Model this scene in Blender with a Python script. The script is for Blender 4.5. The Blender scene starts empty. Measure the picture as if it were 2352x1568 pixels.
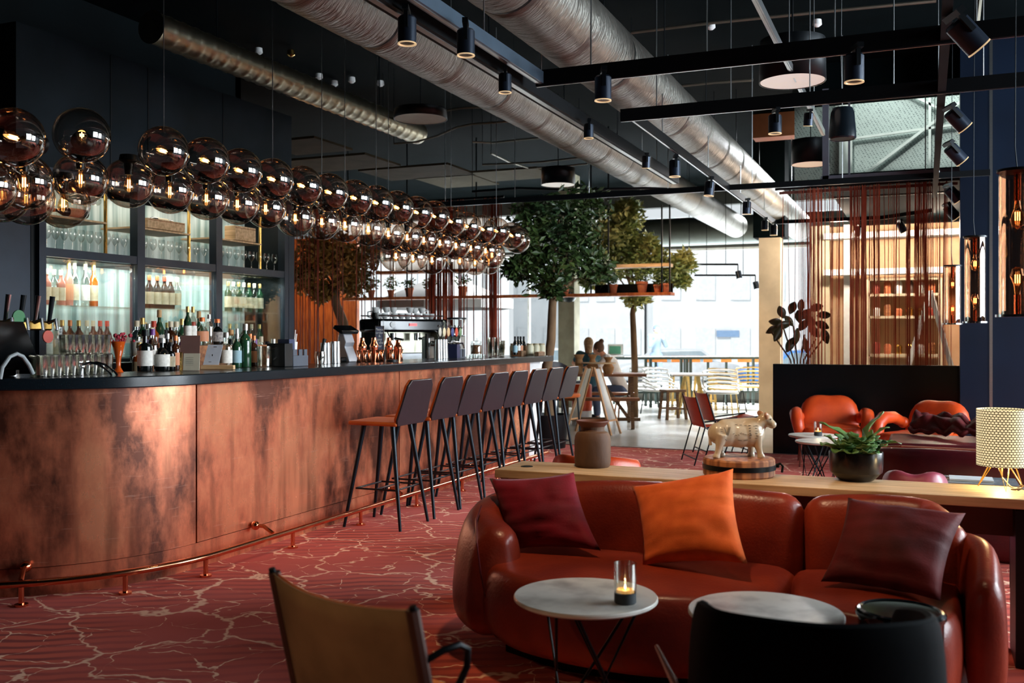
import bpy, bmesh, math, random
from mathutils import Vector, Matrix, noise
PI = math.pi
R = math.radians
random.seed(7)
scn = bpy.context.scene
COL = scn.collection
# ---------------------------------------------------------------- camera
FPX, CX, HY, CAMZ = 2259.0, 1176.0, 772.0, 1.40
TH = R(22.8)
CT, ST = math.cos(TH), math.sin(TH)
def ray(px, py):
    u = (px - CX) / FPX; v = (HY - py) / FPX
    return Vector((u * CT - ST, u * ST + CT, v))
CAM = Vector((0, 0, CAMZ))
def atz(px, py, z):
    r = ray(px, py); return CAM + r * ((z - CAMZ) / r.z)
def atx(px, py, x):
    r = ray(px, py); return CAM + r * (x / r.x)
def aty(px, py, y):
    r = ray(px, py); return CAM + r * (y / r.y)
def atd(px, py, d):
    return CAM + ray(px, py) * d
def depth(p):
    return -p[0] * ST + p[1] * CT
# ---------------------------------------------------------------- materials
_M = {}
def _n(nt, t, **kw):
    n = nt.nodes.new(t)
    for k, v in kw.items():
        if k.startswith('i_'):
            n.inputs[k[2:].replace('_', ' ')].default_value = v
        else:
            setattr(n, k, v)
    return n
def rgb(r, g, b):
    f = lambda c: ((c / 255.0) / 12.92) if c <= 10 else (((c / 255.0) + .055) / 1.055) ** 2.4
    return (f(r), f(g), f(b), 1)
def mat(name, col, rough=.5, metal=0.0, col2=None, nscale=8.0, ndet=4.0, bump=0.0, bscale=40.0, emit=None, estr=0.0,
        spec=.5, trans=0.0, ior=1.45, sheen=0.0, coat=0.0, stretch=(1, 1, 1), lo=.35, hi=.65, rough2=None, alpha=1.0):
    if name in _M: return _M[name]
    m = bpy.data.materials.new(name); m.use_nodes = True
    nt = m.node_tree; b = nt.nodes['Principled BSDF']; L = nt.links.new
    b.inputs['Base Color'].default_value = col
    b.inputs['Roughness'].default_value = rough
    b.inputs['Metallic'].default_value = metal
    b.inputs['Specular IOR Level'].default_value = spec
    b.inputs['IOR'].default_value = ior
    b.inputs['Transmission Weight'].default_value = trans
    b.inputs['Sheen Weight'].default_value = sheen
    b.inputs['Coat Weight'].default_value = coat
    b.inputs['Alpha'].default_value = alpha
    if emit:
        b.inputs['Emission Color'].default_value = emit; b.inputs['Emission Strength'].default_value = estr
    tc = _n(nt, 'ShaderNodeTexCoord'); mp = _n(nt, 'ShaderNodeMapping'); mp.inputs['Scale'].default_value = stretch
    L(tc.outputs['Object'], mp.inputs['Vector'])
    nz = _n(nt, 'ShaderNodeTexNoise'); nz.inputs['Scale'].default_value = nscale; nz.inputs['Detail'].default_value = ndet
    L(mp.outputs['Vector'], nz.inputs['Vector'])
    cr = _n(nt, 'ShaderNodeValToRGB')
    c2 = col2 if col2 else tuple(c * .88 for c in col[:3]) + (1,)
    cr.color_ramp.elements[0].position = lo; cr.color_ramp.elements[1].position = hi
    cr.color_ramp.elements[0].color = col; cr.color_ramp.elements[1].color = c2
    L(nz.outputs['Fac'], cr.inputs['Fac']); L(cr.outputs['Color'], b.inputs['Base Color'])
    if rough2 is not None:
        mr = _n(nt, 'ShaderNodeMapRange'); mr.inputs['From Min'].default_value = .3; mr.inputs['From Max'].default_value = .7
        mr.inputs['To Min'].default_value = rough; mr.inputs['To Max'].default_value = rough2
        L(nz.outputs['Fac'], mr.inputs['Value']); L(mr.outputs['Result'], b.inputs['Roughness'])
    if bump:
        n2 = _n(nt, 'ShaderNodeTexNoise'); n2.inputs['Scale'].default_value = bscale; n2.inputs['Detail'].default_value = 3
        L(mp.outputs['Vector'], n2.inputs['Vector'])
        bp = _n(nt, 'ShaderNodeBump'); bp.inputs['Strength'].default_value = bump; bp.inputs['Distance'].default_value = .01
        L(n2.outputs['Fac'], bp.inputs['Height']); L(bp.outputs['Normal'], b.inputs['Normal'])
    _M[name] = m
    return m
def thin_glass(name, tint, refl=.6, rough=.0, base=.06, tint_edge=None):
    """thin blown glass: clear looking through, more reflective at the rim"""
    if name in _M: return _M[name]
    m = bpy.data.materials.new(name); m.use_nodes = True
    nt = m.node_tree; L = nt.links.new
    nt.nodes.remove(nt.nodes['Principled BSDF']); out = nt.nodes['Material Output']
    tr = _n(nt, 'ShaderNodeBsdfTransparent'); tr.inputs['Color'].default_value = tint
    gl = _n(nt, 'ShaderNodeBsdfGlossy'); gl.inputs['Roughness'].default_value = rough; gl.inputs['Color'].default_value = (1, .97, .93, 1)
    lw = _n(nt, 'ShaderNodeLayerWeight'); lw.inputs['Blend'].default_value = .35
    mr = _n(nt, 'ShaderNodeMapRange'); mr.inputs['To Min'].default_value = base; mr.inputs['To Max'].default_value = refl
    mx = _n(nt, 'ShaderNodeMixShader')
    L(lw.outputs['Facing'], mr.inputs['Value']); L(mr.outputs['Result'], mx.inputs['Fac'])
    if tint_edge:
        mc = _n(nt, 'ShaderNodeMix', data_type='RGBA'); mc.inputs['A'].default_value = tint; mc.inputs['B'].default_value = tint_edge
        L(lw.outputs['Facing'], mc.inputs['Factor']); L(mc.outputs['Result'], tr.inputs['Color'])
    L(tr.outputs[0], mx.inputs[1]); L(gl.outputs[0], mx.inputs[2]); L(mx.outputs[0], out.inputs['Surface'])
    _M[name] = m
    return m
# ---------------------------------------------------------------- mesh builder
def frame_from(d):
    d = Vector(d).normalized(); a = Vector((0, 0, 1)) if abs(d.z) < .95 else Vector((1, 0, 0))
    x = a.cross(d).normalized(); y = d.cross(x).normalized()
    return x, y, d
class MB:
    def __init__(s): s.v = []; s.f = []
    def add(s, vs, fs):
        b = len(s.v); s.v += [Vector(p) for p in vs]; s.f += [tuple(b + i for i in f) for f in fs]; return s
    def box(s, c, d, M=None):
        x, y, z = d[0] / 2, d[1] / 2, d[2] / 2
        vs = [Vector((i, j, k)) for i in (-x, x) for j in (-y, y) for k in (-z, z)]
        if M: vs = [M @ p for p in vs]
        vs = [p + Vector(c) for p in vs]
        return s.add(vs, [(0, 1, 3, 2), (4, 6, 7, 5), (0, 4, 5, 1), (2, 3, 7, 6), (0, 2, 6, 4), (1, 5, 7, 3)])
    def bar(s, p0, p1, w, h=None, up=(0, 0, 1)):
        p0, p1 = Vector(p0), Vector(p1); h = h or w; d = (p1 - p0).normalized(); u = Vector(up)
        if abs(d.dot(u)) > .98: u = Vector((0, 1, 0))
        x = d.cross(u).normalized() * w / 2; y = x.cross(d).normalized() * h / 2
        vs = [p + a * x + b * y for p in (p0, p1) for a, b in ((-1, -1), (1, -1), (1, 1), (-1, 1))]
        return s.add(vs, [(3, 2, 1, 0), (4, 5, 6, 7), (0, 1, 5, 4), (1, 2, 6, 5), (2, 3, 7, 6), (3, 0, 4, 7)])
    def cyl(s, p0, p1, r0, r1=None, n=16, cap=True):
        p0, p1 = Vector(p0), Vector(p1); r1 = r0 if r1 is None else r1
        x, y, d = frame_from(p1 - p0)
        vs = []
        for p, r in ((p0, r0), (p1, r1)):
            vs += [p + (x * math.cos(2 * PI * i / n) + y * math.sin(2 * PI * i / n)) * r for i in range(n)]
        fs = [(i, (i + 1) % n, n + (i + 1) % n, n + i) for i in range(n)]
        if cap: fs += [tuple(range(n - 1, -1, -1)), tuple(range(n, 2 * n))]
        return s.add(vs, fs)
    def tube(s, pts, r, n=8, closed=False, cap=True, rf=None):
        pts = [Vector(p) for p in pts]; N = len(pts); vs = []; X = None
        for i, p in enumerate(pts):
            if closed: d = pts[(i + 1) % N] - pts[i - 1]
            else: d = pts[min(i + 1, N - 1)] - pts[max(i - 1, 0)]
            d.normalize()
            if X is None: X = frame_from(d)[0]
            X = (X - d * X.dot(d)).normalized(); Y = d.cross(X)
            rr = r * (rf(i / (N - 1)) if rf else 1)
            vs += [p + (X * math.cos(2 * PI * k / n) + Y * math.sin(2 * PI * k / n)) * rr for k in range(n)]
        fs = []
        for i in range(N if closed else N - 1):
            a, b = i * n, ((i + 1) % N) * n
            fs += [(a + k, a + (k + 1) % n, b + (k + 1) % n, b + k) for k in range(n)]
        if cap and not closed: fs += [tuple(range(n - 1, -1, -1)), tuple(range((N - 1) * n, N * n))]
        return s.add(vs, fs)
    def lathe(s, prof, c=(0, 0, 0), n=24, M=None, cap=True):
        vs = []
        for r, z in prof:
            vs += [Vector((r * math.cos(2 * PI * i / n), r * math.sin(2 * PI * i / n), z)) for i in range(n)]
        if M: vs = [M @ p for p in vs]
        vs = [p + Vector(c) for p in vs]
        fs = []
        for j in range(len(prof) - 1):
            a, b = j * n, (j + 1) * n
            fs += [(a + i, a + (i + 1) % n, b + (i + 1) % n, b + i) for i in range(n)]
        if cap:
            if prof[0][0] > 1e-5: fs.append(tuple(range(n - 1, -1, -1)))
            if prof[-1][0] > 1e-5: fs.append(tuple(range((len(prof) - 1) * n, len(prof) * n)))
        return s.add(vs, fs)
    def ball(s, c, r, n=16, m=10, M=None, sc=(1, 1, 1)):
        prof = [(max(1e-6, math.sin(PI * j / m)), -math.cos(PI * j / m)) for j in range(m + 1)]
        S = Matrix.Diagonal(Vector(sc) * r)
        T = (M.to_3x3() @ S) if M else S
        return s.lathe(prof, c, n, T, cap=False)
    def prism(s, pts, h, M=None, c=(0, 0, 0)):
        """pts: outline in xy, extruded h along +z, then M, then moved to c"""
        n = len(pts); vs = [Vector((p[0], p[1], 0)) for p in pts] + [Vector((p[0], p[1], h)) for p in pts]
        if M: vs = [M @ p for p in vs]
        vs = [p + Vector(c) for p in vs]
        return s.add(vs, [tuple(range(n - 1, -1, -1)), tuple(range(n, 2 * n))] + [(i, (i + 1) % n, n + (i + 1) % n, n + i) for i in range(n)])
    def rings(s, rings, cap=True, closed=False):
        n = len(rings[0]); vs = [p for r in rings for p in r]; fs = []
        for j in range(len(rings) - (0 if closed else 1)):
            a, b = j * n, ((j + 1) % len(rings)) * n
            fs += [(a + i, a + (i + 1) % n, b + (i + 1) % n, b + i) for i in range(n)]
        if cap and not closed: fs += [tuple(range(n - 1, -1, -1)), tuple(range((len(rings) - 1) * n, len(rings) * n))]
        return s.add(vs, fs)
    def slab(s, outline, z0, z1, p=3.0, k=7, dome=0.0):
        """soft cushion: plan outline, edges rounded like a superellipse"""
        cx = sum(q[0] for q in outline) / len(outline); cy = sum(q[1] for q in outline) / len(outline)
        zc, hz = (z0 + z1) / 2, (z1 - z0) / 2; rg = []
        for j in range(-k, k + 1):
            t = math.sin(PI / 2 * j / k); sc = max(.02, (1 - abs(t) ** p)) ** (1 / p) if abs(j) < k else .86
            tt = t if abs(j) < k else (1 if j > 0 else -1)
            sc = .86 + .14 * ((max(0, 1 - abs(t) ** p)) ** (1 / p))
            rg.append([Vector((cx + (q[0] - cx) * sc, cy + (q[1] - cy) * sc, zc + hz * tt)) for q in outline])
        if dome:
            for q in (.6, .3, .02):
                rg.append([Vector((cx + (w[0] - cx) * .86 * q, cy + (w[1] - cy) * .86 * q, z1 + dome * (1 - q * q))) for w in outline])
        return s.rings(rg)
    def build(s, name, m, parent=None, smooth=True, bevel=0, sub=0, remesh=0, smo=0, ang=35, loc=None, solid=0, fix=False):
        me = bpy.data.meshes.new(name); me.from_pydata([tuple(p) for p in s.v], [], s.f)
        if fix or remesh:
            b = bmesh.new(); b.from_mesh(me); bmesh.ops.recalc_face_normals(b, faces=b.faces); b.to_mesh(me); b.free()
        me.update()
        if smooth:
            me.polygons.foreach_set('use_smooth', [True] * len(me.polygons))
            if not remesh and not sub:
                try: me.set_sharp_from_angle(angle=R(ang))
                except Exception: pass
        if m: me.materials.append(m)
        o = bpy.data.objects.new(name, me); COL.objects.link(o)
        if parent: o.parent = parent
        if loc is not None: o.location = loc
        if solid:
            q = o.modifiers.new('solid', 'SOLIDIFY'); q.thickness = solid; q.offset = 0
        if remesh:
            q = o.modifiers.new('remesh', 'REMESH'); q.mode = 'VOXEL'; q.voxel_size = remesh; q.use_smooth_shade = True
        if smo:
            q = o.modifiers.new('smooth', 'SMOOTH'); q.iterations = smo; q.factor = .6
        if bevel:
            q = o.modifiers.new('bevel', 'BEVEL'); q.width = bevel; q.segments = 2; q.limit_method = 'ANGLE'
        if sub:
            q = o.modifiers.new('sub', 'SUBSURF'); q.levels = sub; q.render_levels = sub
        return o
def tag(o, label=None, cat=None, group=None, kind=None):
    if label: o['label'] = label
    if cat: o['category'] = cat
    if group: o['group'] = group
    if kind: o['kind'] = kind
    return o
def thing(name, loc, label, cat, rz=0.0, group=None):
    o = bpy.data.objects.new(name, None); COL.objects.link(o); o.empty_display_size = .05
    o.location = loc; o.rotation_euler = (0, 0, rz)
    return tag(o, label, cat, group)
def struct(name, mb, m, **kw):
    o = mb.build(name, m, **kw); o['kind'] = 'structure'; return o
_kids = {}
def dup(root, loc, rz=0.0, label=None, group=None, scale=None):
    def rec(o, par):
        c = o.copy(); COL.objects.link(c)
        if par: c.parent = par
        for ch in [q for q in o.children]: rec(ch, c)
        return c
    r = rec(root, None); r.location = loc; r.rotation_euler = (0, 0, rz)
    if label: r['label'] = label
    if group: r['group'] = group
    if scale: r.scale = scale
    return r
ORD = ['first', 'second', 'third', 'fourth', 'fifth', 'sixth', 'seventh', 'eighth', 'ninth', 'tenth', 'eleventh', 'twelfth', 'thirteenth',
       'fourteenth', 'fifteenth', 'sixteenth', 'seventeenth', 'eighteenth', 'nineteenth', 'twentieth', 'twenty-first', 'twenty-second',
       'twenty-third', 'twenty-fourth', 'twenty-fifth']
def rot(axis, a): return Matrix.Rotation(a, 3, axis)
def light(kind, name, loc, energy, col=(1, 1, 1), size=1, size_y=None, target=None, spot=None, blend=.5):
    l = bpy.data.lights.new(name, kind); l.energy = energy; l.color = col
    if kind == 'AREA':
        l.shape = 'RECTANGLE' if size_y else 'SQUARE'; l.size = size
        if size_y: l.size_y = size_y
    elif kind in ('POINT', 'SPOT'): l.shadow_soft_size = size
    if kind == 'SPOT': l.spot_size = R(spot or 60); l.spot_blend = blend
    o = bpy.data.objects.new(name, l); COL.objects.link(o); o.location = loc
    if target is not None:
        o.rotation_euler = (Vector(target) - Vector(loc)).to_track_quat('-Z', 'Y').to_euler()
    return o
# ================================================================ materials
BLACKMETAL = mat('black_metal', rgb(16, 22, 26), .38, .6)
TRACKM = mat('track_black', rgb(8, 12, 15), .65, 0, spec=.12)
SPOTM = mat('spot_housing', rgb(34, 44, 58), .35, .5)
CEILM = mat('dark_ceiling', rgb(6, 14, 16), .9, col2=rgb(4, 10, 12), nscale=3, spec=.04)
DARKW = mat('dark_wall', rgb(8, 18, 22), .5, col2=rgb(6, 14, 17), nscale=2, spec=.15)
NAVY = mat('navy_panel', rgb(10, 22, 38), .35, col2=rgb(8, 18, 32), nscale=2, spec=.35)
SOFFIT = mat('soffit_panel', rgb(24, 32, 38), .5, col2=rgb(15, 23, 27), nscale=2, spec=.12)
FRAMEG = mat('cabinet_frame', rgb(44, 54, 66), .4, .3)
WOODL = mat('pale_wood', rgb(222, 190, 148), .5, col2=rgb(184, 152, 110), nscale=3, stretch=(1, 12, 12), bump=.05)
WOODM = mat('oak', rgb(172, 112, 68), .5, col2=rgb(122, 74, 44), nscale=4, stretch=(1, 9, 9), bump=.1)
WOODO = mat('orange_wood', rgb(206, 118, 62), .5, col2=rgb(170, 86, 44), nscale=4, stretch=(6, 1, 1))
WOODD = mat('weathered_wood', rgb(128, 98, 70), .7, col2=rgb(90, 66, 46), nscale=6, stretch=(1, 10, 10), bump=.2)
CREAM = mat('cream_plaster', rgb(214, 200, 172), .8, col2=rgb(198, 184, 156), nscale=4)
GREYP = mat('grey_plaster', rgb(150, 148, 128), .85, col2=rgb(132, 130, 112), nscale=5)
WHITE = mat('white_paint', rgb(226, 230, 230), .6)
PALEB = mat('pale_building', rgb(225, 228, 230), .8, col2=rgb(214, 219, 222), nscale=1)
CHROME = mat('chrome', rgb(210, 212, 214), .15, 1.0)
STEEL = mat('brushed_steel', rgb(176, 180, 182), .3, 1.0, nscale=20, stretch=(1, 1, 8))
COPPERB = mat('polished_copper', rgb(232, 150, 112), .16, 1.0)
BRASS = mat('brass', rgb(206, 166, 92), .25, 1.0)
LEATHO = mat('orange_leather', rgb(206, 74, 26), .38, col2=rgb(178, 58, 20), nscale=5, bump=.12, bscale=90)
LEATHT = mat('tan_leather', rgb(196, 98, 34), .42, col2=rgb(172, 80, 26), nscale=5, bump=.1, bscale=80)
LEATHR = mat('rust_leather', rgb(142, 52, 32), .32, col2=rgb(108, 36, 26), nscale=4, bump=.12, bscale=90)
LEATHM = mat('maroon_leather', rgb(92, 24, 30), .34, col2=rgb(66, 16, 24), nscale=4, bump=.08, bscale=90)
STOOLB = mat('stool_back_shell', rgb(40, 34, 40), .38, col2=rgb(34, 30, 36), nscale=30)
BLACKP = mat('black_plastic', rgb(10, 16, 20), .45, spec=.3)
BLACKG = mat('black_gloss', rgb(6, 8, 10), .12)
TERRA = mat('terracotta', rgb(196, 116, 78), .8, col2=rgb(168, 92, 60), nscale=12)
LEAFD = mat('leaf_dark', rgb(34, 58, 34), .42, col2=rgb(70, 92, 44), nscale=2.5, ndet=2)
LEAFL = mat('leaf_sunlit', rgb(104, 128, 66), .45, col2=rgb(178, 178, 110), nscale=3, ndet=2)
BARKM = mat('bark', rgb(124, 98, 70), .85, col2=rgb(92, 70, 48), nscale=10, stretch=(1, 1, .3), bump=.4)
BULBG = thin_glass('bulb_glass', (1, .78, .5, 1), .5, base=.05)
FILAM = mat('filament_glow', rgb(255, 190, 110), .5, emit=(1, .62, .3, 1), estr=14)
GLOWW = mat('lamp_warm_glow', rgb(255, 220, 170), .5, emit=(1, .78, .5, 1), estr=5)
SMOKED = thin_glass('smoked_globe_glass', (.92, .88, .84, 1), .68, base=.07, tint_edge=(.55, .38, .26, 1))
CLEARG = thin_glass('clear_glass', (.93, .96, .95, 1), .6, base=.08)
WINDOWG = thin_glass('window_glass', (.96, .98, .98, 1), .35, base=.04)
STONE = mat('black_stone', rgb(16, 26, 32), .22, col2=rgb(34, 44, 50), nscale=220, ndet=2, lo=.62, hi=.74, spec=.6)

def copper_mat():
    m = bpy.data.materials.new('aged_copper'); m.use_nodes = True; nt = m.node_tree; L = nt.links.new
    b = nt.nodes['Principled BSDF']; b.inputs['Metallic'].default_value = .66
    tc = _n(nt, 'ShaderNodeTexCoord')
    m1 = _n(nt, 'ShaderNodeMapping'); m1.inputs['Scale'].default_value = (1, 1, .55); L(tc.outputs['Object'], m1.inputs['Vector'])
    n1 = _n(nt, 'ShaderNodeTexNoise'); n1.inputs['Scale'].default_value = 2.4; n1.inputs['Detail'].default_value = 7; n1.inputs['Roughness'].default_value = .62
    L(m1.outputs[0], n1.inputs['Vector'])
    c1 = _n(nt, 'ShaderNodeValToRGB'); e = c1.color_ramp.elements
    e[0].position = .38; e[0].color = rgb(104, 62, 48); e[1].position = .60; e[1].color = rgb(246, 164, 122)
    x = e.new(.5); x.color = rgb(218, 132, 98)
    L(n1.outputs['Fac'], c1.inputs['Fac'])
    # dark stains that hang from the top edge
    m2 = _n(nt, 'ShaderNodeMapping'); m2.inputs['Scale'].default_value = (4, 4, .5); L(tc.outputs['Object'], m2.inputs['Vector'])
    n2 = _n(nt, 'ShaderNodeTexNoise'); n2.inputs['Scale'].default_value = 2.2; n2.inputs['Detail'].default_value = 5; L(m2.outputs[0], n2.inputs['Vector'])
    c2 = _n(nt, 'ShaderNodeValToRGB'); c2.color_ramp.elements[0].position = .5; c2.color_ramp.elements[1].position = .72
    c2.color_ramp.elements[0].color = (0, 0, 0, 1); c2.color_ramp.elements[1].color = (.6, .6, .6, 1); L(n2.outputs['Fac'], c2.inputs['Fac'])
    mx = _n(nt, 'ShaderNodeMix', data_type='RGBA'); mx.inputs['B'].default_value = rgb(74, 44, 40)
    L(c2.outputs[0], mx.inputs['Factor']); L(c1.outputs[0], mx.inputs['A'])
    # fine diagonal scratches
    m3 = _n(nt, 'ShaderNodeMapping'); m3.inputs['Rotation'].default_value = (R(35), 0, 0); m3.inputs['Scale'].default_value = (2, 2, 30); L(tc.outputs['Object'], m3.inputs['Vector'])
    n3 = _n(nt, 'ShaderNodeTexNoise'); n3.inputs['Scale'].default_value = 3; n3.inputs['Detail'].default_value = 3; L(m3.outputs[0], n3.inputs['Vector'])
    c3 = _n(nt, 'ShaderNodeValToRGB'); c3.color_ramp.elements[0].position = .64; c3.color_ramp.elements[1].position = .76; L(n3.outputs['Fac'], c3.inputs['Fac'])
    c3.color_ramp.elements[1].color = (.25, .25, .25, 1)
    m4 = _n(nt, 'ShaderNodeMix', data_type='RGBA'); m4.inputs['B'].default_value = rgb(236, 190, 168)
    L(c3.outputs[0], m4.inputs['Factor']); L(mx.outputs['Result'], m4.inputs['A']); L(m4.outputs['Result'], b.inputs['Base Color'])
    mr = _n(nt, 'ShaderNodeMapRange'); mr.inputs['From Min'].default_value = .3; mr.inputs['From Max'].default_value = .7
    mr.inputs['To Min'].default_value = .42; mr.inputs['To Max'].default_value = .22; L(n1.outputs['Fac'], mr.inputs['Value']); L(mr.outputs[0], b.inputs['Roughness'])
    bp = _n(nt, 'ShaderNodeBump'); bp.inputs['Strength'].default_value = .12; bp.inputs['Distance'].default_value = .02
    L(n1.outputs['Fac'], bp.inputs['Height']); L(bp.outputs[0], b.inputs['Normal'])
    return m
COPPER = copper_mat()

def carpet_mat():
    m = bpy.data.materials.new('veined_red_carpet'); m.use_nodes = True; nt = m.node_tree; L = nt.links.new
    b = nt.nodes['Principled BSDF']; b.inputs['Roughness'].default_value = .95; b.inputs['Specular IOR Level'].default_value = .12
    b.inputs['Sheen Weight'].default_value = .06; b.inputs['Sheen Tint'].default_value = (1, .7, .72, 1)
    tc = _n(nt, 'ShaderNodeTexCoord')
    nw = _n(nt, 'ShaderNodeTexNoise'); nw.inputs['Scale'].default_value = 2.6; nw.inputs['Detail'].default_value = 4; L(tc.outputs['Object'], nw.inputs['Vector'])
    sb = _n(nt, 'ShaderNodeVectorMath', operation='SUBTRACT'); sb.inputs[1].default_value = (.5, .5, .5); L(nw.outputs['Color'], sb.inputs[0])
    sc = _n(nt, 'ShaderNodeVectorMath', operation='SCALE'); sc.inputs['Scale'].default_value = .55; L(sb.outputs[0], sc.inputs[0])
    ad = _n(nt, 'ShaderNodeVectorMath', operation='ADD'); L(tc.outputs['Object'], ad.inputs[0]); L(sc.outputs[0], ad.inputs[1])
    def veins(scale, w, seed, th):
        mp = _n(nt, 'ShaderNodeMapping'); mp.inputs['Location'].default_value = (seed, seed * .7, 0); mp.inputs['Rotation'].default_value = (0, 0, .4)
        mp.inputs['Scale'].default_value = (1, 1.25, 1)
        L(ad.outputs[0], mp.inputs['Vector'])
        v = _n(nt, 'ShaderNodeTexVoronoi', feature='DISTANCE_TO_EDGE', voronoi_dimensions='2D'); v.inputs['Scale'].default_value = scale; L(mp.outputs[0], v.inputs['Vector'])
        # veins swell and thin out along their length
        nn = _n(nt, 'ShaderNodeTexNoise'); nn.inputs['Scale'].default_value = 3.2 * scale; nn.inputs['Detail'].default_value = 2; L(mp.outputs[0], nn.inputs['Vector'])
        mr = _n(nt, 'ShaderNodeMapRange'); mr.inputs['From Min'].default_value = th; mr.inputs['From Max'].default_value = th + .3
        mr.inputs['To Min'].default_value = 0; mr.inputs['To Max'].default_value = w; L(nn.outputs['Fac'], mr.inputs['Value'])
        dv = _n(nt, 'ShaderNodeMath', operation='SUBTRACT'); L(mr.outputs[0], dv.inputs[0]); L(v.outputs['Distance'], dv.inputs[1])
        ms = _n(nt, 'ShaderNodeMapRange'); ms.inputs['From Min'].default_value = -.004; ms.inputs['From Max'].default_value = .012; L(dv.outputs[0], ms.inputs['Value'])
        return ms
    a = veins(1.5, .021, 0, .20); c = veins(3.2, .034, 3.7, .40)
    mxx = _n(nt, 'ShaderNodeMath', operation='MAXIMUM'); L(a.outputs[0], mxx.inputs[0]); L(c.outputs[0], mxx.inputs[1])
    # dark sand-ripple stripes
    wp = _n(nt, 'ShaderNodeMapping'); wp.inputs['Rotation'].default_value = (0, 0, R(62)); L(tc.outputs['Object'], wp.inputs['Vector'])
    wv = _n(nt, 'ShaderNodeTexWave'); wv.inputs['Scale'].default_value = 3.4; wv.inputs['Distortion'].default_value = 5; wv.inputs['Detail'].default_value = 3; wv.inputs['Detail Scale'].default_value = .6
    L(wp.outputs[0], wv.inputs['Vector'])
    cw = _n(nt, 'ShaderNodeValToRGB'); cw.color_ramp.elements[0].color = rgb(138, 52, 46); cw.color_ramp.elements[1].color = rgb(206, 90, 66)
    cw.color_ramp.elements[0].position = .1; cw.color_ramp.elements[1].position = .6; L(wv.outputs['Fac'], cw.inputs['Fac'])
    nb = _n(nt, 'ShaderNodeTexNoise'); nb.inputs['Scale'].default_value = 1.1; L(tc.outputs['Object'], nb.inputs['Vector'])
    cb = _n(nt, 'ShaderNodeValToRGB'); cb.color_ramp.elements[0].position = .4; cb.color_ramp.elements[1].position = .65; L(nb.outputs['Fac'], cb.inputs['Fac'])
    m0 = _n(nt, 'ShaderNodeMix', data_type='RGBA'); m0.inputs['A'].default_value = rgb(196, 88, 78); L(cb.outputs[0], m0.inputs['Factor']); L(cw.outputs[0], m0.inputs['B'])
    mx = _n(nt, 'ShaderNodeMix', data_type='RGBA'); mx.inputs['B'].default_value = rgb(246, 200, 170)
    L(mxx.outputs[0], mx.inputs['Factor']); L(m0.outputs['Result'], mx.inputs['A']); L(mx.outputs['Result'], b.inputs['Base Color'])
    pf = _n(nt, 'ShaderNodeTexNoise'); pf.inputs['Scale'].default_value = 300; L(tc.outputs['Object'], pf.inputs['Vector'])
    bp = _n(nt, 'ShaderNodeBump'); bp.inputs['Strength'].default_value = .25; bp.inputs['Distance'].default_value = .004
    L(pf.outputs['Fac'], bp.inputs['Height']); L(bp.outputs[0], b.inputs['Normal'])
    return m
CARPET = carpet_mat()
CONCRETE = mat('polished_concrete', rgb(196, 196, 190), .14, col2=rgb(164, 163, 156), nscale=1.6, spec=.7, rough2=.28)
# ================================================================ room shell
struct('floor', MB().box((-2.2, 4, -.05), (14.6, 16, .1)), CARPET, smooth=False)
struct('floor', MB().box((-4.5, 16.75, -.05), (19, 9.5, .1)), CONCRETE, smooth=False)
struct('trim_1', MB().box((-4.5, 12.0, .004), (19, .02, .01)), STEEL, smooth=False)
struct('ground', MB().box((-4, 25.2, -.08), (90, 8, .1)), PALEB, smooth=False)
struct('ground', MB().box((-4, 55, -.5), (90, 52, .1)), PALEB, smooth=False)
struct('ceiling', MB().box((-4.3, 4.1, 4.65), (19.4, 16.2, .1)).box((-7.6, 16.9, 4.65), (12.9, 9.4, .1)), CEILM, smooth=False)
struct('ceiling', MB().box((1.1, 14.6, 3.26), (4.4, 4.9, .1)), CEILM, smooth=False)
struct('wall_left', MB().box((-7.45, 2.7, 2.3), (.1, 13.4, 4.6)), DARKW, smooth=False)
struct('wall_left', MB().box((-14, 15.3, 2.3), (.1, 12, 4.6)).box((-10.7, 9.35, 2.3), (6.6, .1, 4.6)), DARKW, smooth=False)
struct('wall_back', MB().box((-1.2, -4.05, 2.3), (12.6, .1, 4.6)), DARKW, smooth=False)
struct('wall_far', MB().box((2.9, 11.45, 2.3), (4.6, .1, 4.6)), NAVY, smooth=False)
cn = MB()
cn.box((.47, 11.42, 2.3), (.27, .24, 4.6))
struct('column', cn, NAVY, smooth=False)
struct('trim_2', MB().box((.625, 11.32, 2.3), (.03, .05, 4.6)), STEEL, smooth=False)
# right-hand wall with tall gridded windows; unseen near stretch kept solid to darken foreground
wr = MB(); wr.box((5.05, 3.7, .35), (.12, 15.6, .7)); wr.box((5.05, 3.7, 4.4), (.12, 15.6, .4))
wr.box((5.05, -.1, 2.4), (.12, 8.2, 3.8))
for y in ( 7.6, 11.2): wr.box((5.05, y, 2.4), (.12, .6, 3.8))
struct('wall_right', wr, DARKW, smooth=False)
k = 1
for y0, y1 in ((4.0, 7.3), (7.9, 10.9)):
    fr = MB(); n = 4
    for i in range(n + 1):
        yy = y0 + (y1 - y0) * i / n; fr.box((5.04, yy, 2.45), (.06, .06, 3.5))
    for z in (.72, 1.6, 2.45, 3.3, 4.18): fr.box((5.04, (y0 + y1) / 2, z), (.06, y1 - y0, .06))
    w = struct('window_%d' % k, fr, BLACKMETAL, smooth=False); k += 1
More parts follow.
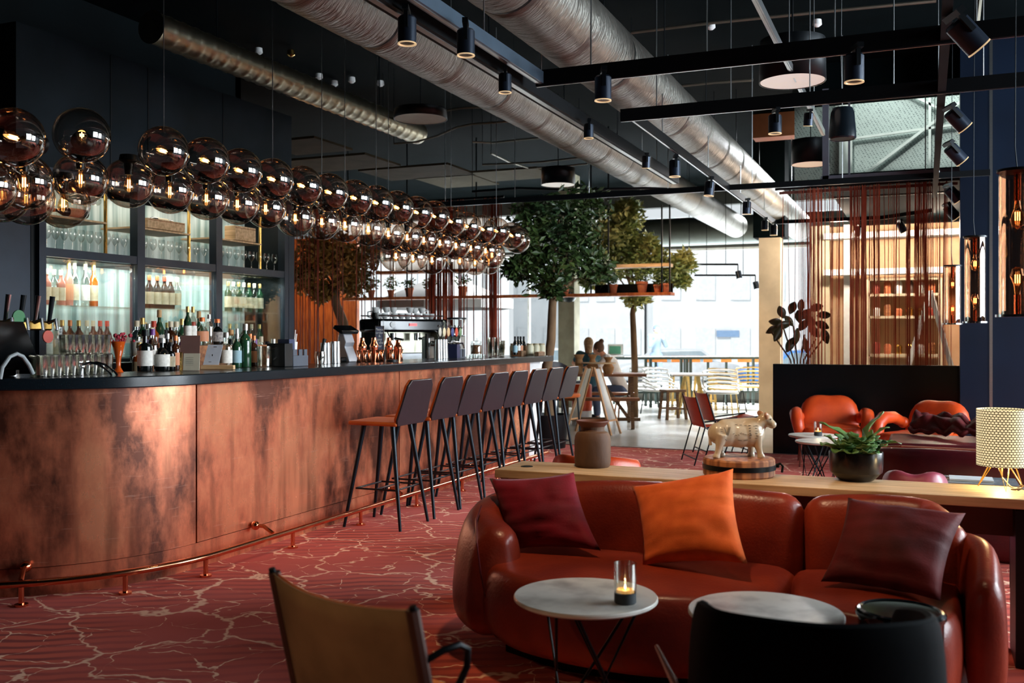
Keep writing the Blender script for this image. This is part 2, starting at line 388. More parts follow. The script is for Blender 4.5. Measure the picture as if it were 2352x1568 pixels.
# far glazed facade
hd = MB(); hd.box((-6.6, 21.1, 3.6), (14.9, .25, .62)); hd.box((-6.6, 21.1, 4.4), (14.9, .25, .4)); hd.box((-6.6, 21.05, .12), (14.9, .2, .24))
struct('wall_facade', hd, mat('facade_header', rgb(60, 62, 58), .8), smooth=False)
wf = MB(); fn = 0
for px in (905, 1215):
    p = aty(px, 800, 21.05); wf.box((p.x, 21.05, 1.75), (.05, .06, 3.1))
wf.box((-6.6, 21.05, 3.26), (14.9, .06, .05))
struct('window_5', wf, mat('pale_frame', rgb(200, 206, 206), .6), smooth=False)
p = aty(1307, 780, 18.5); struct('column', MB().box((p.x, 18.5, 2.3), (.335, .34, 4.6)), GREYP, smooth=False)
p = aty(1771, 780, 16.5); struct('column', MB().box((p.x, 16.5, 1.5), (.34, .34, 3.0)), CREAM, smooth=False)
struct('column', MB().box((p.x, 16.5, 3.8), (.5, .5, 1.6)), CEILM, smooth=False)  # added near-black block so the zone above the column stays dark
q = atd(1855, 285, 14.0); struct('trim_7', MB().box((q.x, q.y, q.z), (1.5, .3, .34)), mat('brown_beam', rgb(150, 82, 48), .7), smooth=False)
# shop zone behind the curtain: warm timber wall with shelves
struct('wall_shop', MB().box((1.0, 17.05, 1.6), (5.2, .1, 3.2)), mat('warm_plaster', rgb(214, 178, 142), .7, col2=rgb(196, 154, 118), nscale=1.5), smooth=False)
struct('wall_shop', MB().box((3.3, 14.5, 1.6), (.1, 5, 3.2)), mat('warm_plaster2', rgb(190, 140, 100), .7), smooth=False)
for px, w, mt in ((1884, .30, CREAM), (1946, .10, WHITE)):
    p = aty(px, 780, 16.8); struct('trim_3', MB().box((p.x, 16.8, 1.6), (w, .15, 3.2)), mt, smooth=False)
tb = MB()
for z in (2.42, 3.0): tb.box((.6, 16.6, z), (4.2, .3, .09))
struct('trim_4', tb, WHITE, smooth=False)
struct('wall_timber', MB().box((-12.3, 17.0, 1.7), (3.6, .1, 3.4)), WOODO, smooth=False)
# dark half wall below the string curtain
lw = MB(); lw.box((-.62, 12.12, .535), (2.12, .16, 1.07))
struct('wall_half', lw, mat('half_wall', rgb(6, 14, 17), .25, nscale=3, spec=.3), smooth=False)
# upper window looking on to a mesh screen
uf = MB(); x0, x1 = -1.08, .36
uf.box((x0, 12.1, 3.75), (.07, .1, 1.1)); uf.box(((x0 + x1) / 2, 12.1, 3.25), (x1 - x0 + .1, .1, .06)); uf.box((-.82, 12.1, 3.75), (.02, .06, 1.1)); uf.box((0, 12.1, 3.75), (.012, .05, 1.1)); uf.box((.13, 12.1, 3.75), (.012, .05, 1.1))
struct('window_6', uf, mat('window_steel', rgb(88, 92, 104), .5), smooth=False)
struct('wall_bulkhead', MB().box((-.45, 12.12, 4.36), (1.7, .12, .48)), CEILM, smooth=False)
# mesh screen outside
def mesh_mat():
    m = bpy.data.materials.new('expanded_metal'); m.use_nodes = True; nt = m.node_tree; L = nt.links.new; b = nt.nodes['Principled BSDF']
    tc = _n(nt, 'ShaderNodeTexCoord'); mp = _n(nt, 'ShaderNodeMapping'); mp.inputs['Rotation'].default_value = (0, R(18), 0); mp.inputs['Scale'].default_value = (1, 1, 1.7); L(tc.outputs['Object'], mp.inputs['Vector'])
    v = _n(nt, 'ShaderNodeTexVoronoi'); v.inputs['Scale'].default_value = 26; v.inputs['Randomness'].default_value = .15; L(mp.outputs[0], v.inputs['Vector'])
    c = _n(nt, 'ShaderNodeValToRGB'); c.color_ramp.elements[0].position = .28; c.color_ramp.elements[1].position = .42
    c.color_ramp.elements[0].color = rgb(70, 84, 84); c.color_ramp.elements[1].color = rgb(142, 156, 150); L(v.outputs['Distance'], c.inputs['Fac']); L(c.outputs[0], b.inputs['Base Color'])
    b.inputs['Roughness'].default_value = .6
    return m
struct('wall_screen', MB().box((.1, 13.5, 4.2), (3.4, .05, 2.0)), mesh_mat(), smooth=False)
xb = MB()
xb.bar((-.7, 13.42, 3.5), (.8, 13.42, 4.6), .035); xb.bar((-.4, 13.42, 4.6), (.7, 13.42, 3.9), .03); xb.bar((-.95, 13.40, 3.3), (-.95, 13.4, 4.9), .16, .05); xb.bar((.05, 13.42, 3.3), (.05, 13.42, 4.9), .03); xb.bar((.5, 13.42, 3.3), (.5, 13.42, 4.9), .03)
xb.bar((-.9, 13.42, 3.95), (1.4, 13.42, 4.1), .03)
struct('trim_5', xb, mat('screen_brace', rgb(176, 186, 180), .6), smooth=False)

# ================================================================ bar
XF, RB, YC = -4.05, 1.12, 4.72        # panel face, corner radius, where the corner starts
def barpath(off, y1=10.15, n=14, xend=-7.0):
    """plan line of the bar front, shifted outwards by off"""
    pts = [Vector((XF + off, y1, 0)), Vector((XF + off, (y1 + YC) / 2, 0))]
    cx = XF - RB
    for i in range(n + 1):
        a = PI / 2 * i / n; pts.append(Vector((cx + (RB + off) * math.cos(a), YC - (RB + off) * math.sin(a), 0)))
    pts.append(Vector((xend, YC - RB - off, 0)))
    return pts
bar = thing('bar_counter', (-4.4, 7.4, 0), 'long curved bar counter clad in aged copper under a black stone top', 'bar counter')
def wb(mb, name, m, parent, **kw):
    o = mb.build(name, m, parent, **kw); o.location = -parent.location; return o
def wallstrip(path, z0, z1, th):
    rg = []
    for i, p in enumerate(path):
        d = (path[min(i + 1, len(path) - 1)] - path[max(i - 1, 0)]).normalized(); nrm = Vector((-d.y, d.x, 0))
        if i > 0 and i < len(path) - 1: pass
        q = p + nrm * -th
        rg.append([Vector((p.x, p.y, z0)), Vector((p.x, p.y, z1)), Vector((q.x, q.y, z1)), Vector((q.x, q.y, z0))])
    return MB().rings(rg)
def inner(path, th):
    out = []
    for i, p in enumerate(path):
        d = (path[min(i + 1, len(path) - 1)] - path[max(i - 1, 0)]).normalized(); out.append(p + Vector((d.y, -d.x, 0)) * th)
    return out
P0 = barpath(0)
# sheets: corner, straight ones with dark joints
corner = P0[2:]
def sheet(pts): wb(wallstrip(pts, .155, 1.12, .03), 'copper_panel', COPPER, bar, fix=True)
sheet(corner)
ys = [YC + .012, 8.05, 8.062, 10.15]
for a, b in ((YC + .014, 7.2), (7.212, 8.95), (8.962, 10.15)):
    wb(MB().box((XF - .015, (a + b) / 2, .64), (.03, b - a, .965)), 'copper_panel', COPPER, bar)
pl = barpath(-.012); wb(wallstrip(pl, 0, .15, .03), 'copper_plinth', COPPER, bar, fix=True)
wb(wallstrip([Vector((q.x, q.y, 0)) for q in barpath(-.05)], .02, 1.11, .05), 'carcass', BLACKP, bar, fix=True)
# end cabinet: white side at the far end
wb(MB().box((-4.28, 10.36, .56), (.4, .36, 1.1)), 'end_cabinet', WHITE, bar)
ec = MB().box((-4.07, 10.33, .95), (.02, .1, .05)); wb(ec, 'vent_plate', BLACKP, bar)
# stone top
ou = barpath(.07, 10.72); inn = [Vector((XF - .62, 10.72, 0)), Vector((XF - .62, (10.72 + YC) / 2, 0))] + [Vector((XF - RB + (RB - .62) * math.cos(PI / 2 * i / 14), YC - (RB - .62) * math.sin(PI / 2 * i / 14), 0)) for i in range(15)] + [Vector((-7, YC - RB + .62, 0))]
rg = [[Vector((a.x, a.y, 1.112)), Vector((a.x, a.y, 1.176)), Vector((b.x, b.y, 1.176)), Vector((b.x, b.y, 1.112))] for a, b in zip(ou, inn)]
wb(MB().rings(rg), 'stone_top', STONE, bar, fix=True, bevel=.006)
# foot rail
rail = thing('foot_rail', (XF + .2, 7.0, 0), 'polished copper foot rail running low round the foot of the bar', 'foot rail')
RP = [Vector((q.x, q.y, .115)) for q in barpath(.19, 10.2, 20)]
wb(MB().tube(RP, .019, 12), 'rail_tube', COPPERB, rail)
post = [(50, 1390), (290, 1365), (480, 1325), (675, 1258), (833, 1206), (962, 1163), (1068, 1128)]
posts = [atz(x, y, 0) for x, y in post] + [Vector((XF + .19, 8.8, 0)), Vector((XF + .19, 9.7, 0))]
for q in posts:
    q2 = min(RP[:], key=lambda r: (r.x - q.x) ** 2 + (r.y - q.y) ** 2)
    if q.y > YC: q = Vector((XF + .19, q.y, 0))
    else:
        a = math.atan2(YC - q.y, q.x - (XF - RB)); q = Vector((XF - RB + (RB + .19) * math.cos(a), YC - (RB + .19) * math.sin(a), 0))
    f = MB().cyl((q.x, q.y, 0), (q.x, q.y, .012), .034, n=16).cyl((q.x, q.y, 0), (q.x, q.y, .1), .014, n=12)
    wb(f, 'rail_post', COPPERB, rail)
for y in (5.25, 6.95, 8.5):
    q = MB().tube([(XF + .002, y, .17), (XF + .1, y, .17), (XF + .17, y, .13)], .013, 8).ball((XF + .034, y, .17), .03, 10, 8)
    wb(q, 'rail_bracket', COPPERB, rail)
a = R(50); cc = Vector((XF - RB, YC, 0)); dr = Vector((math.cos(a), -math.sin(a), 0))
wb(MB().tube([cc + dr * (RB + .002) + Vector((0, 0, .17)), cc + dr * (RB + .12) + Vector((0, 0, .17)), cc + dr * (RB + .18) + Vector((0, 0, .13))], .013, 8).ball(cc + dr * (RB + .034) + Vector((0, 0, .17)), .03, 10, 8), 'rail_bracket', COPPERB, rail)

# ================================================================ back bar cabinet
XB = -6.6
cab = thing('back_bar_cabinet', (XB - .3, 7.5, 0), 'tall grey framed glass wine cabinet behind the bar', 'cabinet')
ymul = [5.84, 6.92, 7.99, 9.12]
body = MB().box((XB - .3, 7.48, .55), (.6, 3.4, 1.1)); wb(body, 'base_cabinet', BLACKP, cab)
wb(MB().box((XB - .56, 7.48, 1.9), (.04, 3.34, 1.6)), 'back_panel', mat('reflection_streak_back', rgb(206, 222, 218), .3, col2=rgb(120, 150, 146), nscale=2.2, stretch=(1, 6, .25), lo=.35, hi=.62), cab)  # pale streaks painted in as window reflections of the glass doors
for i, y in enumerate(ymul):
    w = .15 if i in (1, 2) else .11
    wb(MB().box((XB, y, 1.92), (.09, w * .62, 1.66)), 'post', FRAMEG, cab)
for yy in (5.79, 9.16): wb(MB().box((XB - .3, yy, 1.9), (.6, .05, 1.66)), 'side_panel', BLACKP, cab)
for y0, y1 in zip(ymul, ymul[1:]):
    for z in (1.13, 2.085, 2.74):
        wb(MB().box((XB, (y0 + y1) / 2, z), (.08, y1 - y0, .07)), 'crossbar', FRAMEG, cab)
    wb(MB().box((XB - .28, (y0 + y1) / 2, 2.05), (.5, y1 - y0 - .05, .02)), 'shelf', BLACKP, cab)
    wb(MB().box((XB - .28, (y0 + y1) / 2, 1.655), (.44, y1 - y0 - .05, .015)), 'shelf', CLEARG, cab)
    wb(MB().box((XB - .28, (y0 + y1) / 2, 1.19), (.5, y1 - y0 - .05, .02)), 'shelf', BLACKP, cab)
    wb(MB().box((XB - .28, (y0 + y1) / 2 - .12, 2.40), (.40, y1 - y0 - .32, .016)), 'shelf', WOODL, cab)
    wb(MB().cyl((XB - .1, y1 - .28, 2.08), (XB - .1, y1 - .28, 2.72), .016, n=10), 'shelf_rod', BRASS, cab)
    wb(MB().box((XB + .012, (y0 + y1) / 2, 1.6), (.006, y1 - y0 - .1, .88)), 'door_pane', CLEARG, cab)
struct('wall_soffit', MB().box((XB - .35, 7.45, 3.32), (.7, 3.65, 1.12)), SOFFIT, smooth=False)
jo = MB()
for y in (6.6, 7.05, 8.1): jo.box((XB + .003, y, 3.32), (.006, .012, 1.1))
struct('trim_6', jo, BLACKP, smooth=False)
struct('wall_pier', MB().box((XB - .3, 5.6, 2.0), (.62, .3, 1.6)), FRAMEG, smooth=False)
struct('wall_pier', MB().box((XB - .35, 9.24, 1.95), (.75, .1, 1.72)), FRAMEG, smooth=False)
# ================================================================ ceiling services
def duct_mat():
    m = bpy.data.materials.new('crinkled_foil_duct'); m.use_nodes = True; nt = m.node_tree; L = nt.links.new; b = nt.nodes['Principled BSDF']
    b.inputs['Metallic'].default_value = .85; b.inputs['Base Color'].default_value = rgb(150, 146, 138); b.inputs['Roughness'].default_value = .42
    tc = _n(nt, 'ShaderNodeTexCoord'); mp = _n(nt, 'ShaderNodeMapping'); mp.inputs['Scale'].default_value = (1, 5, 1); L(tc.outputs['Object'], mp.inputs['Vector'])
    n = _n(nt, 'ShaderNodeTexNoise'); n.inputs['Scale'].default_value = 9; n.inputs['Detail'].default_value = 4; n.inputs['Distortion'].default_value = .6; L(mp.outputs[0], n.inputs['Vector'])
    bp = _n(nt, 'ShaderNodeBump'); bp.inputs['Strength'].default_value = 1.0; bp.inputs['Distance'].default_value = .02; L(n.outputs['Fac'], bp.inputs['Height']); L(bp.outputs[0], b.inputs['Normal'])
    n2 = _n(nt, 'ShaderNodeTexNoise'); n2.inputs['Scale'].default_value = 3; L(tc.outputs['Object'], n2.inputs['Vector'])
    c = _n(nt, 'ShaderNodeValToRGB'); c.color_ramp.elements[0].color = rgb(140, 138, 130); c.color_ramp.elements[1].color = rgb(92, 90, 86); L(n2.outputs['Fac'], c.inputs['Fac']); L(c.outputs[0], b.inputs['Base Color'])
    return m
DUCT = duct_mat()
def duct(x, z, r, y0, y1, label, step=.95):
    t = thing('ventilation_duct', (x, (y0 + y1) / 2, z), label, 'duct')
    pr = []; y = y0; rnd = random.Random(int(x * 100))
    rg = []
    N = 40
    while y < y1:
        s = (y - y0) / step; fr = s - math.floor(s)
        rr = r * (1 - .06 * math.exp(-((fr - .5) / .035) ** 2)) * (1 + rnd.uniform(-.004, .004))
        rg.append([Vector((x + rr * math.cos(2 * PI * i / N), y, z + rr * math.sin(2 * PI * i / N))) for i in range(N)]); y += .03
    wb(MB().rings(rg), 'duct_tube', DUCT, t, ang=60)
    y = y0 + step * .5
    while y < y1:
        wb(MB().cyl((x, y, z + r), (x, y, 4.6), .006, n=6).cyl((x, y - .012, z), (x, y + .012, z), r * .955, n=40), 'hanger', BLACKMETAL, t); y += step * 2
    return t
duct(-3.44, 3.57, .225, 1.5, 19.6, 'left of the two big crinkled foil ceiling ducts, nearer the bar')
duct(-2.26, 3.53, .26, 1.0, 19.9, 'thicker foil ceiling duct running above the lounge side of the track lights')
# small spiral duct
sd = thing('spiral_duct', (-5.77, 8.8, 3.9), 'thin ribbed spiral duct under the dark ceiling above the bar', 'duct')
rg = []; y = 6.2
while y < 10.75:
    f = ((y - 6.2) / .16) % 1; rr = .13 * (1.05 if f < .16 else 1); rg.append([Vector((-5.77 + rr * math.cos(2 * PI * i / 24), y, 3.9 + rr * math.sin(2 * PI * i / 24))) for i in range(24)]); y += .0267
wb(MB().rings(rg), 'duct_tube', mat('spiral_steel', rgb(170, 162, 140), .35, 1.0), sd)
for y in (7, 9.8): wb(MB().cyl((-5.77, y, 4.03), (-5.77, y, 4.6), .006, n=6), 'hanger', BLACKMETAL, sd)
# transverse grey duct at the far end
td = thing('ventilation_duct', (-3.5, 20.4, 3.55), 'dark grey smooth duct crossing above the far glazed front', 'duct')
wb(MB().cyl((-9, 20.5, 3.6), (-.2, 20.5, 3.6), .30, n=32), 'duct_tube', mat('grey_duct', rgb(70, 76, 72), .5, .5), td)
for x in (-6.5, -3.5, -1): wb(MB().cyl((x, 20.5, 3.9), (x, 20.5, 4.6), .01, n=6), 'hanger', BLACKMETAL, td)
# tracks
TZ = 3.05
def track(p0, p1, label, w=.036, h=.075, wires=2, m=None, wz=4.6, line=True):
    p0, p1 = Vector(p0), Vector(p1); c = (p0 + p1) / 2
    t = thing('light_track', c, label, 'light track')
    wb(MB().bar(p0, p1, w, h), 'rail', m or TRACKM, t, smooth=False)
    if line: wb(MB().bar(p0 - Vector((0, 0, h / 2 + .002)), p1 - Vector((0, 0, h / 2 + .002)), w * .4, .004), 'contact_strip', STEEL, t, smooth=False)
    for i in range(wires):
        q = p0.lerp(p1, (i + .5) / wires)
        if abs(q.x + 2.26) < .3: wz2 = 3.3 if abs(q.x + 2.26) < .15 else 3.42
        elif abs(q.x + 3.44) < .26: wz2 = 3.38
        else: wz2 = wz
        wb(MB().cyl(q, (q.x, q.y, wz2), .0045, n=6), 'suspension_wire', STEEL, t)
    return t
track((-2.27, 2.4, TZ), (-2.27, 5.86, TZ), 'near grey blue track between the two foil ducts', wires=2, m=mat('track_grey', rgb(78, 96, 112), .35, .4), w=.05)
track((-2.43, 2.4, TZ), (-2.43, 10.2, TZ), 'long black track beside the left foil duct', wires=3, w=.09, h=.09)
track((-2.02, 7.1, TZ), (-2.02, 14.6, TZ), 'long black track running down to the far curtain', wires=4)
track((-2.3, 5.88, TZ), (.62, 5.88, TZ), 'nearest black track crossing the lounge ceiling', wires=4, h=.1)
track((-2.1, 7.1, TZ), (.62, 7.1, TZ), 'second black track crossing the lounge ceiling, before the mesh window', wires=5, h=.09)
track((-6.0, 11.0, TZ), (.6, 11.0, TZ), 'farthest straight black track above the string curtain rail', wires=7, h=.06)
track((-.88, 4.6, 3.3), (-.88, 9.6, 3.3), 'slim silver track rising steeply over the drum pendant', wires=3, m=STEEL, w=.03, h=.05)
track((.10, 3.9, TZ), (.10, 14.0, TZ), 'black track of tilted spotlights beside the navy column', wires=3, w=.05, line=False)
track((-2.02, 14.6, TZ), (-.55, 14.6, TZ), 'straight part of the low far track in front of the shop', wires=3, h=.05)
track((-.55, 14.6, TZ), (.10, 14.0, TZ), 'short angled end of the low far track near the column', wires=1, h=.05)
# spotlights
def spot_proto(label):
    t = thing('track_spotlight', (0, 0, 0), label, 'spotlight')
    b = MB().cyl((0, 0, -.165), (0, 0, -.045), .046, n=24).cyl((0, 0, -.045), (0, 0, -.035), .046, .038, n=24)
    b.build('housing', SPOTM, t)
    MB().box((0, -.055, -.055), (.02, .016, .09)).box((0, -.03, -.012), (.03, .12, .024)).build('bracket', BLACKMETAL, t)
    MB().lathe([(.046, -.166), (.047, -.171), (.040, -.171), (.034, -.160), (.0001, -.153)], n=24, cap=False).build('reflector_ring', mat('spot_reflector', rgb(220, 190, 140), .3, .3, emit=(1, .7, .4, 1), estr=.5), t)
    return t
sp0 = None
spots = [ # px, py of the top, height z of mount, label, tilt(x,y), scale, light?
    (1070, 52, TZ - .04, 'grey cylinder spotlight hanging from the near grey blue track', (0, 0), 1, 1),
    (935, 22, TZ - .04, 'dark spotlight beside the left duct, nearest to the camera on the long track', (0, 0), 1, 0),
    (1160, 158, TZ - .04, 'black spotlight before the left foil duct where the blue track ends', (0, 0), .85, 1),
    (1352, 276, TZ - .04, 'small black spotlight in front of the middle of the left foil duct', (0, 0), .8, 0),
    (1485, 350, TZ - .04, 'small black spotlight at the far end of the long left track', (.2, 0), .8, 0),
    (1385, 160, TZ - .05, 'blue grey spotlight on the nearest crossing track, in front of the thick duct', (0, 0), 1.1, 1),
    (1962, 108, TZ - .05, 'black square looking spotlight beside the drum pendant on the nearest crossing track', (0, 0), 1.15, 1),
    (1780, 252, TZ - .05, 'pale blue grey spotlight under the second crossing track', (0, 0), 1.0, 1),
    (1858, 250, TZ - .05, 'dark spotlight next to the black bell shaped speaker', (.2, 0), .7, 0),
    (1550, 358, TZ - .04, 'first hanging spotlight along the track past the second crossing', (0, 0), 1.1, 1),
    (1632, 408, TZ - .04, 'second hanging spotlight along the track past the second crossing', (0, .1), 1.1, 0),
    (1716, 455, TZ - .04, 'third hanging spotlight along the track past the second crossing', (.1, 0), 1.1, 0),
    (1757, 500, TZ - .04, 'fourth hanging spotlight, close to the end of the left duct', (0, 0), 1, 0),
    (1777, 510, TZ - .04, 'last black spotlight at the corner of the low far track', (0, 0), 1.1, 0),
    (1972, 515, TZ - .02, 'small spotlight on the straight part of the low far track', (.3, 0), 1, 0),
    (2062, 505, TZ - .02, 'tilted spotlight on the angled end of the low far track', (0, -.5), 1.15, 0),
    (2178, 34, TZ - .04, 'large tilted spotlight at the top by the navy column', (0, -.75), 1.35, 0),
    (2172, 245, TZ - .04, 'tilted spotlight in front of the mesh window, upper of two', (0, -.75), 1.2, 1),
    (2171, 328, TZ - .04, 'tilted spotlight in front of the mesh window, lower of two', (0, -.75), 1.25, 0),
    (2170, 425, TZ - .04, 'tilted spotlight level with the copper curtain top', (0, -.75), 1.3, 0),
    (2168, 468, TZ - .04, 'lowest of the tilted spotlights by the navy column', (0, -.75), 1.35, 0),
]
for px, py, z, lab, tilt, s, on in spots:
    p = atz(px, py, z)
    if sp0 is None: sp0 = spot_proto(lab); t = sp0; t.location = p
    else: t = dup(sp0, p, 0, lab)
    t.rotation_euler = (tilt[0], tilt[1], TH); t.scale = (s, s, s); t['group'] = 'track spotlights'
# drum pendants
def drum(px, py, D, H, d, label, col=BLACKMETAL, inner=None):
    c = atd(px, py, d); t = thing('drum_pendant', c, label, 'pendant lamp')
    MB().lathe([(D / 2, 0), (D / 2 * .98, H), (D / 2 * .25, H + .03), (.001, H + .03)], n=48, cap=False).build('drum_shade', col, t, solid=.006)
    MB().lathe([(D / 2 * .97, .004), (.001, .012)], n=48, cap=False).build('diffuser', inner, t)
    MB().cyl((0, 0, H + .02), (0, 0, 4.6 - c.z), .006, n=8).build('cord', BLACKMETAL, t)
DIFF = mat('drum_diffuser', rgb(222, 214, 200), .5, emit=(1, .94, .86, 1), estr=.42)
drum(1820, 188, .47, .30, 7.2, 'large black drum pendant with pale open underside over the lounge', inner=DIFF)
drum(1862, 378, .46, .3, 12.2, 'farther drum pendant with glowing warm underside before the curtain', inner=mat('drum_glow', rgb(255, 214, 176), .5, emit=(1, .7, .5, 1), estr=.5))
drum(966, 274, .56, .1, 10.4, 'flat dark ceiling dish lamp by the spiral duct end', inner=mat('dish_under', rgb(150, 142, 120), .6))
drum(1282, 425, .45, .22, 13.0, 'black drum pendant over the top of the big indoor tree', inner=DIFF)
# speaker
c = atd(1935, 320, 7.4); t = thing('speaker', c, 'black bell shaped speaker hanging on a thin cable before the mesh window', 'speaker')
MB().lathe([(.001, .012), (.085, .012), (.092, -.0), (.1, .01), (.098, .06), (.085, .2), (.07, .235), (.03, .24), (.001, .24)], n=28, cap=False).build('housing', mat('speaker_shell', rgb(24, 34, 42), .25, .2), t)
MB().lathe([(.001, 0.004), (.09, .004)], n=28, cap=False).build('grille', BLACKP, t)
MB().tube([(0, 0, .23), (-.01, 0, .6), (0, 0, 4.6 - c.z)], .003, 6).build('cable', STEEL, t)
# conduits, small ceiling fittings, panels
def conduit(pts, r, label, m=STEEL, d=None):
    P = [atz(x, y, z) if len(q) == 3 else None for q in pts for x, y, z in [q]]
    t = thing('conduit', P[0], label, 'conduit'); MB().tube([p - P[0] for p in P], r, 8).build('pipe', m, t)
    for q in (P[0], P[-1]): MB().cyl(q - P[0], Vector((q.x, q.y, 4.6)) - P[0], .004, n=6).build('hanger', BLACKMETAL, t)
CONM = mat('conduit_metal', rgb(120, 116, 104), .4, .8)
conduit([(905, 330, 3.7), (955, 326, 3.7), (1005, 312, 3.7), (1050, 292, 3.7), (1085, 285, 3.7), (1180, 278, 3.7)], .012, 'wavy pale conduit below the end of the spiral duct', CONM)
conduit([(880, 300, 3.9), (925, 264, 3.9), (1000, 258, 3.9), (1060, 248, 3.9), (1110, 246, 3.9), (1150, 262, 3.9)], .012, 'curved pale conduit behind the flat dish lamp', CONM)
conduit([(1085, 326, 4.1), (1130, 328, 4.1), (1200, 320, 4.1), (1290, 312, 4.1)], .014, 'short straight conduit left of the foil duct middle', CONM)
conduit([(1128, 352, 3.9), (1170, 372, 3.9), (1215, 386, 3.9), (1290, 382, 3.9), (1350, 376, 3.9)], .013, 'looping thin conduit above the indoor tree', CONM)
conduit([(1108, 378, 3.8), (1160, 376, 3.8), (1240, 372, 3.8), (1330, 362, 3.8)], .014, 'long thin conduit crossing above the indoor tree', CONM)
conduit([(1450, 75, 4.45), (1640, 52, 4.45), (1900, 26, 4.45), (2150, 2, 4.45)], .016, 'pale pipe crossing high behind the steep silver track', CONM)
conduit([(1560, 198, 4.3), (1640, 190, 4.3), (1730, 184, 4.3)], .016, 'short pipe end behind the thin drop wires', CONM)
conduit([(2250, -5, 3.9), (2243, 60, 3.7), (2240, 100, 3.6)], .02, 'grey pipe stub hanging beside the navy column top', CONM)
conduit([(1085, 440, 3.3), (1190, 432, 3.3), (1330, 436, 3.3), (1480, 432, 3.3), (1640, 438, 3.3)], .018, 'long dark pipe above the crown of the indoor tree', BLACKMETAL)
PANM = mat('acoustic_panel', rgb(52, 42, 28), .9, col2=rgb(38, 32, 20), nscale=3, spec=.1)
for i, (px, py, w, l, lab) in enumerate([(700, 335, .9, .9, 'olive square ceiling panel next to the back bar soffit'), (770, 375, 1.6, 1.0, 'brown ceiling panel, middle one of the row above the globes'),
                                       (960, 395, 1.5, 1.0, 'brown ceiling panel beyond the middle one, above the far globes'), (1050, 415, 1.0, 1.1, 'grey ceiling panel near the crown of the big tree'), (1180, 400, 1.1, .9, 'small grey ceiling panel left of the black drum')]):
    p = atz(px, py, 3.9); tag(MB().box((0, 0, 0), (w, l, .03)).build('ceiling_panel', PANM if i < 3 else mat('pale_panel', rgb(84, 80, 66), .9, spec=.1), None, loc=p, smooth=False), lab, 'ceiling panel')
rnd = random.Random(3)
for i, (px, py) in enumerate([(594, 121), (733, 179), (768, 195), (668, 126), (808, 187), (874, 195), (1633, 64), (2040, 105), (1877, 57)]):
    p = atz(px, py, 4.52); tag(MB().lathe([(.04, .05), (.045, 0), (.02, -.02), (.001, -.022)], n=16).build('ceiling_sensor', WHITE if i != 3 else BRASS, None, loc=p), 'tiny round ceiling sensor, %s counting from the bar side outwards' % ORD[i], 'sensor', 'ceiling sensors')
# ================================================================ globe pendants
SOCK = mat('socket_black', rgb(20, 24, 26), .3, .7)
def globe_proto(name, axis, label):
    """axis: the way the bulb points"""
    t = thing(name, (0, 0, 0), label, 'pendant lamp'); a = Vector(axis).normalized(); r = .145
    X, Y, D = frame_from(a); M = Matrix((X, Y, D)).transposed()
    MB().ball((0, 0, 0), r, 32, 20, M=M).build('glass_globe', SMOKED, t, ang=180)
    MB().lathe([(.001, -r - .02), (.05, -r - .02), (.056, -r + .012), (.03, -r + .03), (.022, -.05), (.001, -.05)], n=24, M=M, cap=False).build('lamp_holder', SOCK, t)
    MB().lathe([(.012, -.05), (.014, -.03), (.026, .0), (.03, .022), (.022, .045), (.001, .054)], n=16, M=M, cap=False).build('bulb', BULBG, t)
    f = MB()
    for k in range(4):
        q = X * .008 * math.cos(k * PI / 2) + Y * .008 * math.sin(k * PI / 2); f.cyl(q - D * .02, q + D * .028, .0028, n=6)
    f.build('filament', FILAM, t)
    return t
PU = globe_proto('globe_pendant', (0, -1, .05), ''); PLo = globe_proto('globe_pendant', (0, 0, -1), '')
rod_u = []
upper = [(32, 316), (188, 311), (376, 347), (473, 369), (551, 392), (626, 412), (694, 427), (756, 442), (814, 455), (864, 466), (912, 477), (957, 488), (997, 497), (1036, 509), (1072, 520), (1109, 527), (1140, 531), (1175, 541), (1188, 552)]
lower = [(-30, 425), (55, 417), (185, 410), (296, 421), (390, 437), (474, 454), (545, 467), (610, 477), (678, 499), (739, 508), (792, 515), (846, 525), (892, 536), (935, 544), (973, 550), (1010, 557), (1047, 563), (1081, 569), (1115, 575), (1130, 585)]
third = [(2, 447), (60, 455), (145, 465), (909, 587), (948, 591), (992, 596), (1056, 597), (1091, 601), (1122, 600)]
def cordfor(t, n):
    MB().cyl((0, 0, .14), (0, 0, 4.6 - t.location.z), .003, n=5).build('cord', STEEL, t)
for nm, lst, X, proto in (('upper', upper, -4.1, PU), ('middle', lower, -4.3, PLo), ('lowest', third, -4.46, PLo)):
    for i, (px, py) in enumerate(lst):
        p = atx(px, py, X)
        if nm == 'upper' and i == 1: t = globe_proto('globe_pendant', (.72, -.69, .05), ''); t.location = p
        elif (nm == 'upper' and i == 0): t = proto; t.location = p
        elif (nm == 'middle' and i == 0): t = proto; t.location = p
        else: t = dup(proto, p)
        t['label'] = ('smoked glass globe with outward facing bulb near the end of the upper row' if (nm, i) == ('upper', 1) else
                      'smoked glass globe pendant, %s from the near end of the %s row' % (ORD[i], nm))
        t['group'] = '%s row of globe pendants' % nm
        if (nm == 'upper' and i in (2, 5, 9, 13, 16)) or (nm == 'middle' and i in (9, 10, 12)): cordfor(t, i)
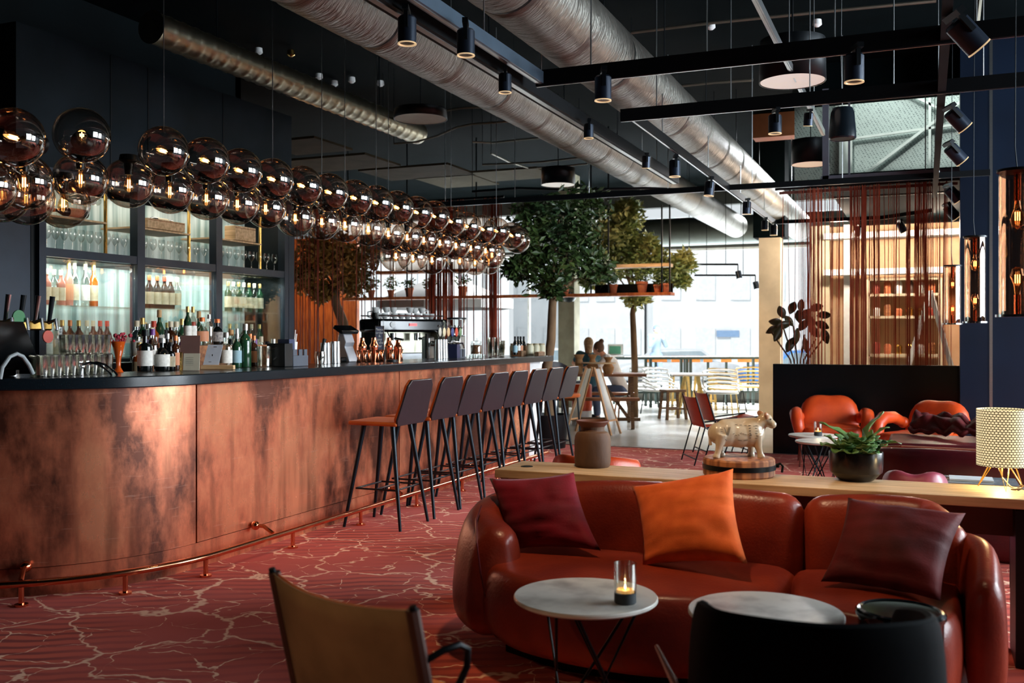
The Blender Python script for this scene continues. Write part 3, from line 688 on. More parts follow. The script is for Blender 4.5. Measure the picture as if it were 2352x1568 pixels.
# ================================================================ bar stools
def stool():
    t = thing('bar_stool', (0, 0, 0), '', 'bar stool')
    # local: faces -x; back at +x
    LEG = mat('stool_leg', rgb(22, 32, 40), .35, .5)
    out = [(-.42, -.19), (-.40, -.215), (0, -.22), (0, .22), (-.40, .215), (-.42, .19)]
    MB().prism(out, .03, c=(0, 0, .75)).build('seat', LEATHT, t, bevel=.012, fix=True)
    bo = [(-.20, 0), (-.225, .04), (-.19, .30), (-.15, .345), (.15, .345), (.19, .30), (.225, .04), (.20, 0)]
    tl = R(16)
    M = Matrix(((0, math.sin(tl), math.cos(tl)), (1, 0, 0), (0, math.cos(tl), -math.sin(tl))))
    MB().prism(bo, .016, M=M, c=(-.012, 0, .755)).build('backrest_shell', STOOLB, t, bevel=.004, fix=True)
    bi = [(x * .97, .01 + y * .97) for x, y in bo]
    MB().prism(bi, .02, M=M, c=(-.034, 0, .757)).build('backrest_pad', LEATHT, t, bevel=.006, fix=True)
    for sx, sy in ((0, -1), (0, 1), (1, -1), (1, 1)):
        top = (-.08 - .24 * sx, .13 * sy, .75); bot = (.0 - .47 * sx + .03, .212 * sy, 0)
        MB().cyl(top, bot, .019, .011, n=12).build('leg', LEG, t)
    fr = MB().cyl((-.03, -.182, .285), (-.03, .182, .285), .007, n=8).cyl((-.355, -.182, .285), (-.355, .182, .285), .007, n=8)
    fr.cyl((-.03, -.182, .285), (-.355, -.182, .285), .007, n=8).cyl((-.03, .182, .285), (-.355, .182, .285), .007, n=8).cyl((-.19, -.182, .285), (-.19, .182, .285), .006, n=8)
    fr.build('footrest', LEG, t)
    return t
S0 = stool()
for i, y in enumerate([6.40, 6.93, 7.39, 7.87, 8.33, 8.83, 9.30, 9.78]):
    t = S0 if i == 0 else dup(S0, (0, 0, 0)); t.location = (-3.50, y, 0)
    t['label'] = ('black shelled bar stool with visible orange leather seat, nearest along the bar' if i == 0 else 'black shelled bar stool at the copper bar, %s from the near end' % ORD[i])
    t['group'] = 'bar stools along the copper bar'
# ================================================================ bottles and glasses
GL = {'green': mat('green_bottle', rgb(30, 66, 44), .08, spec=.8), 'brown': mat('brown_bottle', rgb(58, 30, 16), .08, spec=.8), 'clear': thin_glass('clear_bottle', (.86, .9, .88, 1), .6, base=.12),
      'amber': mat('amber_spirit', rgb(176, 84, 22), .08, spec=.8), 'black': mat('black_bottle', rgb(14, 18, 18), .08, spec=.8), 'teal': mat('teal_bottle', rgb(86, 140, 146), .1, spec=.8), 'rose': mat('rose_bottle', rgb(190, 120, 104), .1, spec=.8)}
CAPC = {'gold': mat('gold_foil', rgb(206, 170, 104), .35, .7), 'red': mat('red_foil', rgb(214, 70, 48), .4), 'cream': mat('cream_foil', rgb(222, 208, 178), .4), 'copper': mat('copper_foil', rgb(206, 116, 70), .35, .5), 'black': BLACKP,
        'silver': mat('silver_foil', rgb(196, 200, 200), .3, .8), 'purple': mat('purple_foil', rgb(120, 70, 150), .4), 'cork': mat('cork', rgb(190, 150, 104), .8)}
LABM = {'cream': mat('cream_label', rgb(224, 212, 182), .7, col2=rgb(206, 192, 160), nscale=30), 'white': mat('white_label', rgb(232, 232, 226), .7, col2=rgb(210, 210, 204), nscale=40), 'blue': mat('blue_label', rgb(150, 186, 200), .7), 'copper': mat('copper_label', rgb(206, 140, 104), .6), 'grey': mat('grey_label', rgb(170, 166, 160), .7, col2=rgb(110, 106, 110), nscale=60)}
SH = {'wine': dict(r=.037, h=.30, prof=[(.0, .0), (.95, .0), (1, .02), (1, .60), (.9, .67), (.45, .76), (.38, .82), (.38, 1)]),
      'spirit': dict(r=.040, h=.28, prof=[(.0, .0), (.95, .0), (1, .02), (1, .60), (.82, .70), (.36, .78), (.34, .96), (.34, 1)]),
      'square': dict(r=.046, h=.26, prof=[(.0, .0), (.95, .0), (1, .02), (1, .56), (.9, .64), (.32, .70), (.32, 1)]),
      'squat': dict(r=.052, h=.22, prof=[(.0, .0), (.9, .0), (1, .05), (1, .45), (.7, .62), (.28, .72), (.28, 1)]),
      'tall': dict(r=.036, h=.36, prof=[(.0, .0), (.95, .0), (1, .02), (1, .62), (.6, .72), (.36, .78), (.36, 1)]),
      'beer': dict(r=.031, h=.235, prof=[(.0, .0), (.95, .0), (1, .02), (1, .55), (.8, .66), (.45, .78), (.4, 1)])}
_B = {}
def bottle(shape, gl, cap, lab, loc, label, group, s=1.0, lay=None):
    key = (shape, gl, cap, lab)
    if key in _B: t = dup(_B[key], loc)
    else:
        q = SH[shape]; r, h = q['r'], q['h']; t = thing('bottle', loc, '', 'bottle'); _B[key] = t
        n = 4 if shape == 'square' else 16
        MB().lathe([(max(a * r, .0005), z * h) for a, z in q['prof']], n=16).build('glass_body', GL[gl], t)
        MB().lathe([(r * .46, h * .86), (r * .44, h * 1.0), (r * .42, h * 1.01), (.001, h * 1.01)], n=14, cap=False).build('cap', CAPC[cap], t)
        if lab: MB().lathe([(r * 1.012, h * .14), (r * 1.015, h * .15), (r * 1.015, h * .5), (r * 1.012, h * .51)], n=16, cap=False).build('paper_label', LABM[lab], t)
    t['label'] = label; t['group'] = group; t.scale = (s, s, s)
    t.rotation_euler = (0, R(90), lay) if lay is not None else (0, 0, 0)
    return t
rnd = random.Random(11)
def brow(pxs, X, z, shelf, shape, gls, caps, labs, s=1.0):
    for i, px in enumerate(pxs):
        p = atx(px, 700, X); g, c, l = gls[i % len(gls)], caps[i % len(caps)], labs[i % len(labs)]
        sh = shape[i % len(shape)] if isinstance(shape, list) else shape
        bottle(sh, g, c, l, (p.x, p.y, z), '%s bottle with %s cap, %s %s' % (g, c, ORD[i], shelf), 'bottles ' + shelf, s)
XC = XB - .22
brow([92, 107, 124, 140], XC, 1.663, 'on the upper shelf of the first cabinet bay', 'wine', ['clear', 'rose'], ['cream'], ['cream'])
brow([158, 171, 196, 215], XC - .06, 1.663, 'at the back of the first bay upper shelf', 'tall', ['rose', 'clear', 'clear', 'amber'], ['gold', 'cream', 'cream', 'gold'], ['copper', 'cream', 'white', 'cream'], 1.05)
brow([92, 109, 128, 143, 161, 181, 200, 214, 230, 246], XC, 1.2, 'on the lower shelf of the first cabinet bay', 'wine', ['clear', 'clear', 'clear', 'brown', 'black', 'black', 'clear', 'black', 'black', 'black'], ['cream', 'cream', 'cream', 'gold', 'copper', 'gold', 'cream', 'cream', 'red', 'red'], ['cream', 'white'], 1.12)
brow([315, 326, 343, 361, 378, 392, 407], XC, 1.663, 'on the upper shelf of the middle cabinet bay', 'wine', ['green', 'black', 'black', 'black', 'black', 'black', 'clear'], ['purple', 'copper', 'copper', 'copper', 'red', 'cream', 'cream'], ['cream'], 1.05)
brow([318, 333, 349, 366, 384, 402, 420], XC, 1.2, 'on the lower shelf of the middle cabinet bay', 'wine', ['green', 'black', 'brown', 'green'], ['cream', 'gold', 'silver'], ['cream', 'white'], 1.1)
brow([524, 536, 548, 560, 572, 584, 597], XC, 1.663, 'on the upper shelf of the last cabinet bay', 'wine', ['green', 'clear'], ['gold', 'cream'], ['cream'], 1.05)
brow([528, 543, 560, 578, 596], XC, 1.2, 'on the lower shelf of the last cabinet bay', 'wine', ['green', 'clear'], ['gold', 'cream'], ['cream'], 1.1)
# lying bottles and boxes in the top compartments
for px, z, g, c, l, lab in ((120, 2.42, 'black', 'copper', 'copper', 'dark bottle with copper neck foil lying on its side in the first top compartment'), (330, 2.45, 'black', 'gold', 'cream', 'dark bottle lying on its side in the middle top compartment'), (150, 2.55, 'clear', 'cream', 'white', 'pale bottle lying above the dark one in the first top compartment')):
    p = atx(px, 600, XB - .14); bottle('tall', g, c, l, (p.x, p.y + .36, z + .04), lab, 'lying bottles', 1.1, lay=-PI / 2)
for px, w, h, lab in ((370, .5, .09, 'long low pale wooden box in the middle top compartment'), (552, .34, .15, 'upright pale wooden wine box in the last top compartment')):
    p = atx(px, 600, XB - .12); z0 = 2.41
    t = thing('wine_box', (p.x, p.y, z0), lab, 'box'); MB().box((0, 0, h / 2), (.14, w, h)).build('box_body', WOODL, t, bevel=.003); MB().box((.072, 0, h * .86), (.004, w * .96, .006)).build('lid_groove', WOODM, t)
def wineglass():
    t = thing('wine_glass', (0, 0, 0), '', 'glass')
    MB().lathe([(.001, 0), (.033, .002), (.006, .008), (.004, .08), (.02, .095), (.036, .13), (.034, .16), (.028, .19)], n=14, cap=False).build('glass_bowl', CLEARG, t)
    return t
WG = None
for b, (a, c, n) in enumerate(((88, 285, 11), (312, 470, 9), (508, 630, 8))):
    for i in range(n):
        px = a + (c - a) * i / (n - 1); p = atx(px, 600, XB - .1)
        if WG is None: WG = wineglass(); t = WG
        else: t = dup(WG, (0, 0, 0))
        t.location = (p.x, p.y, 2.125); t['label'] = 'clear wine glass above the crossbar, %s in the %s cabinet bay' % (ORD[i], ('first', 'middle', 'last')[b]); t['group'] = 'wine glasses on the cabinet crossbar'
# counter-top bottles in front of the cabinet
ZT = 1.178
ledge = thing('bottle_riser', (-5.55, 6.3, 0), 'low dark back counter that carries the crowd of spirit bottles', 'counter')
MB().box((0, .9, .53), (.55, 4.4, 1.06)).build('counter_body', BLACKP, ledge); MB().box((-.12, .3, 1.13), (.2, 2.6, .14)).build('step', BLACKP, ledge)
shp = ['spirit', 'wine', 'square', 'spirit', 'tall', 'squat', 'spirit']
brow(list(range(314, 480, 13)), -5.67, 1.205, 'on the raised step of the back counter', shp, ['clear', 'green', 'clear', 'amber', 'green', 'clear', 'brown'], ['cream', 'gold', 'silver', 'red', 'cork', 'black', 'cream'], ['white', 'cream', 'grey', None], 1.12)
brow(list(range(320, 640, 14)), -5.42, 1.065, 'in the front line of the back counter', shp[2:] + shp[:2], ['amber', 'clear', 'brown', 'black', 'clear', 'green', 'brown', 'clear'], ['gold', 'purple', 'cream', 'black', 'silver', 'cork'], ['cream', 'white', 'copper', 'grey'], 1.1)
big = [(431, 'tall', 'green', 'gold', 'white', 'tall green bottle with a long white label in the middle of the bar bottles', 1.05), (443, 'tall', 'clear', 'gold', 'white', 'tall clear bottle with a long white label beside its green twin', 1.05),
       (464, 'squat', 'clear', 'copper', 'copper', 'squat clear decanter bottle with a big oval copper label', 1.25), (480, 'spirit', 'clear', 'silver', None, 'clear bottle right beside the oval labelled decanter', 1.1), (499, 'squat', 'black', 'copper', 'grey', 'dark squat bottle before the cabinet mullion', 1.2)]
for px, sh, g, c, l, lab, s in big:
    p = atx(px, 700, -5.2); bottle(sh, g, c, l, (p.x, p.y, ZT + .152), lab, 'tall bottles over the menus', s * .78)
tag(MB().box((0, 0, 0), (.24, 1.0, .2)).build('bottle_stand', WOODM, None, loc=(-5.2, 6.0 + .45, ZT + .05)), 'low wooden stand under the tall white labelled bottles', 'stand')
tag(MB().box((0, 0, 0), (.16, .5, 1.12)).build('stand_support', BLACKP, None, loc=(-5.2, 6.45, .565)), 'dark support below the wooden bottle stand', 'stand')
front = [(333, 'square', 'black', 'black', 'white', 1.0), (350, 'spirit', 'clear', 'purple', 'white', .95), (372, 'squat', 'black', 'silver', 'white', .95), (384, 'spirit', 'black', 'silver', 'white', .85), (391, 'square', 'black', 'black', 'cream', .7), (403, 'spirit', 'brown', 'copper', 'copper', .8),
         (519, 'square', 'clear', 'silver', 'white', .95), (531, 'spirit', 'clear', 'cork', 'cream', .95), (544, 'spirit', 'green', 'silver', 'blue', .85), (556, 'square', 'teal', 'silver', 'blue', .9), (563, 'spirit', 'green', 'silver', None, 1.1), (574, 'spirit', 'black', 'copper', 'white', .85), (583, 'spirit', 'brown', 'copper', 'copper', .8)]
for i, (px, sh, g, c, l, s) in enumerate(front):
    p = atx(px, 840, -4.52 - .05 * (i % 2)); bottle(sh, g, c, l, (p.x, p.y, ZT), '%s %s bottle with %s cap on the bar top, %s from the curved end' % (g, 'squat' if sh in ('squat', 'square') else 'slim', c, ORD[i]), 'bottles standing on the bar top', s)
# tumblers in ribbed rows
TG = mat('tumbler_glass', rgb(208, 210, 204), .1, trans=.55, ior=1.2, col2=rgb(170, 170, 160), nscale=40)
TG = thin_glass('tumbler_clear', (.78, .78, .74, 1), .8, rough=.08, base=.2)
def tumbler(h=.115, r=.038):
    t = thing('tumbler', (0, 0, 0), '', 'glass'); n = 24
    rg = [[Vector((r * a * (1 + .05 * (i % 2)) * math.cos(2 * PI * i / n), r * a * (1 + .05 * (i % 2)) * math.sin(2 * PI * i / n), z * h)) for i in range(n)] for a, z in ((.8, 0), (.82, .05), (.95, .6), (1, 1), (.93, 1), (.86, .55), (.74, .12))]
    MB().rings(rg).build('glass_wall', TG, t); return t
TU = None
rows = [(-4.42, 92, 240, 10, ZT, 'front row of'), (-4.52, 88, 244, 10, ZT, 'second row of'), (-4.62, 84, 240, 10, ZT, 'third row of'), (-4.57, 150, 240, 7, ZT + .116, 'upper layer of')]
for X, a, b, n, z, nm in rows:
    for i in range(n):
        px = a + (b - a) * i / (n - 1); p = atx(px, 850, X)
        if TU is None: TU = tumbler(); t = TU
        else: t = dup(TU, (0, 0, 0))
        t.location = (p.x, p.y, z); t['label'] = 'ribbed clear tumbler, %s along the %s stacked glasses' % (ORD[i], nm); t['group'] = 'ribbed tumblers on the bar'
def onbar(px, X=-4.5, z=ZT): p = atx(px, 840, X); return Vector((p.x, p.y, z))
# straw cup
t = thing('straw_cup', onbar(272, -4.6), 'orange glass cup full of red flower stirrers', 'cup')
MB().lathe([(.001, 0), (.03, 0), (.012, .03), (.014, .08), (.04, .19)], n=16, cap=False).build('cup_body', mat('orange_glass', rgb(226, 98, 30), .15, trans=.3), t, solid=.003)
fl = MB(); rr = random.Random(2)
for k in range(16): fl.ball((rr.uniform(-.07, .07), rr.uniform(-.07, .07), .19 + rr.uniform(0, .05)), rr.uniform(.008, .014), 6, 5); fl.cyl((0, 0, .08), (rr.uniform(-.05, .05), rr.uniform(-.05, .05), .21), .002, n=5)
fl.build('stirrer_flowers', mat('stirrer_red', rgb(170, 40, 60), .5), t)
# tap arch hose and terminal at the curved end
t = thing('hose_arch', onbar(30, -4.5), 'pale grey curved hose arch on the bar near the black till', 'hose')
P = [onbar(x, -4.42, 0) * 1 for x in (0, 5, 22, 38, 52, 66, 76)]; zz = [.0, .06, .115, .13, .115, .07, .02]
MB().tube([Vector((a.x, a.y, ZT + z)) - t.location for a, z in zip(P, zz)], .011, 10).build('hose', mat('grey_hose', rgb(150, 158, 160), .4), t)
t = thing('till_terminal', onbar(10, -4.7), 'black angled till screen at the curved end of the bar', 'till')
MB().box((0, 0, .17), (.30, .36, .02), M=rot('Y', R(62)) ).build('screen', BLACKG, t, bevel=.004); MB().box((-.1, 0, .05), (.16, .2, .1)).build('stand', BLACKP, t, bevel=.01)
t = thing('beer_tap_tower', atx(25, 740, -5.3), 'chrome beer tap tower with round badges above the black till', 'beer tap')
MB().box((0, 0, -.02), (.16, .5, .06)).build('tower_bar', BRASS, t, bevel=.01)
MB().cyl((0, 0, -.6), (0, 0, -.04), .05, n=16).build('column', CHROME, t)
for k in range(5):
    y = -.22 + .11 * k; MB().tube([(.08, y, .0), (.14, y, .02), (.15, y, -.05)], .012, 8).build('spout', CHROME, t); MB().cyl((.08, y, .0), (.10, y + .01, .17), .012, .017, n=10).build('tap_handle', CHROME if k % 2 else BLACKP, t)
MB().cyl((.12, -.05, .03), (.13, -.05, .03), .045, n=20).build('green_badge', mat('green_badge', rgb(30, 120, 60), .4), t)
MB().cyl((.12, .17, -.09), (.13, .17, -.09), .04, n=20).build('red_badge', mat('red_badge', rgb(200, 80, 60), .4), t)
for k, px in enumerate((238, 251)):
    p = onbar(px, -4.28); t = thing('glass_rinser_tap', p, ('first' if k == 0 else 'second') + ' thin chrome spout bent over the bar edge near the stacked tumblers', 'tap')
    MB().tube([(-.12, -.04, .06), (-.08, -.02, .075), (-.03, .0, .06), (.02, .02, .02), (.03, .03, .0)], .006, 8).build('spout', CHROME, t)
    if k == 0: MB().ball((-.12, -.04, .05), .014, 10, 8).cyl((-.12, -.04, 0), (-.12, -.04, .05), .008).build('valve', CHROME, t)
# menus
def card(name, px, X, w, h, m, label, cat, lean=.12, rz=.0, z=ZT, text=None):
    t = thing(name, onbar(px, X, z), label, cat, rz=TH + rz)
    M = rot('X', -lean); MB().box((0, 0, 0), (w, .004, h), M=M).build('sheet', m, t, loc=(0, 0, h / 2 + .002))
    return t
t = card('menu_card', 437, -4.38, .125, .115, mat('menu_brown', rgb(126, 96, 92), .7), 'brown menu card standing above the cream one', 'menu', z=ZT + .11)
t2 = card('menu_card', 440, -4.36, .105, .11, mat('menu_cream', rgb(214, 214, 196), .7), 'cream menu sheet in a clear holder on the bar', 'menu')
tx = MB()
for k in range(6): tx.box((-.012, -.004, .085 - .012 * k), (.05, .001, .0022))
tx.build('print_lines', mat('grey_print', rgb(150, 150, 140), .8), t2)
MB().box((-.07, .01, .06), (.012, .02, .12)).build('holder_side', BRASS, t2)
t = thing('menu_card', onbar(487, -4.42), 'tilted pale blue white menu sheet on a small wooden stand', 'menu', rz=TH)
sh = MB().prism([(-.06, 0), (.045, 0), (.068, .135), (-.032, .135)], .003, M=Matrix(((1, 0, 0), (0, .15, -1), (0, 1, 0)))); sh.build('sheet', mat('menu_blue', rgb(196, 212, 232), .6), t, loc=(0, 0, .03), fix=True)
MB().box((.004, -.006, .095), (.006, .003, .012)).box((.02, .003, .15), (.022, .002, .004)).box((-.01, -.012, .05), (.018, .002, .003)).build('print_mark', BLACKP, t)
MB().box((.04, .0, .014), (.22, .05, .028)).build('wooden_base', WOODL, t, bevel=.002)
# glass jug, napkin holders
t = thing('mixing_jug', onbar(607, -4.42), 'squarish clear cut glass jug with a handle on the bar', 'jug')
MB().lathe([(.001, 0), (.05, 0), (.052, .01), (.055, .15), (.052, .15), (.047, .014)], n=12, cap=False).build('jug_body', TG, t)
MB().tube([(.04, .03, .13), (.07, .06, .14), (.075, .065, .08), (.05, .035, .05)], .006, 8).build('jug_handle', CLEARG, t)
t = thing('napkin_caddy', onbar(665, -4.36), 'black and slate bar caddy with slots holding straws and cups', 'bar caddy', rz=.0)
MB().box((-.0, -.12, .085), (.16, .10, .17)).build('black_box', BLACKP, t, bevel=.004)
SLATE = mat('slate_plastic', rgb(74, 84, 98), .45)
MB().box((.0, .03, .04), (.16, .19, .08)).box((.07, -.035, .10), (.012, .05, .05)).box((.07, .035, .10), (.012, .045, .05)).box((.07, .1, .10), (.012, .04, .05)).build('slotted_bin', SLATE, t, bevel=.003)
MB().box((0, -.04, .15), (.1, .07, .1)).build('blue_bin', mat('blue_bin', rgb(40, 58, 96), .45), t)
MB().lathe([(.034, .05), (.042, .18), (.001, .18)], c=(0, .03, 0), n=16, cap=False).build('white_cup', WHITE, t)
for k in range(2): MB().cyl((.0, .05 + .01 * k, .1), (.01, .06 + .016 * k, .27 - .03 * k), .004, n=8).build('straw', WHITE, t)
t = thing('ice_scoop', onbar(735, -4.45), 'dark handled ice scoop leaning in a clear ice bowl', 'scoop')
MB().cyl((0, 0, .03), (.01, .05, .2), .008, .016, n=10).build('scoop_handle', BLACKP, t); MB().lathe([(.001, 0), (.035, 0), (.045, .06), (.04, .1)], n=12, cap=False).build('ice_bowl', TG, t)
# paper/metal cup stacks
def cups(px, label, X=-4.45, h=.17):
    t = thing('cup_stack', onbar(px, X), label, 'cup stack')
    for k in range(2): MB().lathe([(.030, 0), (.031, .01), (.024, h), (.001, h)], c=(0, -.024 + .05 * k, 0), n=16).build('steel_tin', STEEL, t)
    return t
cups(747, 'pair of upturned steel shaker tins, nearer of the two pairs left of the silver till'); cups(770, 'pair of upturned steel shaker tins right next to the silver till', h=.18)
cups(1008, 'pair of upturned steel tins before the beer taps', h=.19, X=-4.4); cups(1020, 'bright pair of upturned steel tins beside the black napkin box', h=.19, X=-4.42)
# till
t = thing('cash_till', onbar(795, -4.68), 'black touch till on a curved silver foot', 'till', rz=R(0))
MB().box((0, 0, 0), (.10, .27, .035), M=rot('Y', R(30))).build('screen', BLACKG, t, loc=(.0, 0, .28), bevel=.006)
sp = [(-.03, .26), (.02, .24), (.045, .17), (.03, .13), (.06, .06), (.08, .0), (-.06, .0), (-.04, .2)]
MB().prism(sp, .14, M=Matrix(((1, 0, 0), (0, 0, 1), (0, 1, 0))), c=(0, -.07, 0)).build('curved_foot', mat('till_silver', rgb(150, 156, 166), .35, .4), t, fix=True, bevel=.006)
MB().box((-.02, 0, .02), (.14, .3, .04)).build('till_base', BLACKP, t, bevel=.01)
# copper shakers
def shaker(px, X, h, label):
    t = thing('cocktail_shaker', onbar(px, X), label, 'cocktail shaker')
    MB().lathe([(.001, 0), (.028, 0), (.036, .12 * h), (.038, .135 * h), (.03, .155 * h), (.02, .165 * h), (.02, .18 * h)], n=20, cap=False).build('shaker_body', COPPERB, t)
    MB().lathe([(.0385, .128 * h), (.039, .14 * h), (.022, .168 * h), (.021, .205 * h), (.012, .212 * h), (.001, .212 * h)], n=20, cap=False).build('shaker_lid', COPPERB, t)
for px, X, h, l in ((832, -4.42, 1.0, 'first'), (859, -4.45, 1.02, 'second'), (893, -4.42, 1.0, 'third'), (914, -4.36, .9, 'last and shortest')):
    shaker(px, X, h, 'polished copper cocktail shaker, %s along the bar from the silver till' % l)
for i, (px, X) in enumerate(((824, -4.36), (838, -4.33), (848, -4.4), (868, -4.33), (877, -4.4), (899, -4.34), (907, -4.4), (921, -4.38))):
    t = thing('copper_jigger', onbar(px, X), 'copper hourglass jigger between the shakers, %s from the till' % ORD[i], 'jigger', group='copper jiggers')
    MB().lathe([(.02, 0), (.008, .05), (.021, .105)], n=14, cap=False).build('jigger_cone', COPPERB, t, solid=.002)
tag(MB().lathe([(.001, 0), (.05, 0), (.05, .02), (.001, .02)], n=20, cap=False).build('rubber_coaster', BLACKP, None, loc=onbar(900, -4.28)), 'round black mat under the third copper shaker', 'mat')
# chalkboard
t = thing('chalkboard', onbar(872, -4.62, ZT), 'narrow framed chalkboard with white handwriting above the copper shakers', 'chalkboard', rz=TH)
CH0 = .09
MB().box((0, 0, CH0 + .11), (.07, .008, .22)).build('slate', mat('slate_board', rgb(84, 90, 110), .7), t)
frm = MB()
for x in (-.038, .038): frm.box((x, 0, CH0 + .11), (.007, .014, .23))
for z in (-.004, .224): frm.box((0, 0, CH0 + z), (.083, .014, .007))
frm.build('frame', STEEL, t); MB().box((0, .02, .05), (.1, .1, .1)).build('foot_block', BLACKP, t)
def text(body, parent, loc, size, m, rx=PI / 2, name='lettering'):
    c = bpy.data.curves.new(name, 'FONT'); c.body = body; c.size = size; c.align_x = 'CENTER'; c.extrude = .0006; c.space_line = .95
    o = bpy.data.objects.new(name, c); COL.objects.link(o); c.materials.append(m); o.parent = parent; o.location = loc; o.rotation_euler = (rx, 0, 0); o.name = name
    dg = bpy.context.evaluated_depsgraph_get(); me = bpy.data.meshes.new_from_object(o.evaluated_get(dg)); n = bpy.data.objects.new(name, me); COL.objects.link(n)
    n.parent = parent; n.location = loc; n.rotation_euler = (rx, 0, 0); bpy.data.objects.remove(o); n.name = name
    return n
text('Please\norder\n&\npay\nat the\nbar', t, (0, -.006, CH0 + .185), .032, WHITE)
# espresso machine
em = atx(925, 800, -5.95); t = thing('espresso_machine', (em.x, em.y, 1.09), 'large chrome and black espresso machine with cups stacked on top', 'espresso machine', rz=R(60))
SB = mat('machine_steel', rgb(150, 148, 132), .28, .9)
MB().box((0, 0, .06), (.95, .5, .10)).build('drip_tray', STEEL, t, bevel=.01); MB().box((0, .12, .25), (.9, .26, .32)).build('body', SB, t, bevel=.02)
MB().box((0, -.02, .44), (.98, .5, .16)).build('head', BLACKG, t, bevel=.03)
MB().box((.43, -.05, .26), (.04, .44, .5)).build('side_plate', SB, t, bevel=.01); MB().box((-.43, -.05, .26), (.04, .44, .5)).build('side_plate', BLACKP, t, bevel=.01)
for x in (-.22, .12): MB().cyl((x, -.14, .26), (x, -.14, .35), .04, n=20).cyl((x, -.14, .29), (x + .02, -.34, .27), .014, n=10).build('group_head', CHROME, t)
for x in (-.36, .34): MB().tube([(x, -.25, .36), (x, -.3, .3), (x - .03, -.28, .12)], .008, 8).build('steam_wand', CHROME, t)
MB().box((-.02, -.28, .45), (.1, .01, .03)).build('display', mat('red_display', rgb(200, 40, 50), .4, emit=(1, .1, .1, 1), estr=1.5), t)
MB().cyl((-.3, -.275, .45), (-.3, -.28, .45), .035, n=20).build('gauge', WHITE, t)
rl = MB()
for y in (-.22, .22): rl.cyl((-.46, y, .56), (.46, y, .56), .008, n=8)
rl.build('cup_rail', CHROME, t)
cup0 = None
rr = random.Random(8); k = 0
for ix in range(8):
    for lay in range(2):
        if lay and ix in (3, 7): continue
        loc = Vector((em.x, em.y, 1.09)) + rot('Z', R(60)) @ Vector((-.40 + .11 * ix, -.08 + rr.uniform(-.05, .05), .525 + .07 * lay))
        if cup0 is None:
            cup0 = thing('coffee_cup', loc, '', 'cup'); MB().lathe([(.001, 0), (.024, 0), (.04, .03), (.043, .065), (.04, .065), (.03, .01)], n=16, cap=False).build('cup_wall', mat('cup_grey', rgb(196, 198, 196), .25), cup0); MB().tube([(.04, 0, .05), (.062, 0, .045), (.055, 0, .02), (.036, 0, .018)], .004, 6).build('cup_handle', WHITE, cup0); c = cup0
        else: c = dup(cup0, loc, rr.uniform(0, 6))
        c['label'] = 'grey coffee cup, %s in the %s layer on the espresso machine' % (ORD[ix], ('bottom', 'top')[lay]); c['group'] = 'coffee cups on the machine'
MB2 = thing('machine_counter', (em.x + .0, em.y, 0), 'dark worktop cabinet that carries the espresso machine', 'cabinet', rz=R(60)); MB().box((0, 0, .52), (1.1, .56, 1.04)).build('cabinet_body', BLACKP, MB2); MB().box((0, 0, 1.065), (1.14, .6, .05)).build('worktop', STEEL, MB2)
# jugs on left of the machine
for i, (px, py) in enumerate(((845, 738), (862, 712))):
    p = atd(px, py + 10, depth(em) - .2); t = thing('milk_jug', p, ('black milk jug standing left of the chalkboard', 'black and chrome milk jug above the chalkboard')[i], 'jug')
    MB().lathe([(.001, -.06), (.04, -.06), (.045, -.02), (.038, .06), (.034, .06), (.04, -.02)], n=18, cap=False).build('jug_body', BLACKP, t); MB().tube([(-.035, -.02, .04), (-.08, -.04, .03), (-.08, -.04, -.03), (-.04, -.02, -.04)], .007, 8).build('jug_handle', BLACKP, t)
# beer taps at the far part of the bar
bt = onbar(1022, -5.05, 0); t = thing('beer_tap_tower', (bt.x, bt.y, ZT - .02), 'chrome tower of beer taps with coloured oval badges at the far part of the bar', 'beer tap')
MB().box((0, 0, .16), (.08, .62, .06)).build('tower_bar', CHROME, t, bevel=.02)
for yy in (-.2, .2): MB().cyl((0, yy, -.9), (0, yy, .16), .035, n=16).build('column', CHROME, t)
bc = [rgb(210, 205, 190), rgb(236, 220, 180), rgb(230, 190, 140), rgb(60, 80, 140), rgb(220, 80, 60), rgb(120, 150, 110)]
for k in range(6):
    y = -.26 + .104 * k; MB().tube([(.04, y, .16), (.1, y, .16), (.115, y, .1)], .011, 8).cyl((.05, y, .18), (.06, y, .24), .008, n=8).build('spout', CHROME, t); MB().ball((.07, y, .29), .045, 16, 10, sc=(.25, .8, 1.15)).build('badge', mat('badge_%d' % k, bc[k], .35), t); MB().ball((.05, y, .355), .014, 10, 8).build('tap_ball', CHROME, t)
# silver panel dispenser + grinder
p = onbar(983, -5.2); t = thing('water_tower', (p.x, p.y, ZT - .12), 'tall flat brushed steel dispenser between machine and taps', 'dispenser'); MB().box((0, 0, -.42), (.14, .18, .86)).build('foot', SB, t, bevel=.02); MB().box((0, 0, .17), (.10, .14, .34)).build('panel', STEEL, t, bevel=.02); MB().box((.04, -.1, .2), (.02, .05, .34)).build('dark_edge', BLACKP, t)
p = onbar(1049, -5.36); t = thing('coffee_grinder', (p.x, p.y, 1.09), 'coffee grinder with a clear hopper and black lid behind the beer taps', 'grinder')
MB().lathe([(.05, .32), (.05, .36), (.115, .50), (.115, .52)], n=24, cap=False).build('hopper', CLEARG, t); MB().lathe([(.001, .52), (.12, .52), (.12, .54), (.001, .545)], n=24, cap=False).build('lid', BLACKP, t); MB().lathe([(.045, .36), (.08, .42), (.001, .42)], n=20).build('beans', mat('beans', rgb(50, 34, 26), .5), t); MB().box((0, 0, .16), (.17, .17, .33)).build('grinder_body', STEEL, t, bevel=.02); MB().box((0, 0, -.545), (.3, .34, 1.09)).build('pedestal', BLACKP, t)
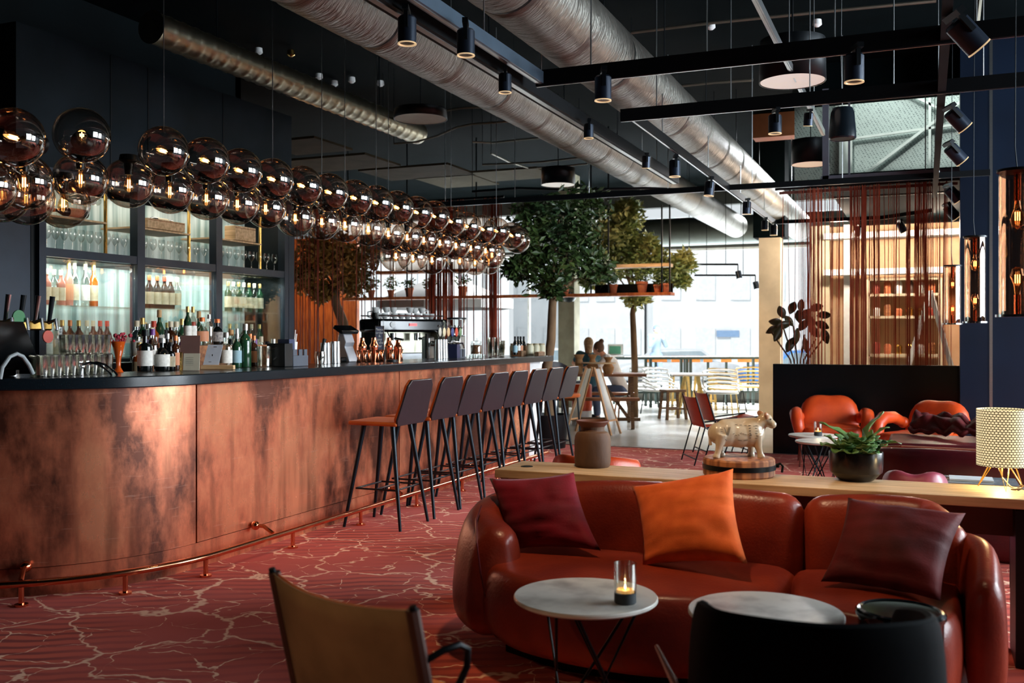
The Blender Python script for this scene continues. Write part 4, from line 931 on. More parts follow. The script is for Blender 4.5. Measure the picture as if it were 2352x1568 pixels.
# right end items
t = thing('napkin_box', onbar(1046, -4.45), 'navy and grey napkin box with slots before the hopper', 'box'); MB().box((0, -.05, .07), (.12, .07, .14)).build('navy_side', mat('navy_plastic', rgb(36, 44, 84), .45), t); MB().box((0, .05, .045), (.12, .12, .09)).build('grey_side', SLATE, t); MB().box((.062, .05, .05), (.004, .02, .08)).build('slot', BLACKP, t)
t = thing('storage_jar', onbar(1094, -4.5), 'clear glass jar filled with brown nuts on the bar', 'jar')
MB().lathe([(.001, 0), (.06, 0), (.065, .02), (.065, .13), (.055, .15)], n=20, cap=False).build('jar_glass', CLEARG, t); MB().lathe([(.001, .03), (.058, .03), (.058, .125), (.001, .13)], n=20, cap=False).build('nuts', mat('nuts', rgb(140, 92, 54), .8, col2=rgb(86, 54, 30), nscale=70, bump=.5), t); MB().lathe([(.058, .15), (.058, .165), (.01, .175), (.012, .2), (.001, .2)], n=20, cap=False).build('lid', CLEARG, t)
def gstack(px, X, n, label):
    t = thing('glass_stack', onbar(px, X), label, 'glass stack')
    for k in range(n): MB().lathe([(.03, .0), (.032, .004), (.042, .1), (.038, .1), (.028, .006), (.001, .006)], c=(0, 0, .036 * k), n=18, cap=False).build('nested_glass', TG, t)
for i, (px, n) in enumerate(((1128, 4), (1140, 4), (1152, 3))): gstack(px, -4.36 - .07 * i, n, 'tall stack of clear nested glasses, %s after the nut jar' % ORD[i])
for i, px in enumerate((1078, 1086, 1098, 1108)):
    t = thing('tea_light_glass', onbar(px, -4.22), 'low clear tea light glass before the nut jar, %s from the stools' % ORD[i], 'glass', group='tea light glasses'); MB().lathe([(.001, 0), (.03, 0), (.034, .035), (.028, .035), (.024, .008)], n=16, cap=False).build('glass_wall', CLEARG, t)
# crate of beers
cr = onbar(1196, -4.25); t = thing('bottle_crate', cr, 'small wooden crate with a burnt in name holding dark beer bottles', 'crate')
MB().box((.06, 0, .03), (.008, .26, .06)).build('crate_front', WOODD, t); MB().box((-.06, 0, .03), (.008, .26, .06)).build('crate_back', WOODD, t)
for y in (-.126, .126): MB().box((0, y, .03), (.12, .008, .06)).build('crate_end', WOODM, t)
MB().box((0, 0, .006), (.12, .25, .01)).build('crate_bottom', WOODD, t)
for i, px in enumerate((1183, 1190, 1196, 1203)):
    p = onbar(px, -4.25, ZT + .012); bottle('beer', 'black', 'black', ('blue', 'white', 'copper', 'cream')[i], p, 'dark beer bottle in the small wooden crate, %s from the glasses' % ORD[i], 'beer bottles in the crate', .88)
for i, (px, X) in enumerate(((1180, -4.36), (1217, -4.16), (1231, -4.14), (1244, -4.10))):
    t = thing('tea_tin', onbar(px, X), 'pale round storage jar by the far bar end, %s from the nut jar' % ORD[i], 'jar', group='storage jars at the bar end')
    MB().lathe([(.001, 0), (.045, 0), (.046, .1), (.036, .125), (.001, .13)], n=18, cap=False).build('jar_body', mat('jar_cream', rgb(196, 192, 164), .4), t); MB().lathe([(.038, .122), (.038, .14), (.001, .14)], n=18, cap=False).build('jar_lid', mat('jar_lid', rgb(160, 150, 120), .5), t)
t = thing('wooden_tray', onbar(1240, -4.02), 'small wooden tray at the very end of the bar', 'tray'); MB().box((0, 0, .022), (.05, .2, .044)).build('tray_body', WOODD, t, bevel=.004); MB().box((0, 0, .046), (.03, .18, .004)).build('tray_inset', WOODM, t)
# ================================================================ lounge sofa
def superring(c, X, Z, hw, hh, n=28, p=2.6, taper=0.0):
    """closed rounded-rectangle ring in the plane of X and Z about c"""
    out = []
    for i in range(n):
        a = 2 * PI * i / n; ca, sa = math.cos(a), math.sin(a)
        x = math.copysign(abs(ca) ** (2 / p), ca); z = math.copysign(abs(sa) ** (2 / p), sa)
        w = hw * (1 - taper * (z + 1) / 2)
        out.append(Vector(c) + X * x * w + Z * z * hh)
    return out
def sweep(path, tops, z0, th, p=2.8, ends=True, taper=.15, lean=0.0, m=6):
    """upholstered wall along a plan path: tops = heights, rounded top, rounded ends"""
    # resample smoothly
    P = [Vector((q[0], q[1], 0)) for q in path]; N = len(P); S = []
    def cr(a, b, c, d, t): return .5 * ((2 * b) + (c - a) * t + (2 * a - 5 * b + 4 * c - d) * t * t + (3 * b - a - 3 * c + d) * t ** 3)
    for i in range(N - 1):
        for k in range(m):
            t = k / m; q = [P[max(i - 1, 0)], P[i], P[i + 1], P[min(i + 2, N - 1)]]; h = [tops[max(i - 1, 0)], tops[i], tops[i + 1], tops[min(i + 2, N - 1)]]
            S.append((cr(*q, t), cr(*h, t)))
    S.append((P[-1], tops[-1])); rg = []; L = len(S)
    cum = [0]
    for i in range(1, L): cum.append(cum[-1] + (S[i][0] - S[i - 1][0]).length)
    tot = cum[-1]; er = th * .5
    seq = []
    if ends:
        for k in range(5): seq.append((0, k / 5))
    for i in range(L): seq.append((i, 1))
    if ends:
        for k in range(4, -1, -1): seq.append((L - 1, k / 5))
    for idx, (i, e) in enumerate(seq):
        d = (S[min(i + 1, L - 1)][0] - S[max(i - 1, 0)][0]).normalized(); X = Vector((-d.y, d.x, 0)); c, top = S[i]
        f = math.sin(PI / 2 * max(e, .06)) ; off = (1 - math.cos(PI / 2 * (1 - e))) * 0
        ex = er * math.cos(PI / 2 * e) * (-1 if i == 0 and e < 1 else 1) if e < 1 else 0
        hh = (top - z0) / 2 * (1 - .10 * (1 - f)); zc = z0 + (top - z0) / 2
        Z = (Vector((0, 0, 1)) + X * lean).normalized()
        rg.append(superring(Vector((c.x, c.y, zc)) + d * ex * .8, X, Z, th / 2 * f, hh * (.75 + .25 * f), p=p, taper=taper))
    return MB().rings(rg)
sofa = thing('lounge_sofa', (-.8, 4.1, 0), 'rust orange leather sofa with puffed rounded back and curved seat', 'sofa')
wb(sweep([(-1.74, 3.93), (-1.87, 4.08), (-1.88, 4.3), (-1.66, 4.43), (-1.2, 4.44), (-.585, 4.44)], [.58, .62, .66, .70, .735, .72], .10, .26, lean=-.08), 'backrest', LEATHR, sofa)
wb(sweep([(-.385, 4.44), (-.15, 4.44), (.02, 4.42), (.08, 4.33)], [.72, .735, .72, .66], .10, .26, lean=-.05), 'backrest', LEATHR, sofa)
wb(sweep([(.15, 4.36), (.205, 4.16), (.20, 3.88)], [.61, .61, .54], .10, .15), 'armrest', LEATHR, sofa)
# seam on the left arm
wb(MB().tube([(-1.70 + .0, 3.80, .22), (-1.735, 3.785, .4), (-1.76, 3.80, .52), (-1.80, 3.88, .60), (-1.83, 4.0, .642)], .004, 6), 'seam', LEATHM, sofa)
seatL = [(-1.76, 4.2), (-1.80, 4.0), (-1.74, 3.82), (-1.55, 3.66), (-1.25, 3.57), (-.95, 3.56), (-.68, 3.64), (-.52, 3.78), (-.5, 4.0), (-.5, 4.3), (-.9, 4.34), (-1.4, 4.34), (-1.7, 4.32)]
seatR = [(-.49, 4.3), (-.49, 4.0), (-.45, 3.78), (-.3, 3.64), (-.08, 3.58), (.06, 3.62), (.12, 3.8), (.13, 4.1), (.12, 4.3), (-.1, 4.34)]
def smoothpoly(P, m=5):
    N = len(P); out = []
    for i in range(N):
        a, b, c, d = [Vector(P[(i + k) % N]) for k in (-1, 0, 1, 2)]
        for k in range(m):
            t = k / m; out.append(.5 * ((2 * b) + (c - a) * t + (2 * a - 5 * b + 4 * c - d) * t * t + (3 * b - a - 3 * c + d) * t ** 3))
    return out
for P in (seatL, seatR): wb(MB().slab(smoothpoly(P), .12, .43, p=2.4, k=8, dome=.022), 'seat_cushion', LEATHR, sofa, fix=True, ang=80)
bs = [(-1.72, 4.3), (-1.72, 4.02), (-1.4, 3.88), (-.9, 3.84), (-.3, 3.86), (.08, 3.9), (.16, 4.3)]
wb(MB().prism(bs, .14, c=(0, 0, 0)), 'plinth', BLACKP, sofa)
# ---------------------------------------------------------------- scatter cushions
def pillow(name, corners, m, label, puff=.075, seed=1, curl=.0):
    """corners: bottom-left, bottom-right, top-right, top-left in world space"""
    bl, br, tr, tl = [Vector(c) for c in corners]; c = (bl + br + tr + tl) / 4; nrm = (br - bl).cross(tl - bl).normalized(); N = 22
    vs, fs = [], []; rnd = random.Random(seed); off = Vector((seed * 3.1, seed * 1.7, 0))
    for side in (1, -1):
        for j in range(N + 1):
            for i in range(N + 1):
                u, v = i / N, j / N; e = 1 - (2 * u - 1) ** 2; g = 1 - (2 * v - 1) ** 2
                # edges pulled in between the corners
                uu = .5 + (u - .5) * (1 - .09 * g); vv = .5 + (v - .5) * (1 - .09 * e)
                p = (bl * (1 - uu) * (1 - vv) + br * uu * (1 - vv) + tr * uu * vv + tl * (1 - uu) * vv)
                h = puff * (max(e, 0) ** .45) * (max(g, 0) ** .45)
                wv = noise.noise(Vector((u * 2.2, v * 9, 0)) + off) * .010 + noise.noise(Vector((u * 5, v * 5, 3)) + off) * .008
                wv += -.012 * math.exp(-((v - .16 - .05 * math.sin(6 * u + seed)) / .03) ** 2) * (1 - u) - .012 * math.exp(-((v - .62 + .25 * (u - .8)) / .025) ** 2) * max(0, u - .4) * 2
                q = p + nrm * side * (h + wv * min(1, h / .03)); vs.append(q - c)
    K = (N + 1) ** 2
    for s in (0, 1):
        for j in range(N):
            for i in range(N):
                a = s * K + j * (N + 1) + i; f = (a, a + 1, a + N + 2, a + N + 1); fs.append(f if s == 0 else f[::-1])
    mb = MB().add(vs, fs); o = mb.build(name, m, None, loc=c, ang=180)
    b = bmesh.new(); b.from_mesh(o.data); bmesh.ops.remove_doubles(b, verts=b.verts, dist=.0005); b.to_mesh(o.data); b.free(); o.data.polygons.foreach_set('use_smooth', [True] * len(o.data.polygons))
    rim = [i for i in range(N + 1)]; return tag(o, label, 'cushion')
VELM = mat('maroon_velvet', rgb(120, 12, 34), .7, col2=rgb(92, 8, 26), nscale=7, spec=.2, sheen=.08, bump=.1, bscale=120)
VELD = mat('dark_red_velvet', rgb(92, 18, 20), .7, col2=rgb(64, 10, 14), nscale=7, spec=.2, sheen=.04, bump=.1, bscale=120)
ORGF = mat('orange_cotton', rgb(222, 106, 48), .85, col2=rgb(206, 92, 40), nscale=14, spec=.2, sheen=.05, bump=.15, bscale=300)
pillow('scatter_cushion', [aty(1165, 1262, 4.10), aty(1380, 1264, 4.02), aty(1318, 1084, 4.26), aty(1124, 1098, 4.22)], VELM, 'maroon velvet scatter cushion leaning at the bar end of the rust sofa', seed=3)
pillow('scatter_cushion', [aty(1476, 1298, 3.98), aty(1717, 1294, 3.92), aty(1684, 1076, 4.22), aty(1450, 1116, 4.24)], ORGF, 'bright orange cotton scatter cushion in the middle of the rust sofa', seed=5, puff=.085)
pillow('scatter_cushion', [aty(1885, 1335, 3.93), aty(2160, 1380, 3.8), aty(2218, 1178, 4.16), aty(1948, 1142, 4.22)], VELD, 'dark red scatter cushion in shadow at the lamp end of the sofa', seed=8)
# ================================================================ console table
CZ = .72; CF = 4.6
con = thing('console_table', (-.5, 4.8, 0), 'long pale wooden console table standing behind the rust sofa', 'console table')
tp = MB().prism([(-2.03, CF), (1.0, CF), (1.0, CF + .38), (-2.03, CF + .38)], .042, c=(0, 0, CZ - .042)); wb(tp, 'tabletop', WOODL, con, bevel=.003)
for x in (-1.98, .95): wb(MB().box((x, CF + .19, (CZ - .042) / 2), (.04, .36, CZ - .042)), 'side_panel', WOODL, con)
g = atz(1210, 1071, CZ); wb(MB().cyl((g.x, g.y, CZ - .001), (g.x, g.y, CZ + .002), .032, n=24), 'cable_grommet', BLACKP, con)
wb(MB().box((.66, CF + .19, .335), (.62, .3, .66)), 'dark_infill', BLACKP, con)  # added dark box that fills the black gap below the lamp end
wb(MB().box((-.5, CF + .2, CZ - .12), (2.9, .03, .14)), 'apron', mat('console_shadow_panel', rgb(84, 48, 32), .6), con)  # shade below the tabletop put into the apron's dark brown
def onc(px, py): return atz(px, py, CZ)
# jar
p = onc(1361, 1071); t = thing('pottery_jar', p, 'weathered brown wooden jar with a flared rim on the console', 'jar'); t.scale = (1.1, 1.1, 1.04)
JM = mat('jar_wood', rgb(116, 84, 60), .7, col2=rgb(78, 56, 42), nscale=5, stretch=(1, 1, .35), bump=.3, bscale=30)
MB().lathe([(.001, 0), (.078, 0), (.083, .008), (.086, .03), (.086, .13), (.083, .155), (.074, .172), (.058, .18), (.056, .19), (.058, .203), (.062, .206)], n=40, cap=False).build('jar_body', JM, t)
MB().lathe([(.056, .2), (.062, .206), (.078, .226), (.078, .232), (.072, .232), (.054, .205), (.05, .15), (.001, .14)], n=40, cap=False).build('jar_rim', mat('jar_rim', rgb(112, 66, 48), .6, col2=rgb(90, 52, 40), nscale=8), t)
# chopping block
p = onc(1697, 1091); t = thing('chopping_block', p, 'round butcher block with a black metal band under the cow figurine', 'chopping block'); BP = p.copy()
BLK = mat('block_wood', rgb(188, 128, 84), .55, col2=rgb(128, 78, 50), nscale=26, ndet=1, stretch=(1, 1, .05), lo=.42, hi=.58)
MB().lathe([(.001, 0), (.165, 0), (.172, .008), (.172, .08), (.166, .088), (.001, .088)], n=56, cap=False).build('block_body', BLK, t)
MB().lathe([(.172, .034), (.176, .034), (.176, .058), (.172, .058)], n=56, cap=False).build('metal_band', BLACKMETAL, t)
q = Vector((CT, ST, 0)) * .172 + Vector((0, 0, .046)); MB().tube([q, q + Vector((.03, .0, .012)), q + Vector((.042, 0, .0)), q + Vector((.038, 0, -.03))], .006, 8).box(q + Vector((.01, 0, 0)), (.03, .02, .014)).build('ring_handle', BLACKMETAL, t)
# cow figurine, body one continuous surface
t = thing('cow_figurine', (BP.x, BP.y, CZ + .088), 'cream glazed cow figurine marked with dark butcher lines', 'figurine', rz=TH + R(3))
COWM = mat('cow_glaze', rgb(208, 196, 172), .22, col2=rgb(178, 158, 128), nscale=6, lo=.4, hi=.7, coat=.4)
cb = MB()
def E(c, r, s=(1, 1, 1), M=None): cb.ball(c, r, 18, 12, sc=s, M=M)
E((-.06, 0, .117), .066, (1.15, .8, 1.0)); E((.0, 0, .112), .066, (1.4, .8, .98)); E((.055, 0, .118), .067, (1.1, .8, 1.05)); E((-.10, 0, .118), .054, (1.0, .9, 1.0)); E((.09, 0, .145), .04, (1.1, .75, 1.1))
cb.cyl((-.08, 0, .165), (.08, 0, .172), .022, .024, 14); E((-.08, 0, .16), .025); E((.05, 0, .168), .025)
cb.cyl((.085, 0, .15), (.125, -.004, .185), .036, .027, 14); E((.128, -.006, .186), .034, (1.1, .85, .9)); cb.cyl((.13, -.006, .182), (.158, -.022, .162), .029, .021, 14); E((.158, -.022, .161), .0225, (1, 1, .9))
for x, y, kx in ((-.105, -.028, -.012), (-.088, .03, .01), (.07, .03, .0), (.088, -.028, .012)):
    cb.cyl((x + (.012 if x < 0 else -.006), y, .115), (x, y, .055), .034 if x < 0 else .028, .018, 12); E((x, y, .055), .0185); cb.cyl((x, y, .055), (x + kx, y, .008), .017, .0145, 12); cb.cyl((x + kx, y, .016), (x + kx * 1.2, y, .0), .018, .020, 12)
body = cb.build('body', COWM, t, remesh=.0045, smo=5)
for s in (-1, 1): MB().ball((.122 + s * .0, -.006 + s * .044, .206), .020, 12, 8, M=rot('Z', s * .5) @ rot('X', s * .5), sc=(.55, 1.35, .8)).build('ear', mat('cow_ear', rgb(176, 130, 96), .3), t)
MB().tube([(-.135, 0, .15), (-.146, 0, .12), (-.143, 0, .08), (-.14, 0, .06)], .005, 8, rf=lambda u: 1 + u * .6).build('tail', COWM, t)
mk = MB(); rr = random.Random(4)
def mark(x, z, dx, dz):
    # short ink stroke that follows the flank
    def yy(x, z): return -math.sqrt(max(.0, 1 - ((z - .115) / .069) ** 2)) * .0535
    mk.tube([(x + dx * k / 3, yy(x, z + dz * k / 3) - .0005, z + dz * k / 3) for k in range(4)], .0011, 5)
for k in range(8): mark(-.045 + .012 * k, .118 - .004 * math.sin(k * 1.3), .009, -.003 if k % 3 else .004)
for k in range(6): mark(.035, .098 + .012 * k, .010, .001)
for k in range(6): mark(.066 + .004 * (k % 2), .098 + .012 * k, .010, -.001)
for k in range(5): mark(-.03 + .022 * k, .163 - .002 * k, .012, .001)
for a, b, c, d in ((-.085, .15, .012, -.035), (-.062, .152, -.013, -.04), (-.055, .152, -.013, -.04), (-.105, .14, .012, 0), (-.105, .132, .012, 0), (-.09, .1, .016, -.012), (-.02, .09, .02, -.004), (.01, .086, .02, .003)): mark(a, b, c, d)
mk.build('ink_marks', mat('ink', rgb(50, 42, 36), .5), t)
for ex, ey in ((.148, -.034), (.153, .014)): MB().ball((ex, ey, .188), .0035, 8, 6).build('eye', BLACKG, t)
# plant pot
p = onc(1966, 1102); t = thing('potted_plant', p, 'leafy green potted plant in a black bowl pot on the console', 'potted plant')
POTM = mat('pot_glaze', rgb(18, 20, 22), .25, col2=rgb(34, 28, 26), nscale=6)
MB().lathe([(.001, 0), (.075, 0), (.09, .012), (.118, .04), (.121, .06), (.123, .13), (.121, .136), (.116, .13), (.112, .06), (.07, .03), (.001, .03)], n=44, cap=False).build('pot', POTM, t)
MB().lathe([(.001, .118), (.116, .112)], n=24, cap=False).build('soil', mat('bark_soil', rgb(92, 60, 42), .9, col2=rgb(54, 34, 26), nscale=60, bump=.8), t)
LEAFP = mat('fleshy_leaf', rgb(64, 108, 52), .36, col2=rgb(118, 150, 92), nscale=9, ndet=3)
rr = random.Random(21); lf = MB()
def pleaf(base, az, el, L, W, droop):
    n = 12; vs = []; d0 = Vector((math.cos(az), math.sin(az), 0)); pos = Vector(base); e = el
    side = Vector((-math.sin(az), math.cos(az), 0)); ph = rr.uniform(0, 6)
    for i in range(n + 1):
        u = i / n; dd = d0 * math.cos(e) + Vector((0, 0, math.sin(e))); up = -d0 * math.sin(e) + Vector((0, 0, math.cos(e)))
        w = W * (math.sin(PI * min(1, u * .93 + .05)) ** .7) * (1 + .28 * math.sin(u * 22 + ph))
        vs += [pos - side * w + up * (w * .35 + .006 * math.sin(u * 16 + ph)), pos + up * 0, pos + side * w * (1 + .1 * math.sin(u * 17)) + up * (w * .35 + .006 * math.cos(u * 15 + ph))]
        pos = pos + dd * L / n; e -= droop / n
    fs = []
    for i in range(n): a = i * 3; fs += [(a, a + 1, a + 4, a + 3), (a + 1, a + 2, a + 5, a + 4)]
    lf.add(vs, fs)
for k in range(58):
    az = rr.uniform(0, 2 * PI); r0 = rr.uniform(0, .08)
    pleaf((r0 * math.cos(az), r0 * math.sin(az), .115), az + rr.uniform(-.6, .6), rr.uniform(.55, 1.45), rr.uniform(.07, .13), rr.uniform(.028, .042), rr.uniform(.2, 1.2))
for az, L, el in ((.3, .24, 1.45), (-.2, .2, 1.2), (2.9, .25, 1.0), (.2, .2, .7)): pleaf((.02, .0, .115), az, el, L, .034, .8)
lf.build('foliage', LEAFP, t, solid=.0015)
# lamp
p = onc(2302, 1122); t = thing('table_lamp', p, 'table lamp with a dotted perforated shade on thin brass legs', 'table lamp')
H0, H1, RR_ = .105, .355, .105
def dots_mat():
    m = bpy.data.materials.new('perforated_shade'); m.use_nodes = True; nt = m.node_tree; L = nt.links.new; b = nt.nodes['Principled BSDF']
    tc = _n(nt, 'ShaderNodeTexCoord'); sp = _n(nt, 'ShaderNodeSeparateXYZ'); L(tc.outputs['Object'], sp.inputs[0])
    at = _n(nt, 'ShaderNodeMath', operation='ARCTAN2'); L(sp.outputs['Y'], at.inputs[0]); L(sp.outputs['X'], at.inputs[1])
    u = _n(nt, 'ShaderNodeMath', operation='MULTIPLY'); u.inputs[1].default_value = 44 / (2 * PI); L(at.outputs[0], u.inputs[0])
    v = _n(nt, 'ShaderNodeMath', operation='MULTIPLY'); v.inputs[1].default_value = 92.0; L(sp.outputs['Z'], v.inputs[0])
    fl = _n(nt, 'ShaderNodeMath', operation='FLOOR'); L(v.outputs[0], fl.inputs[0])
    hf = _n(nt, 'ShaderNodeMath', operation='MULTIPLY'); hf.inputs[1].default_value = .5; L(fl.outputs[0], hf.inputs[0])
    us = _n(nt, 'ShaderNodeMath', operation='ADD'); L(u.outputs[0], us.inputs[0]); L(hf.outputs[0], us.inputs[1])
    fu = _n(nt, 'ShaderNodeMath', operation='FRACT'); L(us.outputs[0], fu.inputs[0]); fv = _n(nt, 'ShaderNodeMath', operation='FRACT'); L(v.outputs[0], fv.inputs[0])
    cb_ = _n(nt, 'ShaderNodeCombineXYZ'); L(fu.outputs[0], cb_.inputs[0]); L(fv.outputs[0], cb_.inputs[1])
    ds = _n(nt, 'ShaderNodeVectorMath', operation='DISTANCE'); ds.inputs[1].default_value = (.5, .5, 0); L(cb_.outputs[0], ds.inputs[0])
    lt = _n(nt, 'ShaderNodeMath', operation='LESS_THAN'); lt.inputs[1].default_value = .42; L(ds.outputs['Value'], lt.inputs[0])
    mx = _n(nt, 'ShaderNodeMix', data_type='RGBA'); mx.inputs['A'].default_value = rgb(30, 24, 18); mx.inputs['B'].default_value = rgb(230, 214, 160); L(lt.outputs[0], mx.inputs['Factor']); L(mx.outputs['Result'], b.inputs['Base Color'])
    es = _n(nt, 'ShaderNodeMath', operation='MULTIPLY'); es.inputs[1].default_value = .85; L(lt.outputs[0], es.inputs[0]); b.inputs['Emission Color'].default_value = (1, .86, .5, 1); L(es.outputs[0], b.inputs['Emission Strength']); b.inputs['Roughness'].default_value = .5
    return m
MB().lathe([(RR_, H0), (RR_, H1), (RR_ - .003, H1), (RR_ - .003, H0), (RR_, H0)], n=64, cap=False).build('lamp_shade', dots_mat(), t)
MB().lathe([(.001, H1 - .012), (RR_ - .004, H1 - .012)], n=40, cap=False).build('diffuser', WHITE, t)
for k in range(3):
    a = 2 * PI * k / 3 + .6; x, y = math.cos(a), math.sin(a); b_ = a + .5
    MB().tube([(.05 * math.cos(b_), .05 * math.sin(b_), H0 + .01), (.105 * x, .105 * y, .003), (.05 * math.cos(a - .5), .05 * math.sin(a - .5), H0 + .01)], .0032, 6).build('leg', BRASS, t)
MB().tube([(0, 0, H0 + .01), (.0, .01, .05), (.03, -.02, .015), (.06, -.06, .006), (.09, -.03, .02), (.075, .0, .02), (.05, -.05, .006), (.03, -.09, .012), (.07, -.11, .02), (.1, -.08, .01), (.13, -.1, .005), (.15, -.12, .0)], .004, 6).build('cable', mat('cable_gold', rgb(70, 54, 30), .5), t)
MB().ball((0, 0, H0 + .05), .025, 12, 8).build('bulb', GLOWW, t)
light('POINT', 'table_lamp_light', (p.x, p.y, CZ + H0 - .01), 5, (1, .72, .32), .03)
# ================================================================ marble side tables
MARB = mat('marble', rgb(206, 204, 196), .3, col2=rgb(132, 130, 126), nscale=7, ndet=8, lo=.5, hi=.78)
def wiretable(loc, label, rz=0, D=.5, z=.5):
    t = thing('side_table', loc, label, 'side table', rz=rz); r = D / 2
    MB().lathe([(.001, z - .018), (r - .008, z - .018), (r, z - .012), (r, z - .004), (r - .003, z), (.001, z)], n=64, cap=False).build('marble_top', MARB, t)
    MB().lathe([(r - .05, z - .026), (r - .03, z - .026), (r - .03, z - .019), (r - .05, z - .019), (r - .05, z - .026)], n=40, cap=False).build('top_ring', BLACKMETAL, t)
    for k in range(3):
        a = 2 * PI * k / 3; A = Vector((math.cos(a), math.sin(a), 0)); B = Vector((math.cos(a + 1.9), math.sin(a + 1.9), 0)); C_ = Vector((math.cos(a - 1.9), math.sin(a - 1.9), 0))
        MB().tube([B * (r - .06) + Vector((0, 0, z - .022)), A * (r - .07) * .9 + Vector((0, 0, .006)), C_ * (r - .06) + Vector((0, 0, z - .022))], .006, 8).build('leg', BLACKMETAL, t)
    return t
T1 = wiretable(atz(1345, 1366, .5) * 1, 'round marble side table with crossed wire legs, holding the lit candle', rz=.5); T1.location.z = 0
T2 = dup(T1, (0, 0, 0), 1.3, 'round marble side table partly hidden by the dark tub chair'); q = atz(1758, 1402, .5); T2.location = (q.x, q.y, 0)
def candle(loc, label, s=1.0):
    t = thing('candle_holder', loc, label, 'candle holder')
    MB().lathe([(.001, 0), (.034, 0), (.037, .004), (.037, .035), (.034, .038), (.031, .034), (.001, .03)], n=32, cap=False).build('stone_base', mat('candle_stone', rgb(48, 54, 58), .7), t)
    MB().lathe([(.033, .034), (.0385, .036), (.0385, .135), (.0365, .135), (.036, .036)], n=32, cap=False).build('glass_tube', CLEARG, t)
    MB().lathe([(.001, .034), (.03, .034), (.03, .046), (.001, .046)], n=24, cap=False).build('wax', mat('wax', rgb(226, 170, 90), .5, emit=(1, .5, .15, 1), estr=.5), t)
    MB().lathe([(.001, .047), (.0035, .051), (.0028, .057), (.0008, .064)], n=10, cap=False).build('flame', mat('flame', rgb(255, 220, 150), .5, emit=(1, .75, .35, 1), estr=14), t)
    t.scale = (s, s, s); light('POINT', 'candle_light', Vector(loc) + Vector((0, 0, .062)), .3, (1, .6, .25), .002)
    return t
candle(atz(1436, 1384, .5), 'lit candle in a clear glass tube on the near marble table')
# dark glossy drum and the tub chair
p = atd(2068, 1400, 3.05); zt = p.z
t = thing('drum_side_table', (p.x, p.y, 0), 'low black drum table with a glossy top beside the dark tub chair', 'side table')
MB().lathe([(.001, 0), (.115, 0), (.12, .01), (.125, zt - .03), (.133, zt - .016), (.133, zt - .006), (.126, zt), (.10, zt - .002), (.001, zt - .002)], n=48, cap=False).build('drum_body', BLACKG, t)
MB().lathe([(.126, zt + .0005), (.118, zt + .004), (.112, zt + .0005)], n=48, cap=False).build('chrome_rim', CHROME, t)
c = atd(1884, 1480, 2.28); t = thing('tub_chair', (c.x, c.y, 0), 'black upholstered tub chair seen from behind in deep shadow', 'armchair', rz=TH - R(8))
TUB = mat('tub_fabric', rgb(8, 15, 19), .85, col2=rgb(6, 12, 15), nscale=40, spec=.1)
path = [(-.25, .3), (-.26, .12), (-.21, -.08), (0, -.16), (.21, -.08), (.26, .12), (.25, .3)]
sweep(path, [.70, .745, .775, .78, .775, .745, .70], .12, .075, taper=.1).build('back_shell', TUB, t)
MB().slab(smoothpoly([(-.22, .32), (-.23, .05), (-.15, -.06), (.15, -.06), (.23, .05), (.22, .32), (0, .36)]), .2, .42, p=2.6).build('seat_cushion', TUB, t, fix=True, ang=80)
for x, y in ((-.2, .28), (.2, .28), (-.16, -.06), (.16, -.06)): MB().cyl((x, y, .16), (x * 1.15, y * 1.1, 0), .014, .01, 10).build('leg', BLACKMETAL, t)
c = atd(1510, 1487, 2.6); t = thing('wooden_armchair', (c.x + .1, c.y - .5, 0), 'thin reddish wooden chair arm poking up at the bottom edge', 'armchair')
A1 = atd(1508, 1484, 2.6) - t.location; A2 = atd(1560, 1590, 2.35) - t.location
MB().tube([A1, A1.lerp(A2, .5), A2, A2 + Vector((.05, -.25, -.03))], .009, 8, rf=lambda u: .6 + u).build('armrest', mat('dark_teak', rgb(110, 56, 38), .4), t)
MB().cyl(A2 + Vector((.03, -.15, 0)), (.06, -.0, 0), .012, n=8).build('leg', mat('dark_teak', rgb(110, 56, 38), .4), t); MB().cyl(A2 + Vector((.05, -.25, -.03)), A2 + Vector((.07, -.3, -.62)), .012, n=8).build('leg', mat('dark_teak', rgb(110, 56, 38), .4), t)
